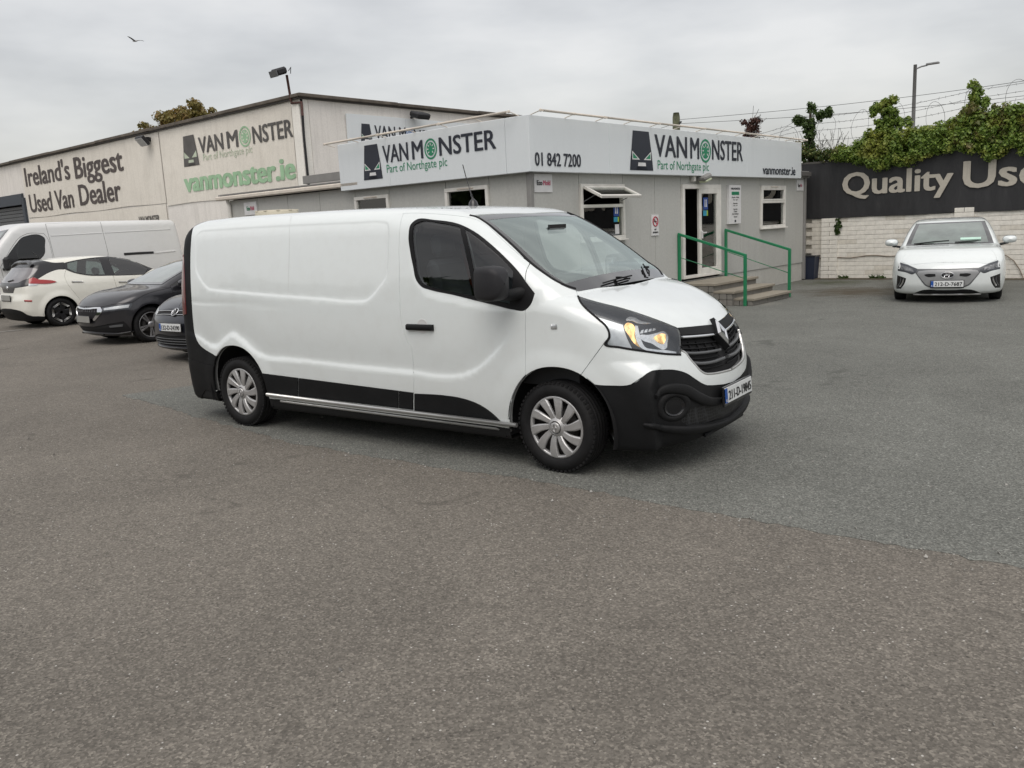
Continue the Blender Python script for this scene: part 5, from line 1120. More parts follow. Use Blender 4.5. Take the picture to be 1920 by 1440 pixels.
LONG = build_long()
def copy_tree(o, parent=None):
    c = o.copy(); COL.objects.link(c); c.parent = parent
    for ch in list(o.children): copy_tree(ch, c)
    return c
LONG2 = copy_tree(LONG); LONG2.location = (-21.1, 8.4, 0); LONG2['label'] = 'second white van, only its roof edge showing behind the long white van at far left'
# ================================================================== the yard
KX, KY = -1.09714808, 5.70536056
SITE = Matrix.Translation((KX, KY, 0)) @ Matrix.Rotation(TH, 4, 'Z')
def W3(a, b, z): return tuple(SITE @ Vector((a, b, z)))
def ab(x, y): v = SITE.inverted() @ Vector((x, y, 0)); return v.x, v.y
def site_thing(name, label, cat, a=0, b=0, z=0, group=None, rz=0.0): return thing(name, label, cat, W3(a, b, z), TH+rz, group)
rng = np.random.RandomState(7)

def asphalt(name, c_lo, c_hi, chip, seed, chips=.019, stain=(.6, .16), scale=1.25, dirty=False):
    m, n, l, b = nt(name); b.inputs['Roughness'].default_value = .88; b.inputs['Specular IOR Level'].default_value = .35
    tc = n.new('ShaderNodeTexCoord'); mp = n.new('ShaderNodeMapping'); mp.inputs['Location'].default_value = (seed, seed*.7, 0); l.new(tc.outputs['Object'], mp.inputs[0])
    def nz(sc, de, ro=.6, dist=0):
        t = n.new('ShaderNodeTexNoise'); t.inputs['Scale'].default_value = sc; t.inputs['Detail'].default_value = de; t.inputs['Roughness'].default_value = ro; t.inputs['Distortion'].default_value = dist; l.new(mp.outputs[0], t.inputs['Vector']); return t
    def vo(sc, feat='F1'):
        t = n.new('ShaderNodeTexVoronoi'); t.feature = feat; t.inputs['Scale'].default_value = sc; l.new(mp.outputs[0], t.inputs['Vector']); return t
    v1 = vo(85*scale); v2 = vo(38*scale); grain = nz(190, 3, .7); mid = nz(16, 6, .7); big = nz(.55, 7, .62, .6); patch = nz(2.6, 5, .6)
    sp = n.new('ShaderNodeSeparateColor'); l.new(v1.outputs['Color'], sp.inputs[0]); sp2 = n.new('ShaderNodeSeparateColor'); l.new(v2.outputs['Color'], sp2.inputs[0])
    base = ramp(n, l, grain.outputs[0], [(.25, c_lo), (.75, c_hi)]).outputs[0]
    stone = ramp(n, l, sp.outputs[0], [(0.0, [c*.55 for c in c_lo]), (.35, c_lo), (.8, c_hi), (1.0, [min(1, c*1.65) for c in c_hi])]).outputs[0]
    col = mixc(n, l, .62, base, stone)
    f1 = ramp(n, l, sp2.outputs[1], [(1-chips*2.2, 0.0), (1-chips*2.2+.003, .85)]); 
    d2 = ramp(n, l, v2.outputs['Distance'], [(.16, 1.0), (.26, 0.0)]); mu = n.new('ShaderNodeMath'); mu.operation = 'MULTIPLY'; l.new(f1.outputs[0], mu.inputs[0]); l.new(d2.outputs[0], mu.inputs[1])
    col = mixc(n, l, mu.outputs[0], col, chip)
    st = ramp(n, l, big.outputs[0], [(.38, 1-stain[1]*.55), (.62, 1.08)]).outputs[0]; col = mixc(n, l, 1.0, col, st, 'MULTIPLY')
    st2 = ramp(n, l, patch.outputs[0], [(.34, .95), (.66, 1.03)]).outputs[0]; col = mixc(n, l, 1.0, col, st2, 'MULTIPLY')
    st3 = ramp(n, l, mid.outputs[0], [(.3, .88), (.7, 1.10)]).outputs[0]; col = mixc(n, l, 1.0, col, st3, 'MULTIPLY')
    blot = nz(1.3, 3, .5, 1.5); sb = ramp(n, l, blot.outputs[0], [(.66, 0.0), (.72, .40)]).outputs[0]; col = mixc(n, l, sb, col, [c*.45 for c in c_lo])
    pits = ramp(n, l, sp2.outputs[0], [(.955, 0.0), (.96, .65)]); pd = ramp(n, l, v2.outputs['Distance'], [(.20, 1.0), (.42, 0.0)]); pm = n.new('ShaderNodeMath'); pm.operation = 'MULTIPLY'; l.new(pits.outputs[0], pm.inputs[0]); l.new(pd.outputs[0], pm.inputs[1]); col = mixc(n, l, pm.outputs[0], col, [c*.35 for c in c_lo])
    if dirty:
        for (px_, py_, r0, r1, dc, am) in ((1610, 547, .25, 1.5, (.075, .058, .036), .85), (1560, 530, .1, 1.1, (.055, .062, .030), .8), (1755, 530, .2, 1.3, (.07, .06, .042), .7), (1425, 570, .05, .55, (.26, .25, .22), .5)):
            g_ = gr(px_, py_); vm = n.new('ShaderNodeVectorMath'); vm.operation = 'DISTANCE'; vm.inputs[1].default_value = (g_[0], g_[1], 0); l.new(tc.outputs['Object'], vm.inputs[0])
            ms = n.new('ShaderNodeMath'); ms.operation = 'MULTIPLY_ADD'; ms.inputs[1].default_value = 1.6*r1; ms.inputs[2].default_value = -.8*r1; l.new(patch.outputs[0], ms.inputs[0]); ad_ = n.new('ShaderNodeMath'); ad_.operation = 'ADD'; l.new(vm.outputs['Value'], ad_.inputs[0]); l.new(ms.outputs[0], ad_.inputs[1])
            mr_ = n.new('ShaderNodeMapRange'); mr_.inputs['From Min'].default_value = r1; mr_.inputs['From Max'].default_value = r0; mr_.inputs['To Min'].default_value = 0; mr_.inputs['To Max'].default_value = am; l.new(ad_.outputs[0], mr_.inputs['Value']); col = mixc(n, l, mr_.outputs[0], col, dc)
    l.new(col, b.inputs['Base Color'])
    a1 = n.new('ShaderNodeMath'); a1.operation = 'ADD'; l.new(v1.outputs['Distance'], a1.inputs[0]); l.new(grain.outputs[0], a1.inputs[1]); bump(n, l, b, a1.outputs[0], .55, .006); return m
M['asph_old'] = asphalt('worn_asphalt', (.128, .116, .100), (.202, .184, .158), (.60, .58, .54), 3.1)
M['asph_new'] = asphalt('chipped_asphalt', (.112, .115, .104), (.200, .204, .186), (.56, .56, .54), 11.7, .010, (.6, .18), 1.35, dirty=True)
MB().add([(-140, -90, 0), (90, -90, 0), (90, 160, 0), (-140, 160, 0)], [(0, 1, 2, 3)]).build('ground', M['asph_old']); struct(bpy.data.objects['ground'])
edge = catmull([(-2.86, -.50), (-1.2, -.80), (.2, -1.06), (1.32, -1.20), (2.4, -1.21), (3.44, -1.18), (4.4, -1.22), (5.29, -1.26), (6.37, -1.29), (8.5, -1.40), (12, -1.6), (20, -2.2)], False, .06)
edge[:, 1] += .02*np.sin(edge[:, 0]*5.3)*np.sin(edge[:, 0]*1.7)+rng.normal(0, .014, len(edge))
left = catmull([(-2.86, -.50), (-2.54, .30), (-2.1, 1.5), (-1.7, 3.4), (-1.45, 5.4)], False, .06); left[:, 0] += rng.normal(0, .01, len(left))
pol = [tuple(p) for p in left[::-1]]+[tuple(p) for p in edge[1:]]+[(24, -2.2), (24, 30), (-1.4, 30)]
bm = bmesh.new(); vs = [bm.verts.new((p[0], p[1], .003)) for p in pol]; f = bm.faces.new(vs); f.normal_update(); f.normal_flip() if f.normal.z < 0 else None
ev = [bm.verts.new((v.co.x, v.co.y, 0.0)) for v in vs]
for i_ in range(len(vs)): bm.faces.new((vs[i_], vs[(i_+1) % len(vs)], ev[(i_+1) % len(vs)], ev[i_]))
bmesh.ops.triangulate(bm, faces=[f]); me = bpy.data.meshes.new('asphalt_patch'); bm.to_mesh(me); bm.free()
struct(link('asphalt_patch', me, M['asph_new']))
M['linepaint'] = simple('worn_line_paint', (.30, .29, .27), .8, var=.4, vscale=12)
M['oldstain'] = simple('dark_dirt', (.075, .066, .052), .95, var=.4, vscale=8)
mb = MB(); xs = np.linspace(0, 1, 14)
for i in range(13):
    x, y = -13.6+.95*xs[i], 1.6+(4.2)*xs[i]; x2, y2 = -13.6+.95*xs[i+1], 1.6+4.2*xs[i+1]; w = .05+.02*math.sin(i*2.1); mb.add([(x-w, y, .009), (x+w, y, .009), (x2+w, y2, .009), (x2-w, y2, .009)], [(0, 1, 2, 3)])
struct(mb.build('parking_line', M['linepaint']))
# loose chippings along the seam and over the yard
mb = MB(); q = [edge[i] for i in rng.randint(0, 190, 700)]
for k in range(2300):
    if k < 700: x, y = q[k][0]+rng.normal(0, .10), q[k][1]+rng.normal(0, .10)
    else: x, y = rng.uniform(-4, 8), rng.uniform(-4.6, 3.5)
    s_ = rng.uniform(.0025, .0075)*(1.0 if rng.rand() < .93 else 1.7); a = rng.rand()*6.28; c, q_ = math.cos(a)*s_, math.sin(a)*s_
    mb.add([(x+c, y+q_, .005), (x-q_, y+c*1.3, .005), (x-c*.8, y-q_, .005), (x+q_*.3, y-.3*c, .005+s_*1.1)], [(0, 1, 3), (1, 2, 3), (2, 0, 3)])
M['chip'] = simple('stone_chips', (.30, .29, .27), .85, var=.6, vscale=9)
stuff(mb.build('gravel', M['chip']))

# ------------------------------------------------------------------ cabin
def wallmat(name, col, dirt=.35, streak=.3, scale=1.0, rough=.7, moss=(.12, .115, .10), bmp=.25, vr=.07):
    m, n, l, b = nt(name); b.inputs['Roughness'].default_value = rough; b.inputs['Specular IOR Level'].default_value = .3
    s1 = noise(n, l, 1.3*scale, 7, .65); s2 = noise(n, l, 2.2*scale, 5, .6, 'Object', (3.2, 3.2, .35)); s3 = noise(n, l, 22, 4, .6)
    f1 = ramp(n, l, s1.outputs[0], [(.45, 0.0), (.80, dirt)]).outputs[0]; f2 = ramp(n, l, s2.outputs[0], [(.50, 0.0), (.78, streak)]).outputs[0]
    c = mixc(n, l, f1, col, [a*.5+.5*d for a, d in zip(col, moss)]); c = mixc(n, l, f2, c, [a*.6+.4*d for a, d in zip(col, moss)]); v = ramp(n, l, s3.outputs[0], [(.3, 1-vr), (.7, 1+vr*.7)]).outputs[0]
    l.new(mixc(n, l, 1.0, c, v, 'MULTIPLY'), b.inputs['Base Color']); bump(n, l, b, s3.outputs[0], bmp, .006); return m
M['cabin'] = wallmat('grey_cabin_panel', (.505, .507, .480), .14, .26); M['cabin_trim'] = simple('grey_cabin_trim', (.25, .245, .235), .6); M['skirt'] = wallmat('pale_skirting', (.53, .525, .49), .25, .28)
M['upvc'] = simple('white_window_plastic', (.76, .745, .70), .4, dirt=((.40, .37, .31), .3)); M['signface'] = wallmat('sign_panel_face', (.74, .78, .80), .03, .08, rough=.4, bmp=.0, vr=.012); M['roomdark'] = simple('dark_room', (.09, .087, .08), .9); M['roommid'] = simple('room_wall', (.30, .29, .26), .9)
M['navyink'] = simple('dark_navy_lettering', (.018, .022, .036), .45); M['greenink'] = simple('green_lettering', (.02, .24, .12), .45); M['blind'] = simple('roller_blind', (.62, .63, .60), .8); M['greenrail'] = simple('green_rail_paint', (.012, .20, .085), .4, dirt=((.10, .12, .08), .25)); M['roof'] = simple('roof_felt', (.11, .105, .10), .9)
M['cream_tube'] = simple('yellowed_plastic', (.68, .62, .54), .5, dirt=((.40, .32, .26), .4)); M['bluestick'] = simple('blue_sticker', (.02, .07, .30), .5); M['cyan'] = simple('cyan_sticker', (.03, .30, .45), .5); M['red'] = simple('red_print', (.45, .03, .06), .5); M['whiteprint'] = simple('white_print', (.72, .72, .72), .5); M['pink'] = simple('pink_print', (.55, .16, .22), .5); M['limeprint'] = simple('lime_sticker', (.35, .48, .05), .5)
CAB = site_thing('site_office', 'grey panelled single-storey office cabin with sign fascia, behind the large white van', 'building')
H0, H1 = .46, 2.62
fb = [0, 1.32, 2.68, 3.78, 4.78, 6.43, 7.44, 8.46, 9.84, 11.05]; openings = {1: (1.42, 2.40), 4: (.50, 2.41), 7: (1.41, 2.40)}
for i in range(len(fb)-1):
    a0, a1 = fb[i]+.005, fb[i+1]-.005; segs = [(H0, H1)]
    if i in openings: o = openings[i]; segs = [s for s in ((H0, o[0]), (o[1], H1)) if s[1]-s[0] > .06]
    for z0, z1_ in segs: MB().box(((a0+a1)/2, .03, (z0+z1_)/2), (a1-a0, .06, z1_-z0), None, .004).build('wall_panel', M['cabin'], CAB)
for k in range(8):
    a0 = k*11.05/8+.003; a1 = (k+1)*11.05/8-.003; MB().box(((a0+a1)/2, .045, H0/2-.002), (a1-a0, .05, H0-.008), None, .003).build('skirting_panel', M['skirt'], CAB)
lb = [0.06, .88, 1.90, 3.38, 4.37, 5.5, 6.6, 7.7, 8.83]; lop = {1: (1.40, 2.44), 3: (1.40, 2.44)}
for i in range(len(lb)-1):
    b0, b1 = lb[i]+.005, lb[i+1]-.005; segs = [(.12, H1)]
    if i in lop: o = lop[i]; segs = [(.12, o[0]), (o[1], H1)]
    for z0, z1_ in segs: MB().box((.03, (b0+b1)/2, (z0+z1_)/2), (.06, b1-b0, z1_-z0), None, .004).build('wall_panel', M['cabin'], CAB)
MB().box((5.5, 8.80, 1.4), (10.8, .06, 2.5)).box((11.02, 4.4, 1.4), (.06, 8.7, 2.5)).build('rear_wall', M['cabin'], CAB)
MB().box((-.006, -.006, 1.42), (.09, .09, 2.5), None, .01).build('corner_trim', M['cabin_trim'], CAB); MB().box((11.06, .02, 1.35), (.10, .14, 2.66), None, .01).build('corner_trim', M['cabin_trim'], CAB)
MB().box((5.5, 4.4, 2.69), (11.3, 9.1, .10)).build('roof', M['roof'], CAB); MB().box((5.5, 4.4, .30), (10.8, 8.5, .05)).build('floor', M['roomdark'], CAB)
MB().box((5.5, 3.4, 1.5), (10.8, .05, 2.3)).build('room_partition', M['roommid'], CAB)
for q in (3.9, 7.2): MB().box((q, 1.7, 1.5), (.05, 3.3, 2.3)).build('room_partition', M['roomdark'], CAB)
MB().box((-.10, 6.6, 2.68), (.14, 5.1, .09), None, .02).build('gutter', M['cream_tube'], CAB); MB().box((-.03, 6.7, 2.745), (.10, 4.9, .05)).build('roof_edge', M['cabin_trim'], CAB); MB().box((.25, 5.3, 2.90), (.10, 1.95, .16)).build('roof_kerb', M['cabin_trim'], CAB)
MB().tube([(-.09, 8.78, 2.66), (-.05, 8.78, 2.5), (-.05, 8.78, .1)], .04, 8).build('downpipe', M['upvc'], CAB)
MB().box((10.95, .0, 2.68), (.5, .16, .16), None, .01).build('roof_edge', M['cabin_trim'], CAB)
def bar_box(mb, c, d): mb.box(c, d, None, .006)
def window(parent, u0, u1, z0, z1_, side, transom=None, label=None, open_top=False, blind=None):
    """side 'f': front wall (plane b=0), 'l': left wall (plane a=0)"""
    T = (lambda u, d, z: (u, d, z)) if side == 'f' else (lambda u, d, z: (d, u, z)); D = (lambda du, dd, dz: (du, dd, dz)) if side == 'f' else (lambda du, dd, dz: (dd, du, dz))
    w = bpy.data.objects.new('window', None); COL.objects.link(w); w.parent = parent; fw = .065
    mb = MB(); uc = (u0+u1)/2; zc = (z0+z1_)/2
    for c, d in (((uc, 0, z1_-fw/2), (u1-u0, .09, fw)), ((uc, 0, z0+fw/2), (u1-u0, .09, fw)), ((u0+fw/2, 0, zc), (fw, .09, z1_-z0-2*fw)), ((u1-fw/2, 0, zc), (fw, .09, z1_-z0-2*fw))): bar_box(mb, T(*c), D(*d))
    if transom: bar_box(mb, T(uc, 0, transom), D(u1-u0-2*fw, .08, .055))
    mb.build('frame', M['upvc'], w); bar_box(mb2 := MB(), T(uc, -.055, z0-.012), D(u1-u0+.06, .07, .028)); mb2.build('sill', M['upvc'], w)
    zs_ = [(z0+fw, z1_-fw)] if not transom else [(z0+fw, transom-.028), (transom+.028, z1_-fw)]
    for k, (p, q) in enumerate(zs_):
        if open_top and k == 1: continue
        if k == 1:
            mb = MB()
            for c, d in (((uc, -.02, q-.02), (u1-u0-2*fw, .05, .04)), ((uc, -.02, p+.02), (u1-u0-2*fw, .05, .04)), ((u0+fw+.02, -.02, (p+q)/2), (.04, .05, q-p-.08)), ((u1-fw-.02, -.02, (p+q)/2), (.04, .05, q-p-.08))): bar_box(mb, T(*c), D(*d))
            mb.build('vent_sash', M['upvc'], w)
        MB().box(T(uc, .01, (p+q)/2), D(u1-u0-2*fw-.002, .008, q-p-.002)).build('pane', M['glass_clear'], w)
    if not open_top: MB().box(T(uc, -.052, z1_-.03), D(.38, .018, .022), None, .004).build('trickle_vent', M['cream_tube'], w)
    if blind: MB().box(T(uc, .06, (blind+z1_)/2-.05), D(u1-u0-.16, .01, z1_-blind-.1)).build('blind', M['blind'], w)
    return w
w1 = window(CAB, 1.32, 2.68, 1.42, 2.40, 'f', 2.02, open_top=True)
sash = MB(); ang = math.radians(64); Mx = Matrix.Translation((2.0, -.05, 2.345)) @ Matrix.Rotation(-ang, 4, 'X')
for c, d in (((0, 0, -.025), (1.25, .05, .05)), ((0, 0, -.40), (1.25, .05, .05)), ((-.60, 0, -.21), (.05, .05, .32)), ((.60, 0, -.21), (.05, .05, .32))): sash.box(c, d, Mx, .006)
so = sash.build('open_sash', M['upvc'], w1); MB().box((0, 0, -.21), (1.15, .008, .33), Mx).build('pane', M['glass_clear'], w1)
MB().tube([(1.42, -.02, 2.10), (1.41, -.30, 2.21)], .008, 5).tube([(2.58, -.02, 2.10), (2.59, -.30, 2.21)], .008, 5).build('stay', M['grey'], w1)
def sticker(parent, a0, z0, w, h, b=-.003):
    MB().box((a0+w/2, b, z0+h*.69), (w, .004, h*.62)).build('sticker', M['bluestick'], parent)
    for k, cx in ((0, .34), (1, .66)): MB().prism([(a0+w*(cx-.10), z0+h*.52), (a0+w*(cx+.10), z0+h*.52), (a0+w*(cx+.05), z0+h*.80), (a0+w*(cx+.09), z0+h*.90), (a0+w*(cx-.09), z0+h*.90), (a0+w*(cx-.05), z0+h*.80)], 'y', b-.006, b-.003).build('sticker_figure', M['whiteprint'], parent)
    MB().box((a0+w*.35, b, z0+h*.20), (w*.7, .004, h*.28)).build('sticker', M['cyan'], parent); MB().box((a0+w*.86, b, z0+h*.20), (w*.26, .004, h*.28)).build('sticker', M['limeprint'], parent)
sticker(w1, 2.36, 1.71, .17, .32, .002); MB().box((2.46, .002, 1.60), (.13, .004, .17)).build('sticker', M['whiteprint'], w1)
w2 = window(CAB, 8.46, 9.84, 1.41, 2.40, 'f', 2.02, blind=1.66)
wa = window(CAB, 3.38, 4.37, 1.40, 2.44, 'l'); wb_ = window(CAB, .88, 1.90, 1.40, 2.44, 'l')
MB().box((.5, 3.9, 1.95), (.02, .5, .5)).build('wall_poster', M['red'], CAB)
# door
dr = bpy.data.objects.new('door', None); COL.objects.link(dr); dr.parent = CAB; mb = MB()
for c, d in (((5.605, 0, 2.365), (1.65, .10, .09)), ((5.605, 0, .53), (1.65, .12, .06)), ((4.825, 0, 1.44), (.09, .10, 1.76)), ((6.385, 0, 1.44), (.09, .10, 1.76))): bar_box(mb, c, d)
mb.build('frame', M['upvc'], dr); mb = MB()
for c, d in (((5.90, -.02, 2.27), (.88, .06, .10)), ((5.90, -.02, .62), (.88, .06, .12)), ((5.51, -.02, 1.45), (.10, .06, 1.54)), ((6.29, -.02, 1.45), (.10, .06, 1.54))): bar_box(mb, c, d)
leaf_ = mb.build('door_leaf', M['upvc'], dr); MB().box((5.90, -.01, 1.45), (.676, .01, 1.536)).build('pane', M['glass_clear'], leaf_)
MB().box((5.53, -.07, 1.38), (.05, .03, .16), None, .008).box((5.59, -.10, 1.42), (.16, .02, .025), None, .006).build('handle', M['whiteprint'], leaf_)
sticker(leaf_, 5.68, 1.74, .20, .40, -.018)
MB().box((5.28, .35, .98), (.40, .03, .72)).build('open_leaf', M['cabin_trim'], dr); MB().box((5.02, .5, 1.0), (.2, .4, .8), None, .03).build('chair_back', M['seatcloth'], CAB)
# wall light over the door
o = site_thing('wall_light', 'small bulkhead wall light with pale cover above the cabin door', 'light', 5.35, -.06, 2.50)
MB().box((-.16, 0, .02), (.09, .09, .11), None, .01).build('junction_box', M['upvc'], o); MB().box((.12, -.10, .02), (.30, .22, .10), Matrix.Rotation(math.radians(-14), 4, 'Y'), .03).build('housing', M['cabin_trim'], o); MB().box((.14, -.11, -.05), (.26, .19, .06), Matrix.Rotation(math.radians(-14), 4, 'Y'), .025).build('diffuser', simple('pale_diffuser', (.55, .60, .42), .3), o)
# ------------------------------------------------------------------ signs
def logo_and_name(parent, O, xd, zd, x0, z0, s, ex=None, dark='navyink', green='greenink', ring='whiteprint', nx=None, word_w=None, part=True, clip=None):
    """van-face emblem of height s at (x0,z0); returns nothing. word runs to word_w"""
    O = Vector(O); xd = Vector(xd); zd = Vector(zd); nrm = xd.cross(zd)
    def P(u, v, h): return tuple(O+xd*u+zd*v+nrm*h)
    lw = s*(ex or .80)
    def poly(pts, h, mat, nm):
        bm = bmesh.new(); vs = [bm.verts.new(P(x0+p[0]*lw, z0+p[1]*s, h)) for p in pts]; f = bm.faces.new(vs); bmesh.ops.triangulate(bm, faces=[f]); me = bpy.data.meshes.new(nm); bm.to_mesh(me); bm.free(); return link(nm, me, M[mat], parent)
    poly([(.0, 0), (.27, 0), (.29, .085), (.71, .085), (.73, 0), (1, 0), (.95, .37), (.92, .36), (.83, 1), (.15, 1), (.08, .36), (.05, .37)], .004, dark, 'emblem')
    poly([(.33, .11), (.68, .11), (.66, .20), (.35, .20)], .007, ring, 'emblem_plate'); poly([(.10, .27), (.42, .27), (.10, .49)], .007, ring, 'emblem_eye'); poly([(.90, .27), (.58, .27), (.90, .49)], .007, ring, 'emblem_eye')
    poly([(.13, .30), (.33, .30), (.13, .44)], .009, green, 'emblem_eye'); poly([(.87, .30), (.67, .30), (.87, .44)], .009, green, 'emblem_eye')
    return P
def wheel_o(parent, P, u, v, ru, rv, green='greenink', ring='whiteprint'):
    def ringm(r0, r1, h, mat, nm, n=28):
        V = [P(u+ru*r0*math.cos(a), v+rv*r0*math.sin(a), h) for a in np.linspace(0, 2*math.pi, n, False)]+[P(u+ru*r1*math.cos(a), v+rv*r1*math.sin(a), h) for a in np.linspace(0, 2*math.pi, n, False)]
        return MB().add(V, [(i, (i+1) % n, n+(i+1) % n, n+i) for i in range(n)]).build(nm, M[mat], parent)
    ringm(1.0, .82, .004, green, 'letter_ring'); ringm(.66, .001, .004, green, 'letter_disc')
    mb = MB()
    for k in range(8):
        a = math.pi/2+k*math.pi/4
        if k == 4: continue
        d = .055; mb.add([P(u+ru*(.34*math.cos(a)-d*math.sin(a)), v+rv*(.34*math.sin(a)+d*math.cos(a)), .006), P(u+ru*(.34*math.cos(a)+d*math.sin(a)), v+rv*(.34*math.sin(a)-d*math.cos(a)), .006), P(u+ru*(.56*math.cos(a)+d*math.sin(a)), v+rv*(.56*math.sin(a)-d*math.cos(a)), .006), P(u+ru*(.56*math.cos(a)-d*math.sin(a)), v+rv*(.56*math.sin(a)+d*math.cos(a)), .006)], [(0, 1, 2, 3)])
    mb.build('letter_mark', M[ring], parent)
FS = site_thing('fascia_sign', 'pale grey sign fascia along the cabin front with phone number, emblem and web address', 'sign')
edges_f = [-.18, 2.03, 4.73, 7.42, 10.45]
for i in range(4): a0, a1 = edges_f[i]+.003, edges_f[i+1]-.003; MB().box(((a0+a1)/2, -.12, 3.0), (a1-a0, .10, .86), None, .006).build('sign_panel', M['signface'], FS)
MB().box((5.1, .02, 3.0), (10.3, .12, .80)).build('sign_frame', M['cabin_trim'], FS)
XD, ZD = (1, 0, 0), (0, 0, 1); OF = (0, -.172, 0)
P = logo_and_name(FS, OF, XD, ZD, 2.66, 2.64, .70, 1.14)
text_fit('lettering', 'VAN', M['navyink'], FS, (3.52, -.172, 2.90), XD, ZD, 1.22, .41, .012, .004); text_fit('lettering', 'M', M['navyink'], FS, (4.95-.08, -.172, 2.90), XD, ZD, .36, .41, .012, .004)
wheel_o(FS, P, 5.50, 3.07, .235, .235); text_fit('lettering', 'NSTER', M['navyink'], FS, (5.78, -.172, 2.90), XD, ZD, 1.42, .41, .012, .004)
text_fit('lettering', 'Part of Northgate plc', M['greenink'], FS, (3.62, -.172, 2.62), XD, ZD, 2.02, .22, .0, .004)
text_fit('lettering', '01 842 7200', M['navyink'], FS, (-.06, -.172, 2.66), XD, ZD, 1.22, .21, .014, .004); text_fit('lettering', 'vanmonster.ie', M['navyink'], FS, (8.22, -.172, 2.64), XD, ZD, 1.85, .19, .012, .004)
FL = site_thing('fascia_sign', 'pale grey sign fascia on the cabin side wall, above the large van roof', 'sign')
ledge = [-.17, .33, 3.14, 4.58]
for i in range(3): b0, b1 = ledge[i]+.003, ledge[i+1]-.003; MB().box((-.12, (b0+b1)/2, 3.0), (.10, b1-b0, .86), None, .006).build('sign_panel', M['signface'], FL)
MB().box((.02, 2.25, 3.0), (.12, 4.3, .80)).build('sign_frame', M['cabin_trim'], FL)
XL = (0, -1, 0); OL = (-.172, 0, 0)
P = logo_and_name(FL, OL, XL, ZD, -3.86, 2.72, .62, .86)
def fitL(txt, mat, b0, z0, w, h, bold=.012): return text_fit('lettering', txt, M[mat], FL, (-.172, b0, z0), XL, ZD, w, h, bold, .004)
fitL('VAN', 'navyink', 3.28, 2.98, .68, .31); fitL('M', 'navyink', 2.50, 2.98, .28, .31); wheel_o(FL, P, -2.03, 3.12, .155, .175); fitL('NSTER', 'navyink', 1.82, 2.98, 1.30, .31); fitL('Part of Northgate plc', 'greenink', 3.20, 2.76, 1.55, .19, 0)
def light_rail(lbl, p0, p1, nseg, off):
    t = site_thing('sign_light', lbl, 'light'); p0 = np.array(p0, float); p1 = np.array(p1, float); d = (p1-p0)/np.linalg.norm(p1-p0); inn = np.array(off, float)
    for k in range(nseg):
        a = p0+(p1-p0)*(k+.03)/nseg; b = p0+(p1-p0)*(k+.97)/nseg; MB().tube([tuple(a), tuple(b)], .019, 8).build('tube', M['cream_tube'], t)
    for k in range(nseg*2+1):
        a = p0+(p1-p0)*k/(nseg*2); MB().tube([tuple(a), tuple(a+inn+[0, 0, -.05])], .008, 5).box(tuple(a), (.04, .04, .045), None, .01).build('bracket', M['cream_tube'], t)
    return t
light_rail('long row of pale tube lights on brackets above the front sign fascia', (-.10, -.36, 3.475), (10.35, -.34, 3.47), 6, (0, .24, 0))
light_rail('row of pale tube lights on brackets above the side sign fascia', (-.36, 4.72, 3.45), (-.34, .08, 3.49), 3, (.24, 0, 0))
def small_sign(lbl, side, u0, u1, z0, z1_, cat='sign', name='wall_sign', dep=.02):
    t = site_thing(name, lbl, cat)
    c = ((u0+u1)/2, -dep/2-.001, (z0+z1_)/2) if side == 'f' else (-dep/2-.001, (u0+u1)/2, (z0+z1_)/2); d = (u1-u0, dep, z1_-z0) if side == 'f' else (dep, u1-u0, z1_-z0)
    MB().box(c, d, None, .003).build('board', M['whiteprint'], t); return t
t = small_sign('small white notice with green and pink print on cabin side wall near the left end', 'l', 7.74, 8.23, 2.27, 2.55)
text_fit('lettering', 'Eco', M['greenink'], t, (-.022, 8.12, 2.37), XL, ZD, .13, .09, .03, .003); text_fit('lettering', 'Mold', M['pink'], t, (-.022, 7.98, 2.37), XL, ZD, .15, .09, .03, .003)
t = small_sign('small white notice under the fascia at the near corner of the cabin front', 'f', .09, .56, 2.26, 2.55)
text_fit('lettering', 'Eco', M['ink'], t, (.15, -.022, 2.37), XD, ZD, .14, .08, .03, .003); text_fit('lettering', 'Mold', M['pink'], t, (.31, -.022, 2.37), XD, ZD, .19, .08, .03, .003)
t = small_sign('small white notice under the fascia at far end of cabin front', 'f', 10.55, 10.98, 2.28, 2.54)
text_fit('lettering', 'Eco', M['ink'], t, (10.62, -.022, 2.37), XD, ZD, .12, .08, .03, .003); text_fit('lettering', 'Mo', M['pink'], t, (10.76, -.022, 2.37), XD, ZD, .10, .08, .03, .003)
t = small_sign('white no smoking notice with red ring on cabin wall between window and door', 'f', 3.62, 3.88, 1.43, 1.83)
mb = MB(); cx, cz, r = 3.75, 1.70, .088; mb.tube([(cx+r*math.cos(a), -.026, cz+r*math.sin(a)) for a in np.linspace(0, 2*math.pi, 25)], .011, 5, False); mb.tube([(cx-r*.7, -.026, cz+r*.7), (cx+r*.7, -.026, cz-r*.7)], .010, 5); mb.build('prohibition_ring', M['red'], t)
MB().box((cx, -.024, cz), (.10, .003, .020)).build('cigarette', M['ink'], t); text_fit('lettering', 'NO', M['ink'], t, (3.715, -.022, 1.535), XD, ZD, .07, .03, .03, .003); text_fit('lettering', 'SMOKING', M['ink'], t, (3.65, -.022, 1.475), XD, ZD, .20, .035, .03, .003)
t = small_sign('tall narrow white opening hours board between door and far window', 'f', 6.77, 7.33, 1.56, 2.40, dep=.07)
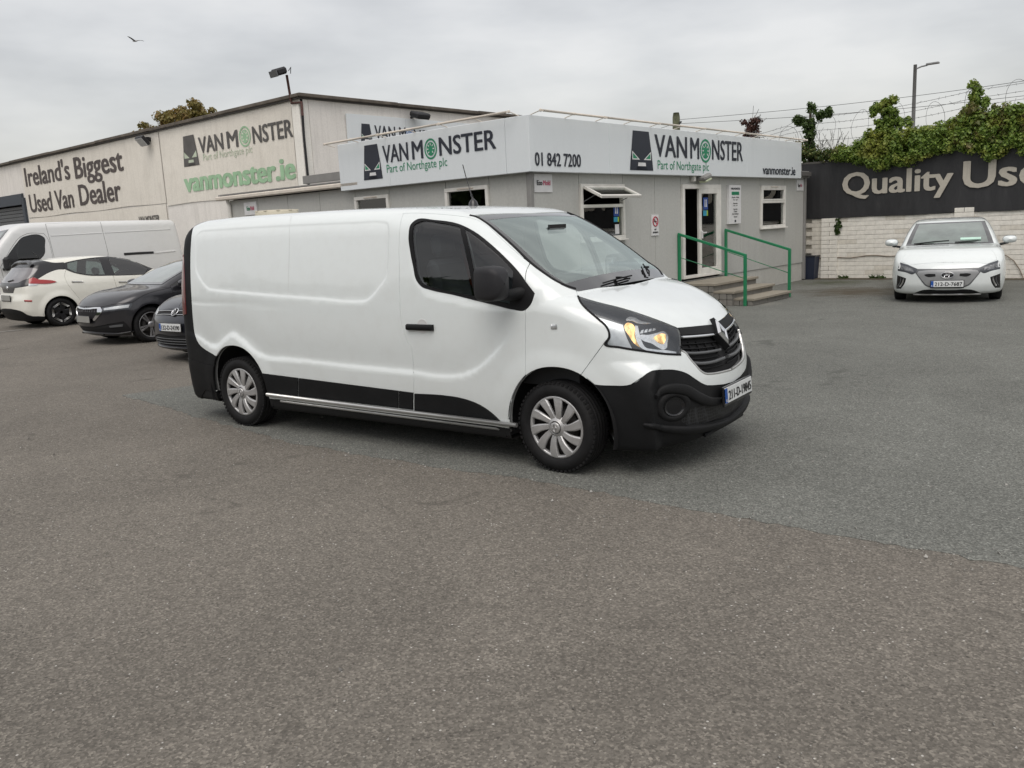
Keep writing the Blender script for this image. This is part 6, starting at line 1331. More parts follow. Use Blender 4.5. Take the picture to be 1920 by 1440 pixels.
for txt, mat, z_, w, h in (('VAN MONSTER', 'navyink', 2.30, .44, .045), ('Opening', 'greenink', 2.20, .28, .045), ('Monday - Friday', 'ink', 2.115, .34, .035), ('9am - 6pm', 'ink', 2.065, .22, .03), ('Saturday', 'ink', 1.985, .22, .035), ('9am - 1pm', 'ink', 1.94, .20, .03), ('Sunday', 'ink', 1.86, .20, .035), ('Closed', 'ink', 1.815, .16, .03), ('Bank Holidays', 'ink', 1.755, .30, .035), ('Closed', 'ink', 1.70, .16, .03)): text_fit('lettering', txt, M[mat], t, (7.05-w/2, -.072, z_), XD, ZD, w, h, .02, .003)
MB().box((7.05, -.073, 2.222), (.36, .003, .07)).build('green_band', M['greenink'], t); MB().box((7.05, -.073, 1.62), (.07, .003, .05)).build('emblem', M['navyink'], t)

# ------------------------------------------------------------------ steps and rails
M['conc'] = wallmat('concrete_step', (.30, .27, .22), .4, .2, 3, .9); M['block'] = wallmat('concrete_block', (.22, .21, .19), .5, .3, 3, .95)
ST = site_thing('steps', 'three concrete slab steps on grey blocks leading up to the cabin door', 'steps')
for k, (a0, a1, b0, b1, zt) in enumerate(((4.52, 6.50, -.84, -.05, .44), (4.56, 6.48, -1.22, -.78, .29), (4.66, 6.44, -1.60, -1.16, .15))):
    n_ = 3
    for j in range(n_): p = a0+(a1-a0)*j/n_; q = a0+(a1-a0)*(j+1)/n_; MB().box(((p+q)/2, (b0+b1)/2-.02, zt-.025), (q-p-.006, b1-b0+.04, .05), None, .006).build('tread_slab', M['conc'], ST)
    zb_ = 0 if k == 2 else (.15, .0)[0] if False else 0; hgt = zt-.052; rows = max(1, int(round(hgt/.13)))
    for r_ in range(rows):
        z0_, z1_ = hgt*r_/rows, hgt*(r_+1)/rows; nb = 5; off = .5 if r_ % 2 else 0
        for j in range(-1, nb+1):
            p = a0+(a1-a0)*(j+off)/nb; q = p+(a1-a0)/nb; p = max(p, a0+.01); q = min(q, a1-.01)
            if q-p > .05: MB().box(((p+q)/2, b0+.06, (z0_+z1_)/2), (q-p-.010, .10, z1_-z0_-.008), None, .006).build('block', M['block'], ST)
        nb = 3 if k == 0 else 2
        for j in range(nb): p = b0+.115+(b1-b0-.12)*j/nb; q = b0+.115+(b1-b0-.12)*(j+1)/nb; MB().box((a0+.06, (p+q)/2, (z0_+z1_)/2), (.10, q-p-.010, z1_-z0_-.008), None, .006).build('block', M['block'], ST)
MB().box((5.5, -.45, .18), (1.75, .66, .34)).box((5.5, -.98, .11), (1.7, .4, .22)).box((5.55, -1.35, .05), (1.6, .36, .09)).build('step_core', M['block'], ST)
def rail(lbl, a, bw, bf, zw, zf, mw, mf, z0w):
    t = site_thing('handrail', lbl, 'handrail', group=None)
    MB().box((a, bw, (zw+z0w)/2), (.055, .055, zw-z0w), None, .006).build('post', M['greenrail'], t); MB().box((a, bf, zf/2), (.055, .055, zf), None, .006).build('post', M['greenrail'], t)
    L = math.hypot(bf-bw, zf-zw); an = math.atan2(zf-zw, -(bf-bw)); Mx = Matrix.Translation((a, (bw+bf)/2, (zw+zf)/2)) @ Matrix.Rotation(-an, 4, 'X'); MB().box((0, 0, 0), (.05, L+.05, .05), Mx, .006).build('top_rail', M['greenrail'], t)
    MB().tube([(a, bw, mw), (a, bf, mf)], .008, 6).build('mid_rail', M['greenrail'], t); return t
rail('green steel handrail nearer the white van, left of the door steps', 4.64, -.03, -1.46, 1.42, .98, .96, .53, .44)
rail('green steel handrail at far side of the door steps', 6.54, -.10, -1.54, 1.44, .99, .98, .50, .40)
t = site_thing('bin', 'dark blue plastic bin standing between cabin end and brick wall', 'bin', 11.30, -.10, 0)
mb = MB(); r0, r1 = .15, .19; mb.add([(-r0, -r0, 0), (r0, -r0, 0), (r0, r0, 0), (-r0, r0, 0), (-r1, -r1, .60), (r1, -r1, .60), (r1, r1, .60), (-r1, r1, .60)], [(3, 2, 1, 0), (0, 1, 5, 4), (1, 2, 6, 5), (2, 3, 7, 6), (3, 0, 4, 7)]); mb.build('bin_body', simple('dark_blue_plastic', (.015, .022, .045), .5), t); MB().box((0, 0, .61), (.42, .42, .035), None, .012).build('bin_rim', M['navy'], t)

# ------------------------------------------------------------------ brick wall with banner
M['brick'] = wallmat('white_painted_brick', (.84, .81, .74), .50, .34, 2.4, .9, (.10, .095, .08), .7); M['brick2'] = wallmat('grubby_shaded_brick', (.74, .70, .62), .65, .45, 2.6, .9, (.08, .075, .06), .7); M['mortar'] = simple('grimy_mortar', (.60, .57, .51), .95, var=.3, vscale=5)
BW = site_thing('brick_wall', 'old white painted brick wall with dark banner above, behind the white hatchback', 'wall'); AW = 11.48
MB().box((AW+.12, -7.7, 1.47), (.16, 16.6, 2.94)).build('wall_core', M['mortar'], BW)
bme = {}
def brick(a, b, z, L, Hh, dep, mat):
    key = (round(L, 2), round(Hh, 3), mat)
    if key not in bme: me_ = MB().box((0, 0, 0), (.10, L, Hh), None, .004).mesh('brick'); me_.materials.append(M[mat]); bme[key] = me_
    o = link('brick', bme[key], None, BW, (a+dep, b, z)); o.rotation_euler = (rng.normal(0, .003), rng.normal(0, .003), rng.normal(0, .005)); return o
cnt = 0; rh = 1.555/14
for r_ in range(14):
    z = (r_+.5)*rh; b = .16-(.23 if r_ % 2 else 0)
    while b > -6.6:
        L = .46; bc_ = b-L/2
        brick(AW, bc_, z, .4585, rh-.005, rng.normal(0, .0018), 'brick2' if (b > -.30 or rng.rand() < .13) else 'brick'); cnt += 1  # end section's darker bricks stand for recess shadow; scattered ones are just grubby
        b -= L
for c0 in (-.55, -3.68):
    for r_ in range(14 if c0 > -1 else 15):
        z = (r_+.5)*rh; 
        if r_ % 2: brick(AW-.05, c0, z, .42, rh-.007, rng.normal(0, .002), 'brick'); cnt += 1
        else: brick(AW-.05, c0+.106, z, .20, rh-.007, 0, 'brick'); brick(AW-.05, c0-.106, z, .20, rh-.007, 0, 'brick'); cnt += 2
MB().box((AW+.10, -7.7, 2.97), (.30, 16.6, .06), None, .01).build('coping', M['block'], BW)
BN = site_thing('banner', 'long dark grey banner with pale lettering hung on the wall behind the white hatchback', 'banner')
m, n, l, b = nt('dark_banner'); s1 = noise(n, l, 2.0, 6, .65, 'Object', (1, 2.6, .5)); s2 = noise(n, l, 6, 5, .6); c = ramp(n, l, s1.outputs[0], [(.40, (.020, .020, .022)), (.62, (.028, .028, .030)), (.78, (.060, .058, .055))]); l.new(c.outputs[0], b.inputs['Base Color']); b.inputs['Roughness'].default_value = .55; s3 = noise(n, l, 1.1, 4, .5, 'Object', (1, 2, .8)); bump(n, l, b, s3.outputs[0], .5, .08); M['banner_dark'] = m
NB, NZ = 90, 14; V = []; 
for i in range(NB+1):
    for j in range(NZ+1):
        bb = .20-16.0*i/NB; q = j/NZ; zz_ = 1.555+.012*math.sin(bb*3.1)+(1.40)*q; V.append((AW-.088-.012*math.sin(bb*2.3+q*2)*math.sin(q*math.pi)-.006*math.sin(bb*9+q*5), bb, zz_))
F_ = [(i*(NZ+1)+j, (i+1)*(NZ+1)+j, (i+1)*(NZ+1)+j+1, i*(NZ+1)+j+1) for i in range(NB) for j in range(NZ)]
V2 = [(v[0]+.006, v[1], v[2]) for v in V]; k0 = len(V); F2_ = [tuple(reversed([q+k0 for q in f])) for f in F_]; MB().add(V+V2, F_+F2_, True).build('cloth', M['banner_dark'], BN)
M['bletter'] = wallmat('faded_cream_print', (.50, .465, .40), .25, .25, 3, .7, bmp=.05)
text_fit('lettering', 'Quality', M['bletter'], BN, (AW-.112, -.86, 1.92), XL, ZD, 2.56, .74, .017, .004); text_fit('lettering', 'Used Vans', M['bletter'], BN, (AW-.112, -3.62, 2.09), XL, ZD, 4.5, .62, .017, .004)
M['brown'] = simple('brown_cable', (.20, .15, .11), .8)
t = site_thing('cable', 'thin brown cable sagging along the white brick wall', 'cable')
MB().tube([(AW-.07, bb, .56+.025*math.sin(bb*2.6)+.015*math.sin(bb*7)) for bb in np.linspace(.1, -2.6, 28)], .010, 5).build('cable_run', M['brown'], t); MB().tube([(AW-.08, bb, z) for bb, z in ((-4.40, .66), (-4.46, .57), (-4.6, .54), (-4.75, .42), (-4.88, .22), (-4.96, .03))], .010, 5).build('cable_run', M['brown'], t)

# ------------------------------------------------------------------ leaves
def leafmat(name, cs, yellow=None, tr=.3):
    m, n, l, b = nt(name); b.inputs['Roughness'].default_value = .45; b.inputs['Specular IOR Level'].default_value = .4; s1 = noise(n, l, 2.2, 4, .6); s2 = noise(n, l, 26, 2, .5); a = ramp(n, l, s2.outputs[0], [(.28, cs[0]), (.5, cs[1]), (.72, cs[2])]).outputs[0]
    if yellow: f = ramp(n, l, s1.outputs[0], [(.48, 0.0), (.68, .75)]).outputs[0]; a = mixc(n, l, f, a, yellow)
    l.new(a, b.inputs['Base Color'])
    if tr:
        t_ = n.new('ShaderNodeBsdfTranslucent'); l.new(a, t_.inputs[0]); mx = n.new('ShaderNodeMixShader'); mx.inputs[0].default_value = tr; o_ = n['Material Output']; l.new(b.outputs[0], mx.inputs[1]); l.new(t_.outputs[0], mx.inputs[2]); l.new(mx.outputs[0], o_.inputs[0])
    return m
M['ivy'] = leafmat('ivy_leaves', ((.050, .10, .020), (.16, .25, .045), (.30, .38, .075)), (.38, .37, .08)); M['ivy_dk'] = leafmat('dark_ivy_leaves', ((.028, .055, .014), (.060, .105, .026), (.11, .16, .042))); M['tree_leaf'] = leafmat('autumn_leaves', ((.09, .09, .025), (.19, .17, .045), (.30, .21, .07)), (.34, .20, .08)); M['deadtwig'] = leafmat('dead_leaves', ((.035, .018, .014), (.07, .03, .022), (.11, .05, .03)), None, .1); M['bark'] = simple('bark', (.07, .055, .042), .9, var=.4, vscale=8); M['redgreen'] = leafmat('reddish_green_leaves', ((.06, .09, .022), (.13, .155, .040), (.22, .19, .07)), (.28, .18, .09))
def leaves(name, pts, size, mat, parent, seed=0, out=None):
    r = np.random.RandomState(seed); n_ = len(pts); a = r.normal(size=(n_, 3)); 
    if out is not None: a = a*.75+out*1.1
    a[:, 2] += .35; a /= np.linalg.norm(a, axis=1)[:, None]; t_ = np.cross(a, r.normal(size=(n_, 3))); t_ /= np.linalg.norm(t_, axis=1)[:, None]; u = np.cross(a, t_); s_ = size*r.uniform(.6, 1.35, (n_, 1))
    V = np.stack([pts-t_*s_*.5, pts+u*s_*.42+a*s_*.12-t_*s_*.08, pts+t_*s_*.62-a*s_*.08, pts-u*s_*.42+a*s_*.12-t_*s_*.08], 1).reshape(-1, 3); idx = np.arange(n_)*4
    Fq = np.concatenate([np.stack([idx, idx+1, idx+2], 1), np.stack([idx, idx+2, idx+3], 1)])
    me_ = bpy.data.meshes.new(name); me_.vertices.add(len(V)); me_.vertices.foreach_set('co', V.ravel()); me_.loops.add(len(Fq)*3); me_.polygons.add(len(Fq)); me_.loops.foreach_set('vertex_index', Fq.ravel().astype(np.int32)); me_.polygons.foreach_set('loop_start', (np.arange(len(Fq))*3).astype(np.int32)); me_.update(calc_edges=True); me_.validate(); return link(name, me_, mat, parent)
def clumps(centres, radii, density, seed, squash=(1, 1, 1)):
    """points near the surface of many small overlapping tufts"""
    r = np.random.RandomState(seed); P_, O_ = [], []
    for c, rad in zip(centres, radii):
        n_ = int(density*rad*rad)+12; d = r.normal(size=(n_, 3)); d /= np.linalg.norm(d, axis=1)[:, None]; rr_ = rad*(r.uniform(.35, 1.12, (n_, 1))); P_.append(c+d*rr_*np.array(squash)); O_.append(d)
    return np.concatenate(P_), np.concatenate(O_)
htop = curve1((-9, 3.9), (-6, 3.85), (-4.8, 3.78), (-4.2, 3.72), (-3.6, 3.70), (-3.3, 3.62), (-2.9, 3.50), (-2.4, 3.50), (-1.9, 3.55), (-1.4, 3.50), (-1.15, 3.22), (-.9, 3.15), (-.6, 3.30), (-.45, 3.20), (.0, 3.06), (.3, 3.02))
hbot = curve1((-9, 2.75), (-5, 2.78), (-4.6, 2.92), (-4.25, 2.72), (-3.8, 2.92), (-3.2, 2.98), (-2.8, 2.86), (-2.4, 2.72), (-2.15, 2.78), (-1.9, 2.68), (-1.5, 2.80), (-1.1, 2.92), (-.9, 3.0), (.3, 3.0))
H = site_thing('ivy_hedge', 'broad mass of bright green ivy growing along the top of the brick wall', 'ivy'); r = np.random.RandomState(3); C_, Rd = [], []
for k in range(1150):
    bb = r.uniform(-8.5, -.70); zt, zb_ = float(htop(bb)), float(hbot(bb)); q = r.rand(); z = zb_+.06+(zt-zb_-.05)*q; a_ = AW-.30+r.uniform(0, .5)*(.35+q); C_.append((a_, bb, z)); Rd.append(r.uniform(.08, .17))
P_, O_ = clumps(np.array(C_), Rd, 4200, 5); leaves('ivy_leaves', P_, .062, M['ivy'], H, 1, O_)['kind'] = 'stuff'
C_ = [(AW+r.uniform(-.30, .3), r.uniform(-8.5, -3.4), r.uniform(3.0, 3.85)) for k in range(300)]; P_, O_ = clumps(np.array(C_), [r.uniform(.08, .15) for _ in C_], 3000, 9); leaves('russet_leaves', P_, .07, M['redgreen'], H, 2, O_)['kind'] = 'stuff'
MB().box((AW+.25, -4.7, 3.15), (.25, 7.6, .35), None, .1).build('stem_mass', M['ivy_dk'], H)
def ivy_post(lbl, b0, pts, dens, seed, mat='ivy', h0=3.0, size=.075):
    t = site_thing('ivy_post', lbl, 'ivy'); C_, Rd = [], []; rr_ = np.random.RandomState(seed)
    for (bb, z, rad, n_) in pts:
        for k in range(n_): C_.append((AW+.12+rr_.normal(0, rad*.55), bb+rr_.normal(0, rad*.55), z+rr_.normal(0, rad*.5))); Rd.append(rr_.uniform(.05, .11))
    P_, O_ = clumps(np.array(C_), Rd, dens, seed); o = leaves('ivy_leaves', P_, size, M[mat], t, seed, O_); o['kind'] = 'stuff'
    MB().box((AW+.12, b0, (h0+pts[-1][1])/2), (.05, .05, pts[-1][1]-h0)).build('post', M['bark'], t); return t
C_ = [(AW-.02+r.normal(0, .12), bb, 3.02+abs(r.normal(0, .13))+.12*(bb > -.2)) for bb in r.uniform(-.95, .35, 90)]; P_, O_ = clumps(np.array(C_), [r.uniform(.05, .11) for _ in C_], 2600, 41); leaves('withered_leaves', P_[::2], .055, M['redgreen'], H, 41, O_[::2])['kind'] = 'stuff'; leaves('ivy_leaves', P_[1::2], .055, M['ivy_dk'], H, 42, O_[1::2])['kind'] = 'stuff'
mb = MB()
for k in range(70): p = np.array([AW+.05+r.normal(0, .08), r.uniform(-.9, .35), 3.05]); d = np.array([r.normal(0, .1), r.normal(0, .22), r.uniform(.2, .75)]); mb.tube([tuple(p), tuple(p+d*.5+r.normal(0, .03, 3)), tuple(p+d)], .0045, 3)
stuff(mb.build('bare_twigs', M['bark'], H))
ivy_post('dark ivy clinging to a forked wire post beside the cabin roof end', .08, [(.10, 3.15, .20, 14), (.08, 3.4, .12, 10), (.06, 3.65, .12, 12), (.12, 3.9, .15, 16), (.32, 4.05, .12, 10), (.45, 4.12, .06, 4), (-.15, 4.15, .12, 12), (-.40, 4.2, .07, 7), (.02, 4.38, .07, 5)], 3200, 21, 'ivy_dk')
ivy_post('broad bright green ivy column rising from middle of the wall hedge', -1.9, [(-1.9, 3.5, .22, 24), (-1.85, 3.75, .20, 26), (-1.80, 3.95, .20, 24), (-1.78, 4.12, .17, 18), (-1.55, 4.2, .08, 7), (-2.2, 3.75, .12, 10), (-1.95, 4.28, .07, 7)], 3400, 22)
ivy_post('narrow pointed ivy column at right, beyond the street lamp', -3.75, [(-3.75, 3.75, .20, 20), (-3.74, 3.95, .12, 14), (-3.95, 3.98, .08, 7), (-3.74, 4.15, .065, 9), (-3.78, 4.30, .05, 6), (-3.72, 4.42, .05, 5)], 3200, 23, 'ivy')
t = site_thing('wall_weed', 'small ivy sprig hanging down the white bricks under the banner', 'ivy'); C_ = [(AW-.09, -.74+r.normal(0, .10*q), 1.12+.42*q) for q in r.rand(26)]; P_, O_ = clumps(np.array(C_), [.035]*26, 6000, 4); leaves('ivy_leaves', P_, .06, M['ivy_dk'], t, 4, O_)['kind'] = 'stuff'; MB().tube([(AW-.06, -.74, 1.3), (AW-.062, -.75, .8), (AW-.06, -.745, .02)], .006, 5).build('stem', M['bark'], t)
t = stuff(leaves('weeds', np.array([W3(AW-.10-abs(r.normal(0, .03)), bb+r.normal(0, .04), abs(r.normal(0, .035))) for bb in r.choice([-.02, -.12, -.9, -1.0, -1.65, -1.75, -1.9, -2.3, -2.6], 700)]), .05, M['ivy_dk'], None, 8))
M['dirt'] = wallmat('mossy_dirt', (.085, .073, .052), .6, .3, 3, .95)
V = []; nD = 40
for i in range(nD+1):
    bb = .2-7.2*i/nD; V += [W3(AW-.02, bb, .030), W3(AW-.25-.12*abs(math.sin(i*1.7))-.1*rng.rand(), bb, .0085)]
me_ = MB().add(V, [(2*i, 2*i+1, 2*i+3, 2*i+2) for i in range(nD)]).mesh('verge_dirt'); struct(link('verge_dirt', me_, M['dirt']))
# dead ivy clump, barbed wire, poles beyond
t = site_thing('dead_ivy', 'brown withered ivy tuft on a post behind the front sign fascia', 'ivy'); C_ = [(14+r.normal(0, .08), 2.80+r.normal(0, .09+.1*(z > 4.45)), z) for z in r.uniform(3.6, 4.55, 60)]; P_, O_ = clumps(np.array(C_), [.09]*60, 2600, 14); leaves('dead_leaves', P_, .06, M['deadtwig'], t, 14, O_)['kind'] = 'stuff'
mb = MB().box((14, 2.8, 3.9), (.06, .06, 1.1))
for k in range(26): p = np.array([14, 2.8, r.uniform(3.9, 4.5)]); d = r.normal(size=3)*.22; mb.tube([tuple(p), tuple(p+d*.6+[0, 0, .05]), tuple(p+d+[0, 0, .12])], .006, 4)
mb.build('twigs', M['bark'], t)
M['wire'] = simple('galvanised_wire', (.16, .16, .165), .5, .5)
t = site_thing('barbed_wire', 'strands and loops of barbed wire strung above the ivy wall', 'wire')
posts = [(11.0, 4.9, 3.45), (11.6, .35, 4.05), (11.6, -3.7, 4.18), (11.6, -8.5, 4.6)]
for k, dz in enumerate((.0, -.17, -.34, -.60)):
    pts = []
    for i in range(3):
        for q in np.linspace(0, 1, 14, False):
            p = np.array(posts[i])*(1-q)+np.array(posts[i+1])*q; p[2] += dz*(1 if i else .6)-.10*math.sin(math.pi*q)+(.10 if i >= 1 else 0); pts.append(tuple(p))
    s_ = MB().tube(pts, .0045, 4); 
    for p, q in zip(pts[:-1], pts[1:]):
        for w in (0, .5): c_ = np.array(p)*(1-w)+np.array(q)*w; d = r.normal(size=3)*.022; s_.tube([tuple(c_-d), tuple(c_+d)], .004, 3)
    s_.build('strand', M['wire'], t)
for k, bb in enumerate(list(np.arange(4.2, .4, -.9))+list(np.arange(-.4, -8.4, -.85))):
    p = []; zc = 3.80+(.18 if bb < -3 else 0)-(.25 if bb > .4 else 0); hh = .44+.05*math.sin(k*2.1)
    for a_ in np.linspace(-.35*math.pi, 1.35*math.pi, 20): p.append((11.6+.12*math.sin(a_*1.5+k), bb+.27*math.cos(a_)+.10*a_/math.pi, zc-.06+hh*math.sin(a_)))
    MB().tube(p, .0045, 4).build('coil', M['wire'], t)
t = site_thing('street_lamp', 'slim grey street lamp post rising behind the ivy wall', 'lamp', 31, 3.12, 0); MB().tube([(0, 0, 0), (0, 0, 4), (0, 0, 7.92)], .08, 10, radii=[.11, .09, .075]).build('post', M['steelgrey'], t); MB().tube([(0, 0, 7.72), (0, -.25, 7.80), (0, -.5, 7.82)], .035, 6).build('arm', M['steelgrey'], t); MB().box((0, -.72, 7.86), (.22, .52, .08), Matrix.Identity(4), .02).build('lamp_head', M['steelgrey'], t)
t = site_thing('telegraph_pole', 'top of mossy wooden pole behind the cabin roof', 'pole', 14, 5.37, 0); MB().tube([(0, 0, 0), (0, 0, 4.9), (0, 0, 5.04)], .12, 12, radii=[.13, .115, .09]).build('pole', simple('mossy_wood', (.11, .115, .07), .9, var=.4, vscale=6), t); MB().tube([(0, -.13, 4.72), (-.04, -.2, 4.74)], .03, 6).build('insulator', M['grey'], t)
t = site_thing('overhead_cables', 'thin overhead cables running right from the wooden pole', 'cable')
for z0_, z1_, b1 in ((4.82, 5.05, -9), (4.70, 4.55, -9)):
    MB().tube([(14+2*q, 5.37+(b1-5.37)*q, z0_+(z1_-z0_)*q-.35*math.sin(math.pi*q)*.6) for q in np.linspace(0, 1, 18)], .006, 4).build('cable', M['ink'], t)
MB().tube([(14+.0*q, 5.37+4*q, 4.72-.5*q-.05*math.sin(math.pi*q)) for q in np.linspace(0, 1, 8)], .006, 4).build('cable', M['ink'], t)

# ------------------------------------------------------------------ warehouse
M['whwall'] = wallmat('stained_white_render', (.83, .80, .755), .36, .52, .8, .9, (.16, .145, .12), .5); M['whwall2'] = wallmat('cleaner_white_render', (.88, .86, .80), .25, .32, 1.0, .85, (.2, .18, .15), .3); M['trimbr'] = simple('brown_roof_trim', (.115, .098, .080), .8, var=.35, vscale=3); M['banner_cream'] = wallmat('faded_cream_banner', (.79, .75, .675), .32, .42, 1.2, .75, (.22, .195, .15), .35)
WH = site_thing('warehouse', 'large stained white warehouse with brown roof edge behind the parked cars', 'building', 4, 11.3, 0)
# local: a' = a-4, b' = b-11.3
bs = [0, 4.0, 8.0, 12.0, 16.0, 20.4, 24.6, 28, 34, 42]
for i in range(len(bs)-1):
    b0, b1 = bs[i]+.006, bs[i+1]-.006; z0_ = 0.0
    if i == 5: z0_ = 0
    if b0 > 20.3 and b1 < 24.7: MB().box((.12, (b0+b1)/2, 4.85), (.24, b1-b0, 1.30)).build('wall_panel', M['whwall'], WH); continue
    MB().box((.12, (b0+b1)/2, 2.75), (.24, b1-b0, 5.5)).build('wall_panel', M['whwall'] if i != 0 else M['whwall2'], WH)
for i in range(3): a0, a1 = .25+i*4.6, .25+(i+1)*4.6-.012; MB().box(((a0+a1)/2, .12, 2.75), (a1-a0, .24, 5.5)).build('wall_panel', M['whwall'], WH)
MB().box((7, 41.9, 2.75), (13.6, .2, 5.5)).box((13.9, 21, 2.75), (.2, 41.8, 5.5)).build('rear_wall', M['whwall'], WH)
MB().box((7, 21, 5.50), (14.2, 42.1, .06)).build('roof', M['roof'], WH)
for i in range(10): b0 = -.10+i*4.22; MB().box((-.07, b0+2.1, 5.555-.012*(i % 2)), (.20, 4.21, .09), None, .01).build('roof_edge', M['trimbr'], WH)
for i in range(4): a0 = -.16+i*3.6; MB().box((a0+1.8, -.07, 5.56-.012*(i % 2)), (3.59, .20, .09), None, .01).build('roof_edge', M['trimbr'], WH)
# service door
MB().box((-.03, 22.5, 3.95), (.14, 4.2, .46), None, .01).box((-.03, 20.35, 2.0), (.14, .24, 4.0)).build('door_surround', simple('dark_blue_grey_steel', (.045, .055, .07), .6), WH)
for k in range(24): MB().box((.08, 22.5, .08+k*.153), (.05, 4.0, .140), None, .015).build('shutter_slat', M['shutter'] if 'shutter' in M else M.setdefault('shutter', simple('grey_shutter', (.10, .105, .11), .6)), WH)
# corner pilaster and cable
MB().box((-.04, .16, 2.70), (.10, .36, 5.4), None, .02).build('corner_strip', M['whwall2'], WH); MB().tube([(-.05, -.10, 5.45), (-.02, -.07, 5.2), (-.03, -.05, 4.5), (-.02, -.06, 3.0), (-.02, -.05, 1.0)], .035, 8).build('black_cable', M['ink'], WH)
def hung(name, lbl, b0, b1, z0_, z1_, mat, wob=.008):
    t = site_thing(name, lbl, 'banner', 4, 11.3, 0); NB, NZ = max(8, int((b1-b0)*4)), 10; V = []
    for i in range(NB+1):
        for j in range(NZ+1):
            q = j/NZ; bb = b0+(b1-b0)*i/NB; V.append((-.03-wob*(math.sin(bb*1.9+q*3)*.5+.5)*math.sin(q*math.pi), bb, z0_+(z1_-z0_)*q+.02*math.sin(bb*1.3)*(1-q)))
    F_ = [(i*(NZ+1)+j, i*(NZ+1)+j+1, (i+1)*(NZ+1)+j+1, (i+1)*(NZ+1)+j) for i in range(NB) for j in range(NZ)]; k0 = len(V)
    MB().add(V+[(v[0]+.006, v[1], v[2]) for v in V], F_+[tuple(reversed([q+k0 for q in f])) for f in F_], True).build('cloth', mat, t); return t
M['fadedbrown'] = simple('faded_brown_print', (.085, .070, .066), .7, var=.25, vscale=3); M['fadedgreen'] = simple('faded_green_print', (.33, .52, .33), .7, var=.15, vscale=3); M['fadedgrey'] = simple('faded_grey_print', (.10, .095, .09), .7, var=.2, vscale=3); M['palegreen'] = simple('pale_green_print', (.50, .56, .44), .7, var=.15, vscale=3)
b1_ = hung('banner', 'faded cream banner with two lines of large brown lettering on the warehouse', 8.0, 20.1, 3.12, 5.44, M['banner_cream'])
b1b = hung('banner', 'lower strip of faded cream banner above the long white van, mostly hidden', 8.05, 20.1, 1.9, 3.08, M['banner_cream'], .008)
b2_ = hung('banner', 'faded cream banner with dark emblem and green web address at the warehouse corner', .42, 7.95, 3.02, 5.43, M['banner_cream'])
def fitW(t, txt, mat, bL, z0_, w, h, bold=.016): return text_fit('lettering', txt, M[mat], t, (-.042, bL-11.3, z0_), XL, ZD, w, h, bold, .004)
fitW(b1_, "Ireland's", 'fadedbrown', 31.15, 4.42, 4.55, .82); fitW(b1_, 'Biggest', 'fadedbrown', 26.15, 4.14, 4.1, 1.06); fitW(b1_, 'Used Van', 'fadedbrown', 31.05, 3.33, 4.45, .76); fitW(b1_, 'Dealer', 'fadedbrown', 26.05, 3.36, 3.55, .80)
fitW(b1b, 'VAN MONSTER', 'fadedgrey', 21.39, 2.50, 1.5, .24)
P = logo_and_name(b2_, (-.042, -11.3, 0), XL, ZD, -17.83, 4.17, .95, 1.02, 'fadedgrey', 'palegreen', 'palegreen')
fitW(b2_, 'VAN', 'fadedgrey', 16.78, 4.50, 1.45, .50); fitW(b2_, 'M', 'fadedgrey', 15.12, 4.50, .62, .50)
def P2(u, v, h): return (-.042-h, -11.3-u, v)
wheel_o(b2_, P2, -14.13, 4.76, .31, .30, 'fadedgreen', 'banner_cream'); fitW(b2_, 'NSTER', 'fadedgrey', 13.72, 4.50, 2.0, .50); fitW(b2_, 'Part of Northgate plc', 'palegreen', 16.60, 4.20, 2.8, .28, 0); fitW(b2_, 'vanmonster.ie', 'fadedgreen', 17.95, 3.36, 6.2, .60, .03)
GS = site_thing('gable_sign', 'white sign board with emblem on the warehouse end wall, half hidden behind the side fascia', 'sign', 4, 11.3, 0)
for i in range(3): a0 = 1.49+i*2.3; MB().box((a0+1.145, -.05, 4.3), (2.285, .05, 1.75), None, .004).build('sign_panel', M['signface'], GS)
P = logo_and_name(GS, (0, -.078, 0), XD, ZD, 1.95, 4.37, .55, .82); text_fit('lettering', 'VAN M', M['navyink'], GS, (2.50, -.078, 4.50), XD, ZD, 1.25, .40, .012, .004); text_fit('lettering', 'NSTER', M['navyink'], GS, (4.08, -.078, 4.46), XD, ZD, 1.35, .40, .012, .004)
M['paleblue'] = simple('pale_blue_print', (.16, .26, .50), .5); wheel_o(GS, P, 3.92, 4.68, .19, .19, 'paleblue', 'signface')
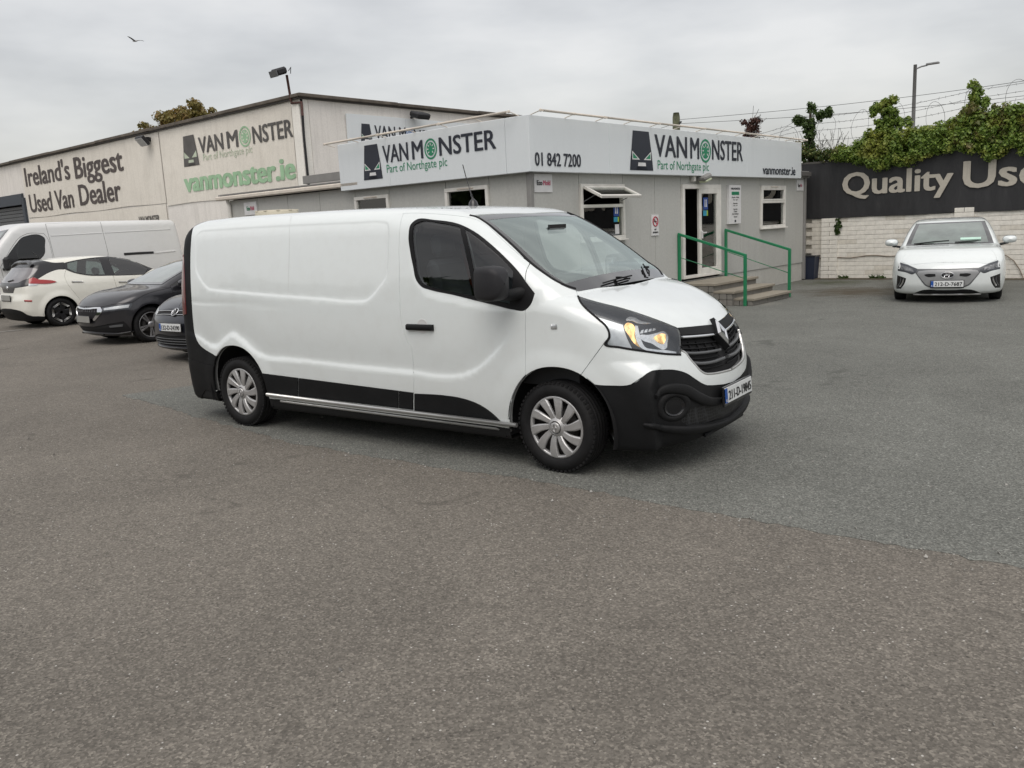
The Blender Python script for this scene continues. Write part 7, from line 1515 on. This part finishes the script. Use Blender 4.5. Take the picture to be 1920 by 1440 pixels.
def flood(lbl, b, z, tall=False, gable=False):
    t = site_thing('floodlight', lbl, 'floodlight', 4, 11.3, 0)
    if gable:
        Mx = Matrix.Translation((4.08, -.42, 5.25)) @ Matrix.Rotation(math.radians(18), 4, 'X'); MB().box((0, 0, 0), (.55, .42, .16), Mx, .04).build('housing', M['plastic2'], t); MB().box((0, -.02, -.09), (.46, .34, .02), Mx).build('lamp_glass', M['grey'], t); MB().tube([(4.08, 0, 5.22), (4.08, -.25, 5.24)], .04, 6).build('bracket', M['plastic2'], t); return
    bb = b-11.3
    if tall:
        MB().tube([(-.10, bb-.42, 5.0), (-.10, bb-.42, 5.35), (-.12, bb, 5.38), (-.14, bb, 5.5), (-.16, bb+.05, 6.12)], .035, 6).build('bracket', simple('rusty_bracket', (.07, .03, .025), .8), t); Mx = Matrix.Translation((-.35, bb+.12, 6.20)) @ Matrix.Rotation(math.radians(-18), 4, 'Y'); MB().box((0, 0, 0), (.36, .33, .19), Mx, .05).build('housing', M['plastic2'], t); MB().box((-.2, 0, -.02), (.03, .34, .17), Mx).build('lamp_glass', M['grey'], t); MB().tube([(-.2, bb-.1, 6.2), (-.14, bb-.14, 6.3), (-.1, bb-.05, 6.15)], .012, 5).build('cable', M['grey'], t)
    else:
        Mx = Matrix.Translation((-.30, bb, 5.20)) @ Matrix.Rotation(math.radians(-40), 4, 'Y'); MB().box((0, 0, 0), (.12, .50, .36), Mx, .02).build('housing', M['ink'], t); MB().box((-.07, 0, 0), (.02, .44, .30), Mx).build('lamp_glass', M['lamp_silver'], t); MB().box((-.12, bb, 5.26), (.2, .16, .14), None, .02).build('bracket', M['ink'], t)
flood('black floodlight under the warehouse roof edge between the two banners', 19.9, 5.2); flood('floodlight on a rusty bracket standing above the warehouse corner', 11.55, 5.6, tall=True); flood('grey floodlight mounted over the white board on warehouse end wall', 0, 0, gable=True)
# ------------------------------------------------------------------ tree, gull
t = site_thing('tree', 'top of an autumn-tinted leafy tree showing over the warehouse roof', 'tree', 18, 42.0, 0); MB().tube([(0, 0, 0), (.1, .1, 3), (0, 0, 6.5), (.1, -.1, 8.8)], .2, 9, radii=[.32, .24, .16, .07]).build('trunk', M['bark'], t)
mb = MB(); r = np.random.RandomState(5); C_ = []
for k in range(16): a_ = k*2.4; z = 4.6+k*.28; L = 1.35-.03*k; e = (L*math.cos(a_), L*math.sin(a_), z+1.2); mb.tube([(0, 0, z), (e[0]*.5, e[1]*.5, z+.5), e], .05, 5, radii=[.08, .05, .02]); C_ += [(e[0]*q+r.normal(0, .35), e[1]*q+r.normal(0, .35), z+1.2*q+r.normal(0, .3)) for q in r.uniform(.4, 1.1, 9)]
C_ += [(r.normal(0, 1.0), r.uniform(-1.9, 1.9), 8.9+r.uniform(-1.6, .7)) for _ in range(150)]
mb.build('limbs', M['bark'], t); P_, O_ = clumps(np.array(C_), [r.uniform(.25, .5) for _ in C_], 750, 6, (1, 1, .8)); leaves('crown', P_, .17, M['tree_leaf'], t, 6, O_)['kind'] = 'stuff'
g = thing('gull', 'small gull gliding high in the grey sky above the warehouse', 'bird', (-24.5, 14.0, 9.4), math.radians(200))
mb = MB(); secs = [(-.20, .01), (-.16, .03), (-.05, .055), (.06, .05), (.14, .035), (.19, .012)]; mb.lathe([(rr_, xx) for xx, rr_ in secs], 10, 'x'); mb.add([(-.16, -.03, 0), (-.30, -.07, 0), (-.30, .07, 0), (-.16, .03, 0)], [(0, 1, 2, 3)]); mb.build('gull_body', simple('gull_white', (.45, .45, .45), .8), g)
for s_ in (-1, 1):
    V = []
    for q, (yy, zz_, c0, c1) in enumerate(((.04, .0, .09, -.07), (.30, .10, .10, -.04), (.55, .13, .04, -.07), (.75, .12, -.06, -.10))): V += [(c0, s_*yy, zz_+.012), (c1, s_*yy, zz_), (c0, s_*yy, zz_-.002)]
    F_ = [(i*3+j, i*3+(j+1) % 3, (i+1)*3+(j+1) % 3, (i+1)*3+j) for i in range(3) for j in range(3)]; MB().add(V, F_, True).build('wing', simple('gull_grey', (.12, .12, .125), .8), g)

g.scale = (.62, .62, .62)

# unseen belt of trees added behind the camera, so the van's windows mirror something dark
C_ = []; r = np.random.RandomState(77)
for k in range(900): x = r.uniform(-45, 55); C_.append((x, -27+r.normal(0, 1.2), r.uniform(0, 5.2+1.2*math.sin(x*.31)+.8*math.sin(x*.83))))
P_, O_ = clumps(np.array(C_), r.uniform(.7, 1.4, 900), 60, 31); o = leaves('added_treeline', P_, .75, M['ivy_dk'], None, 31, O_); stuff(o)
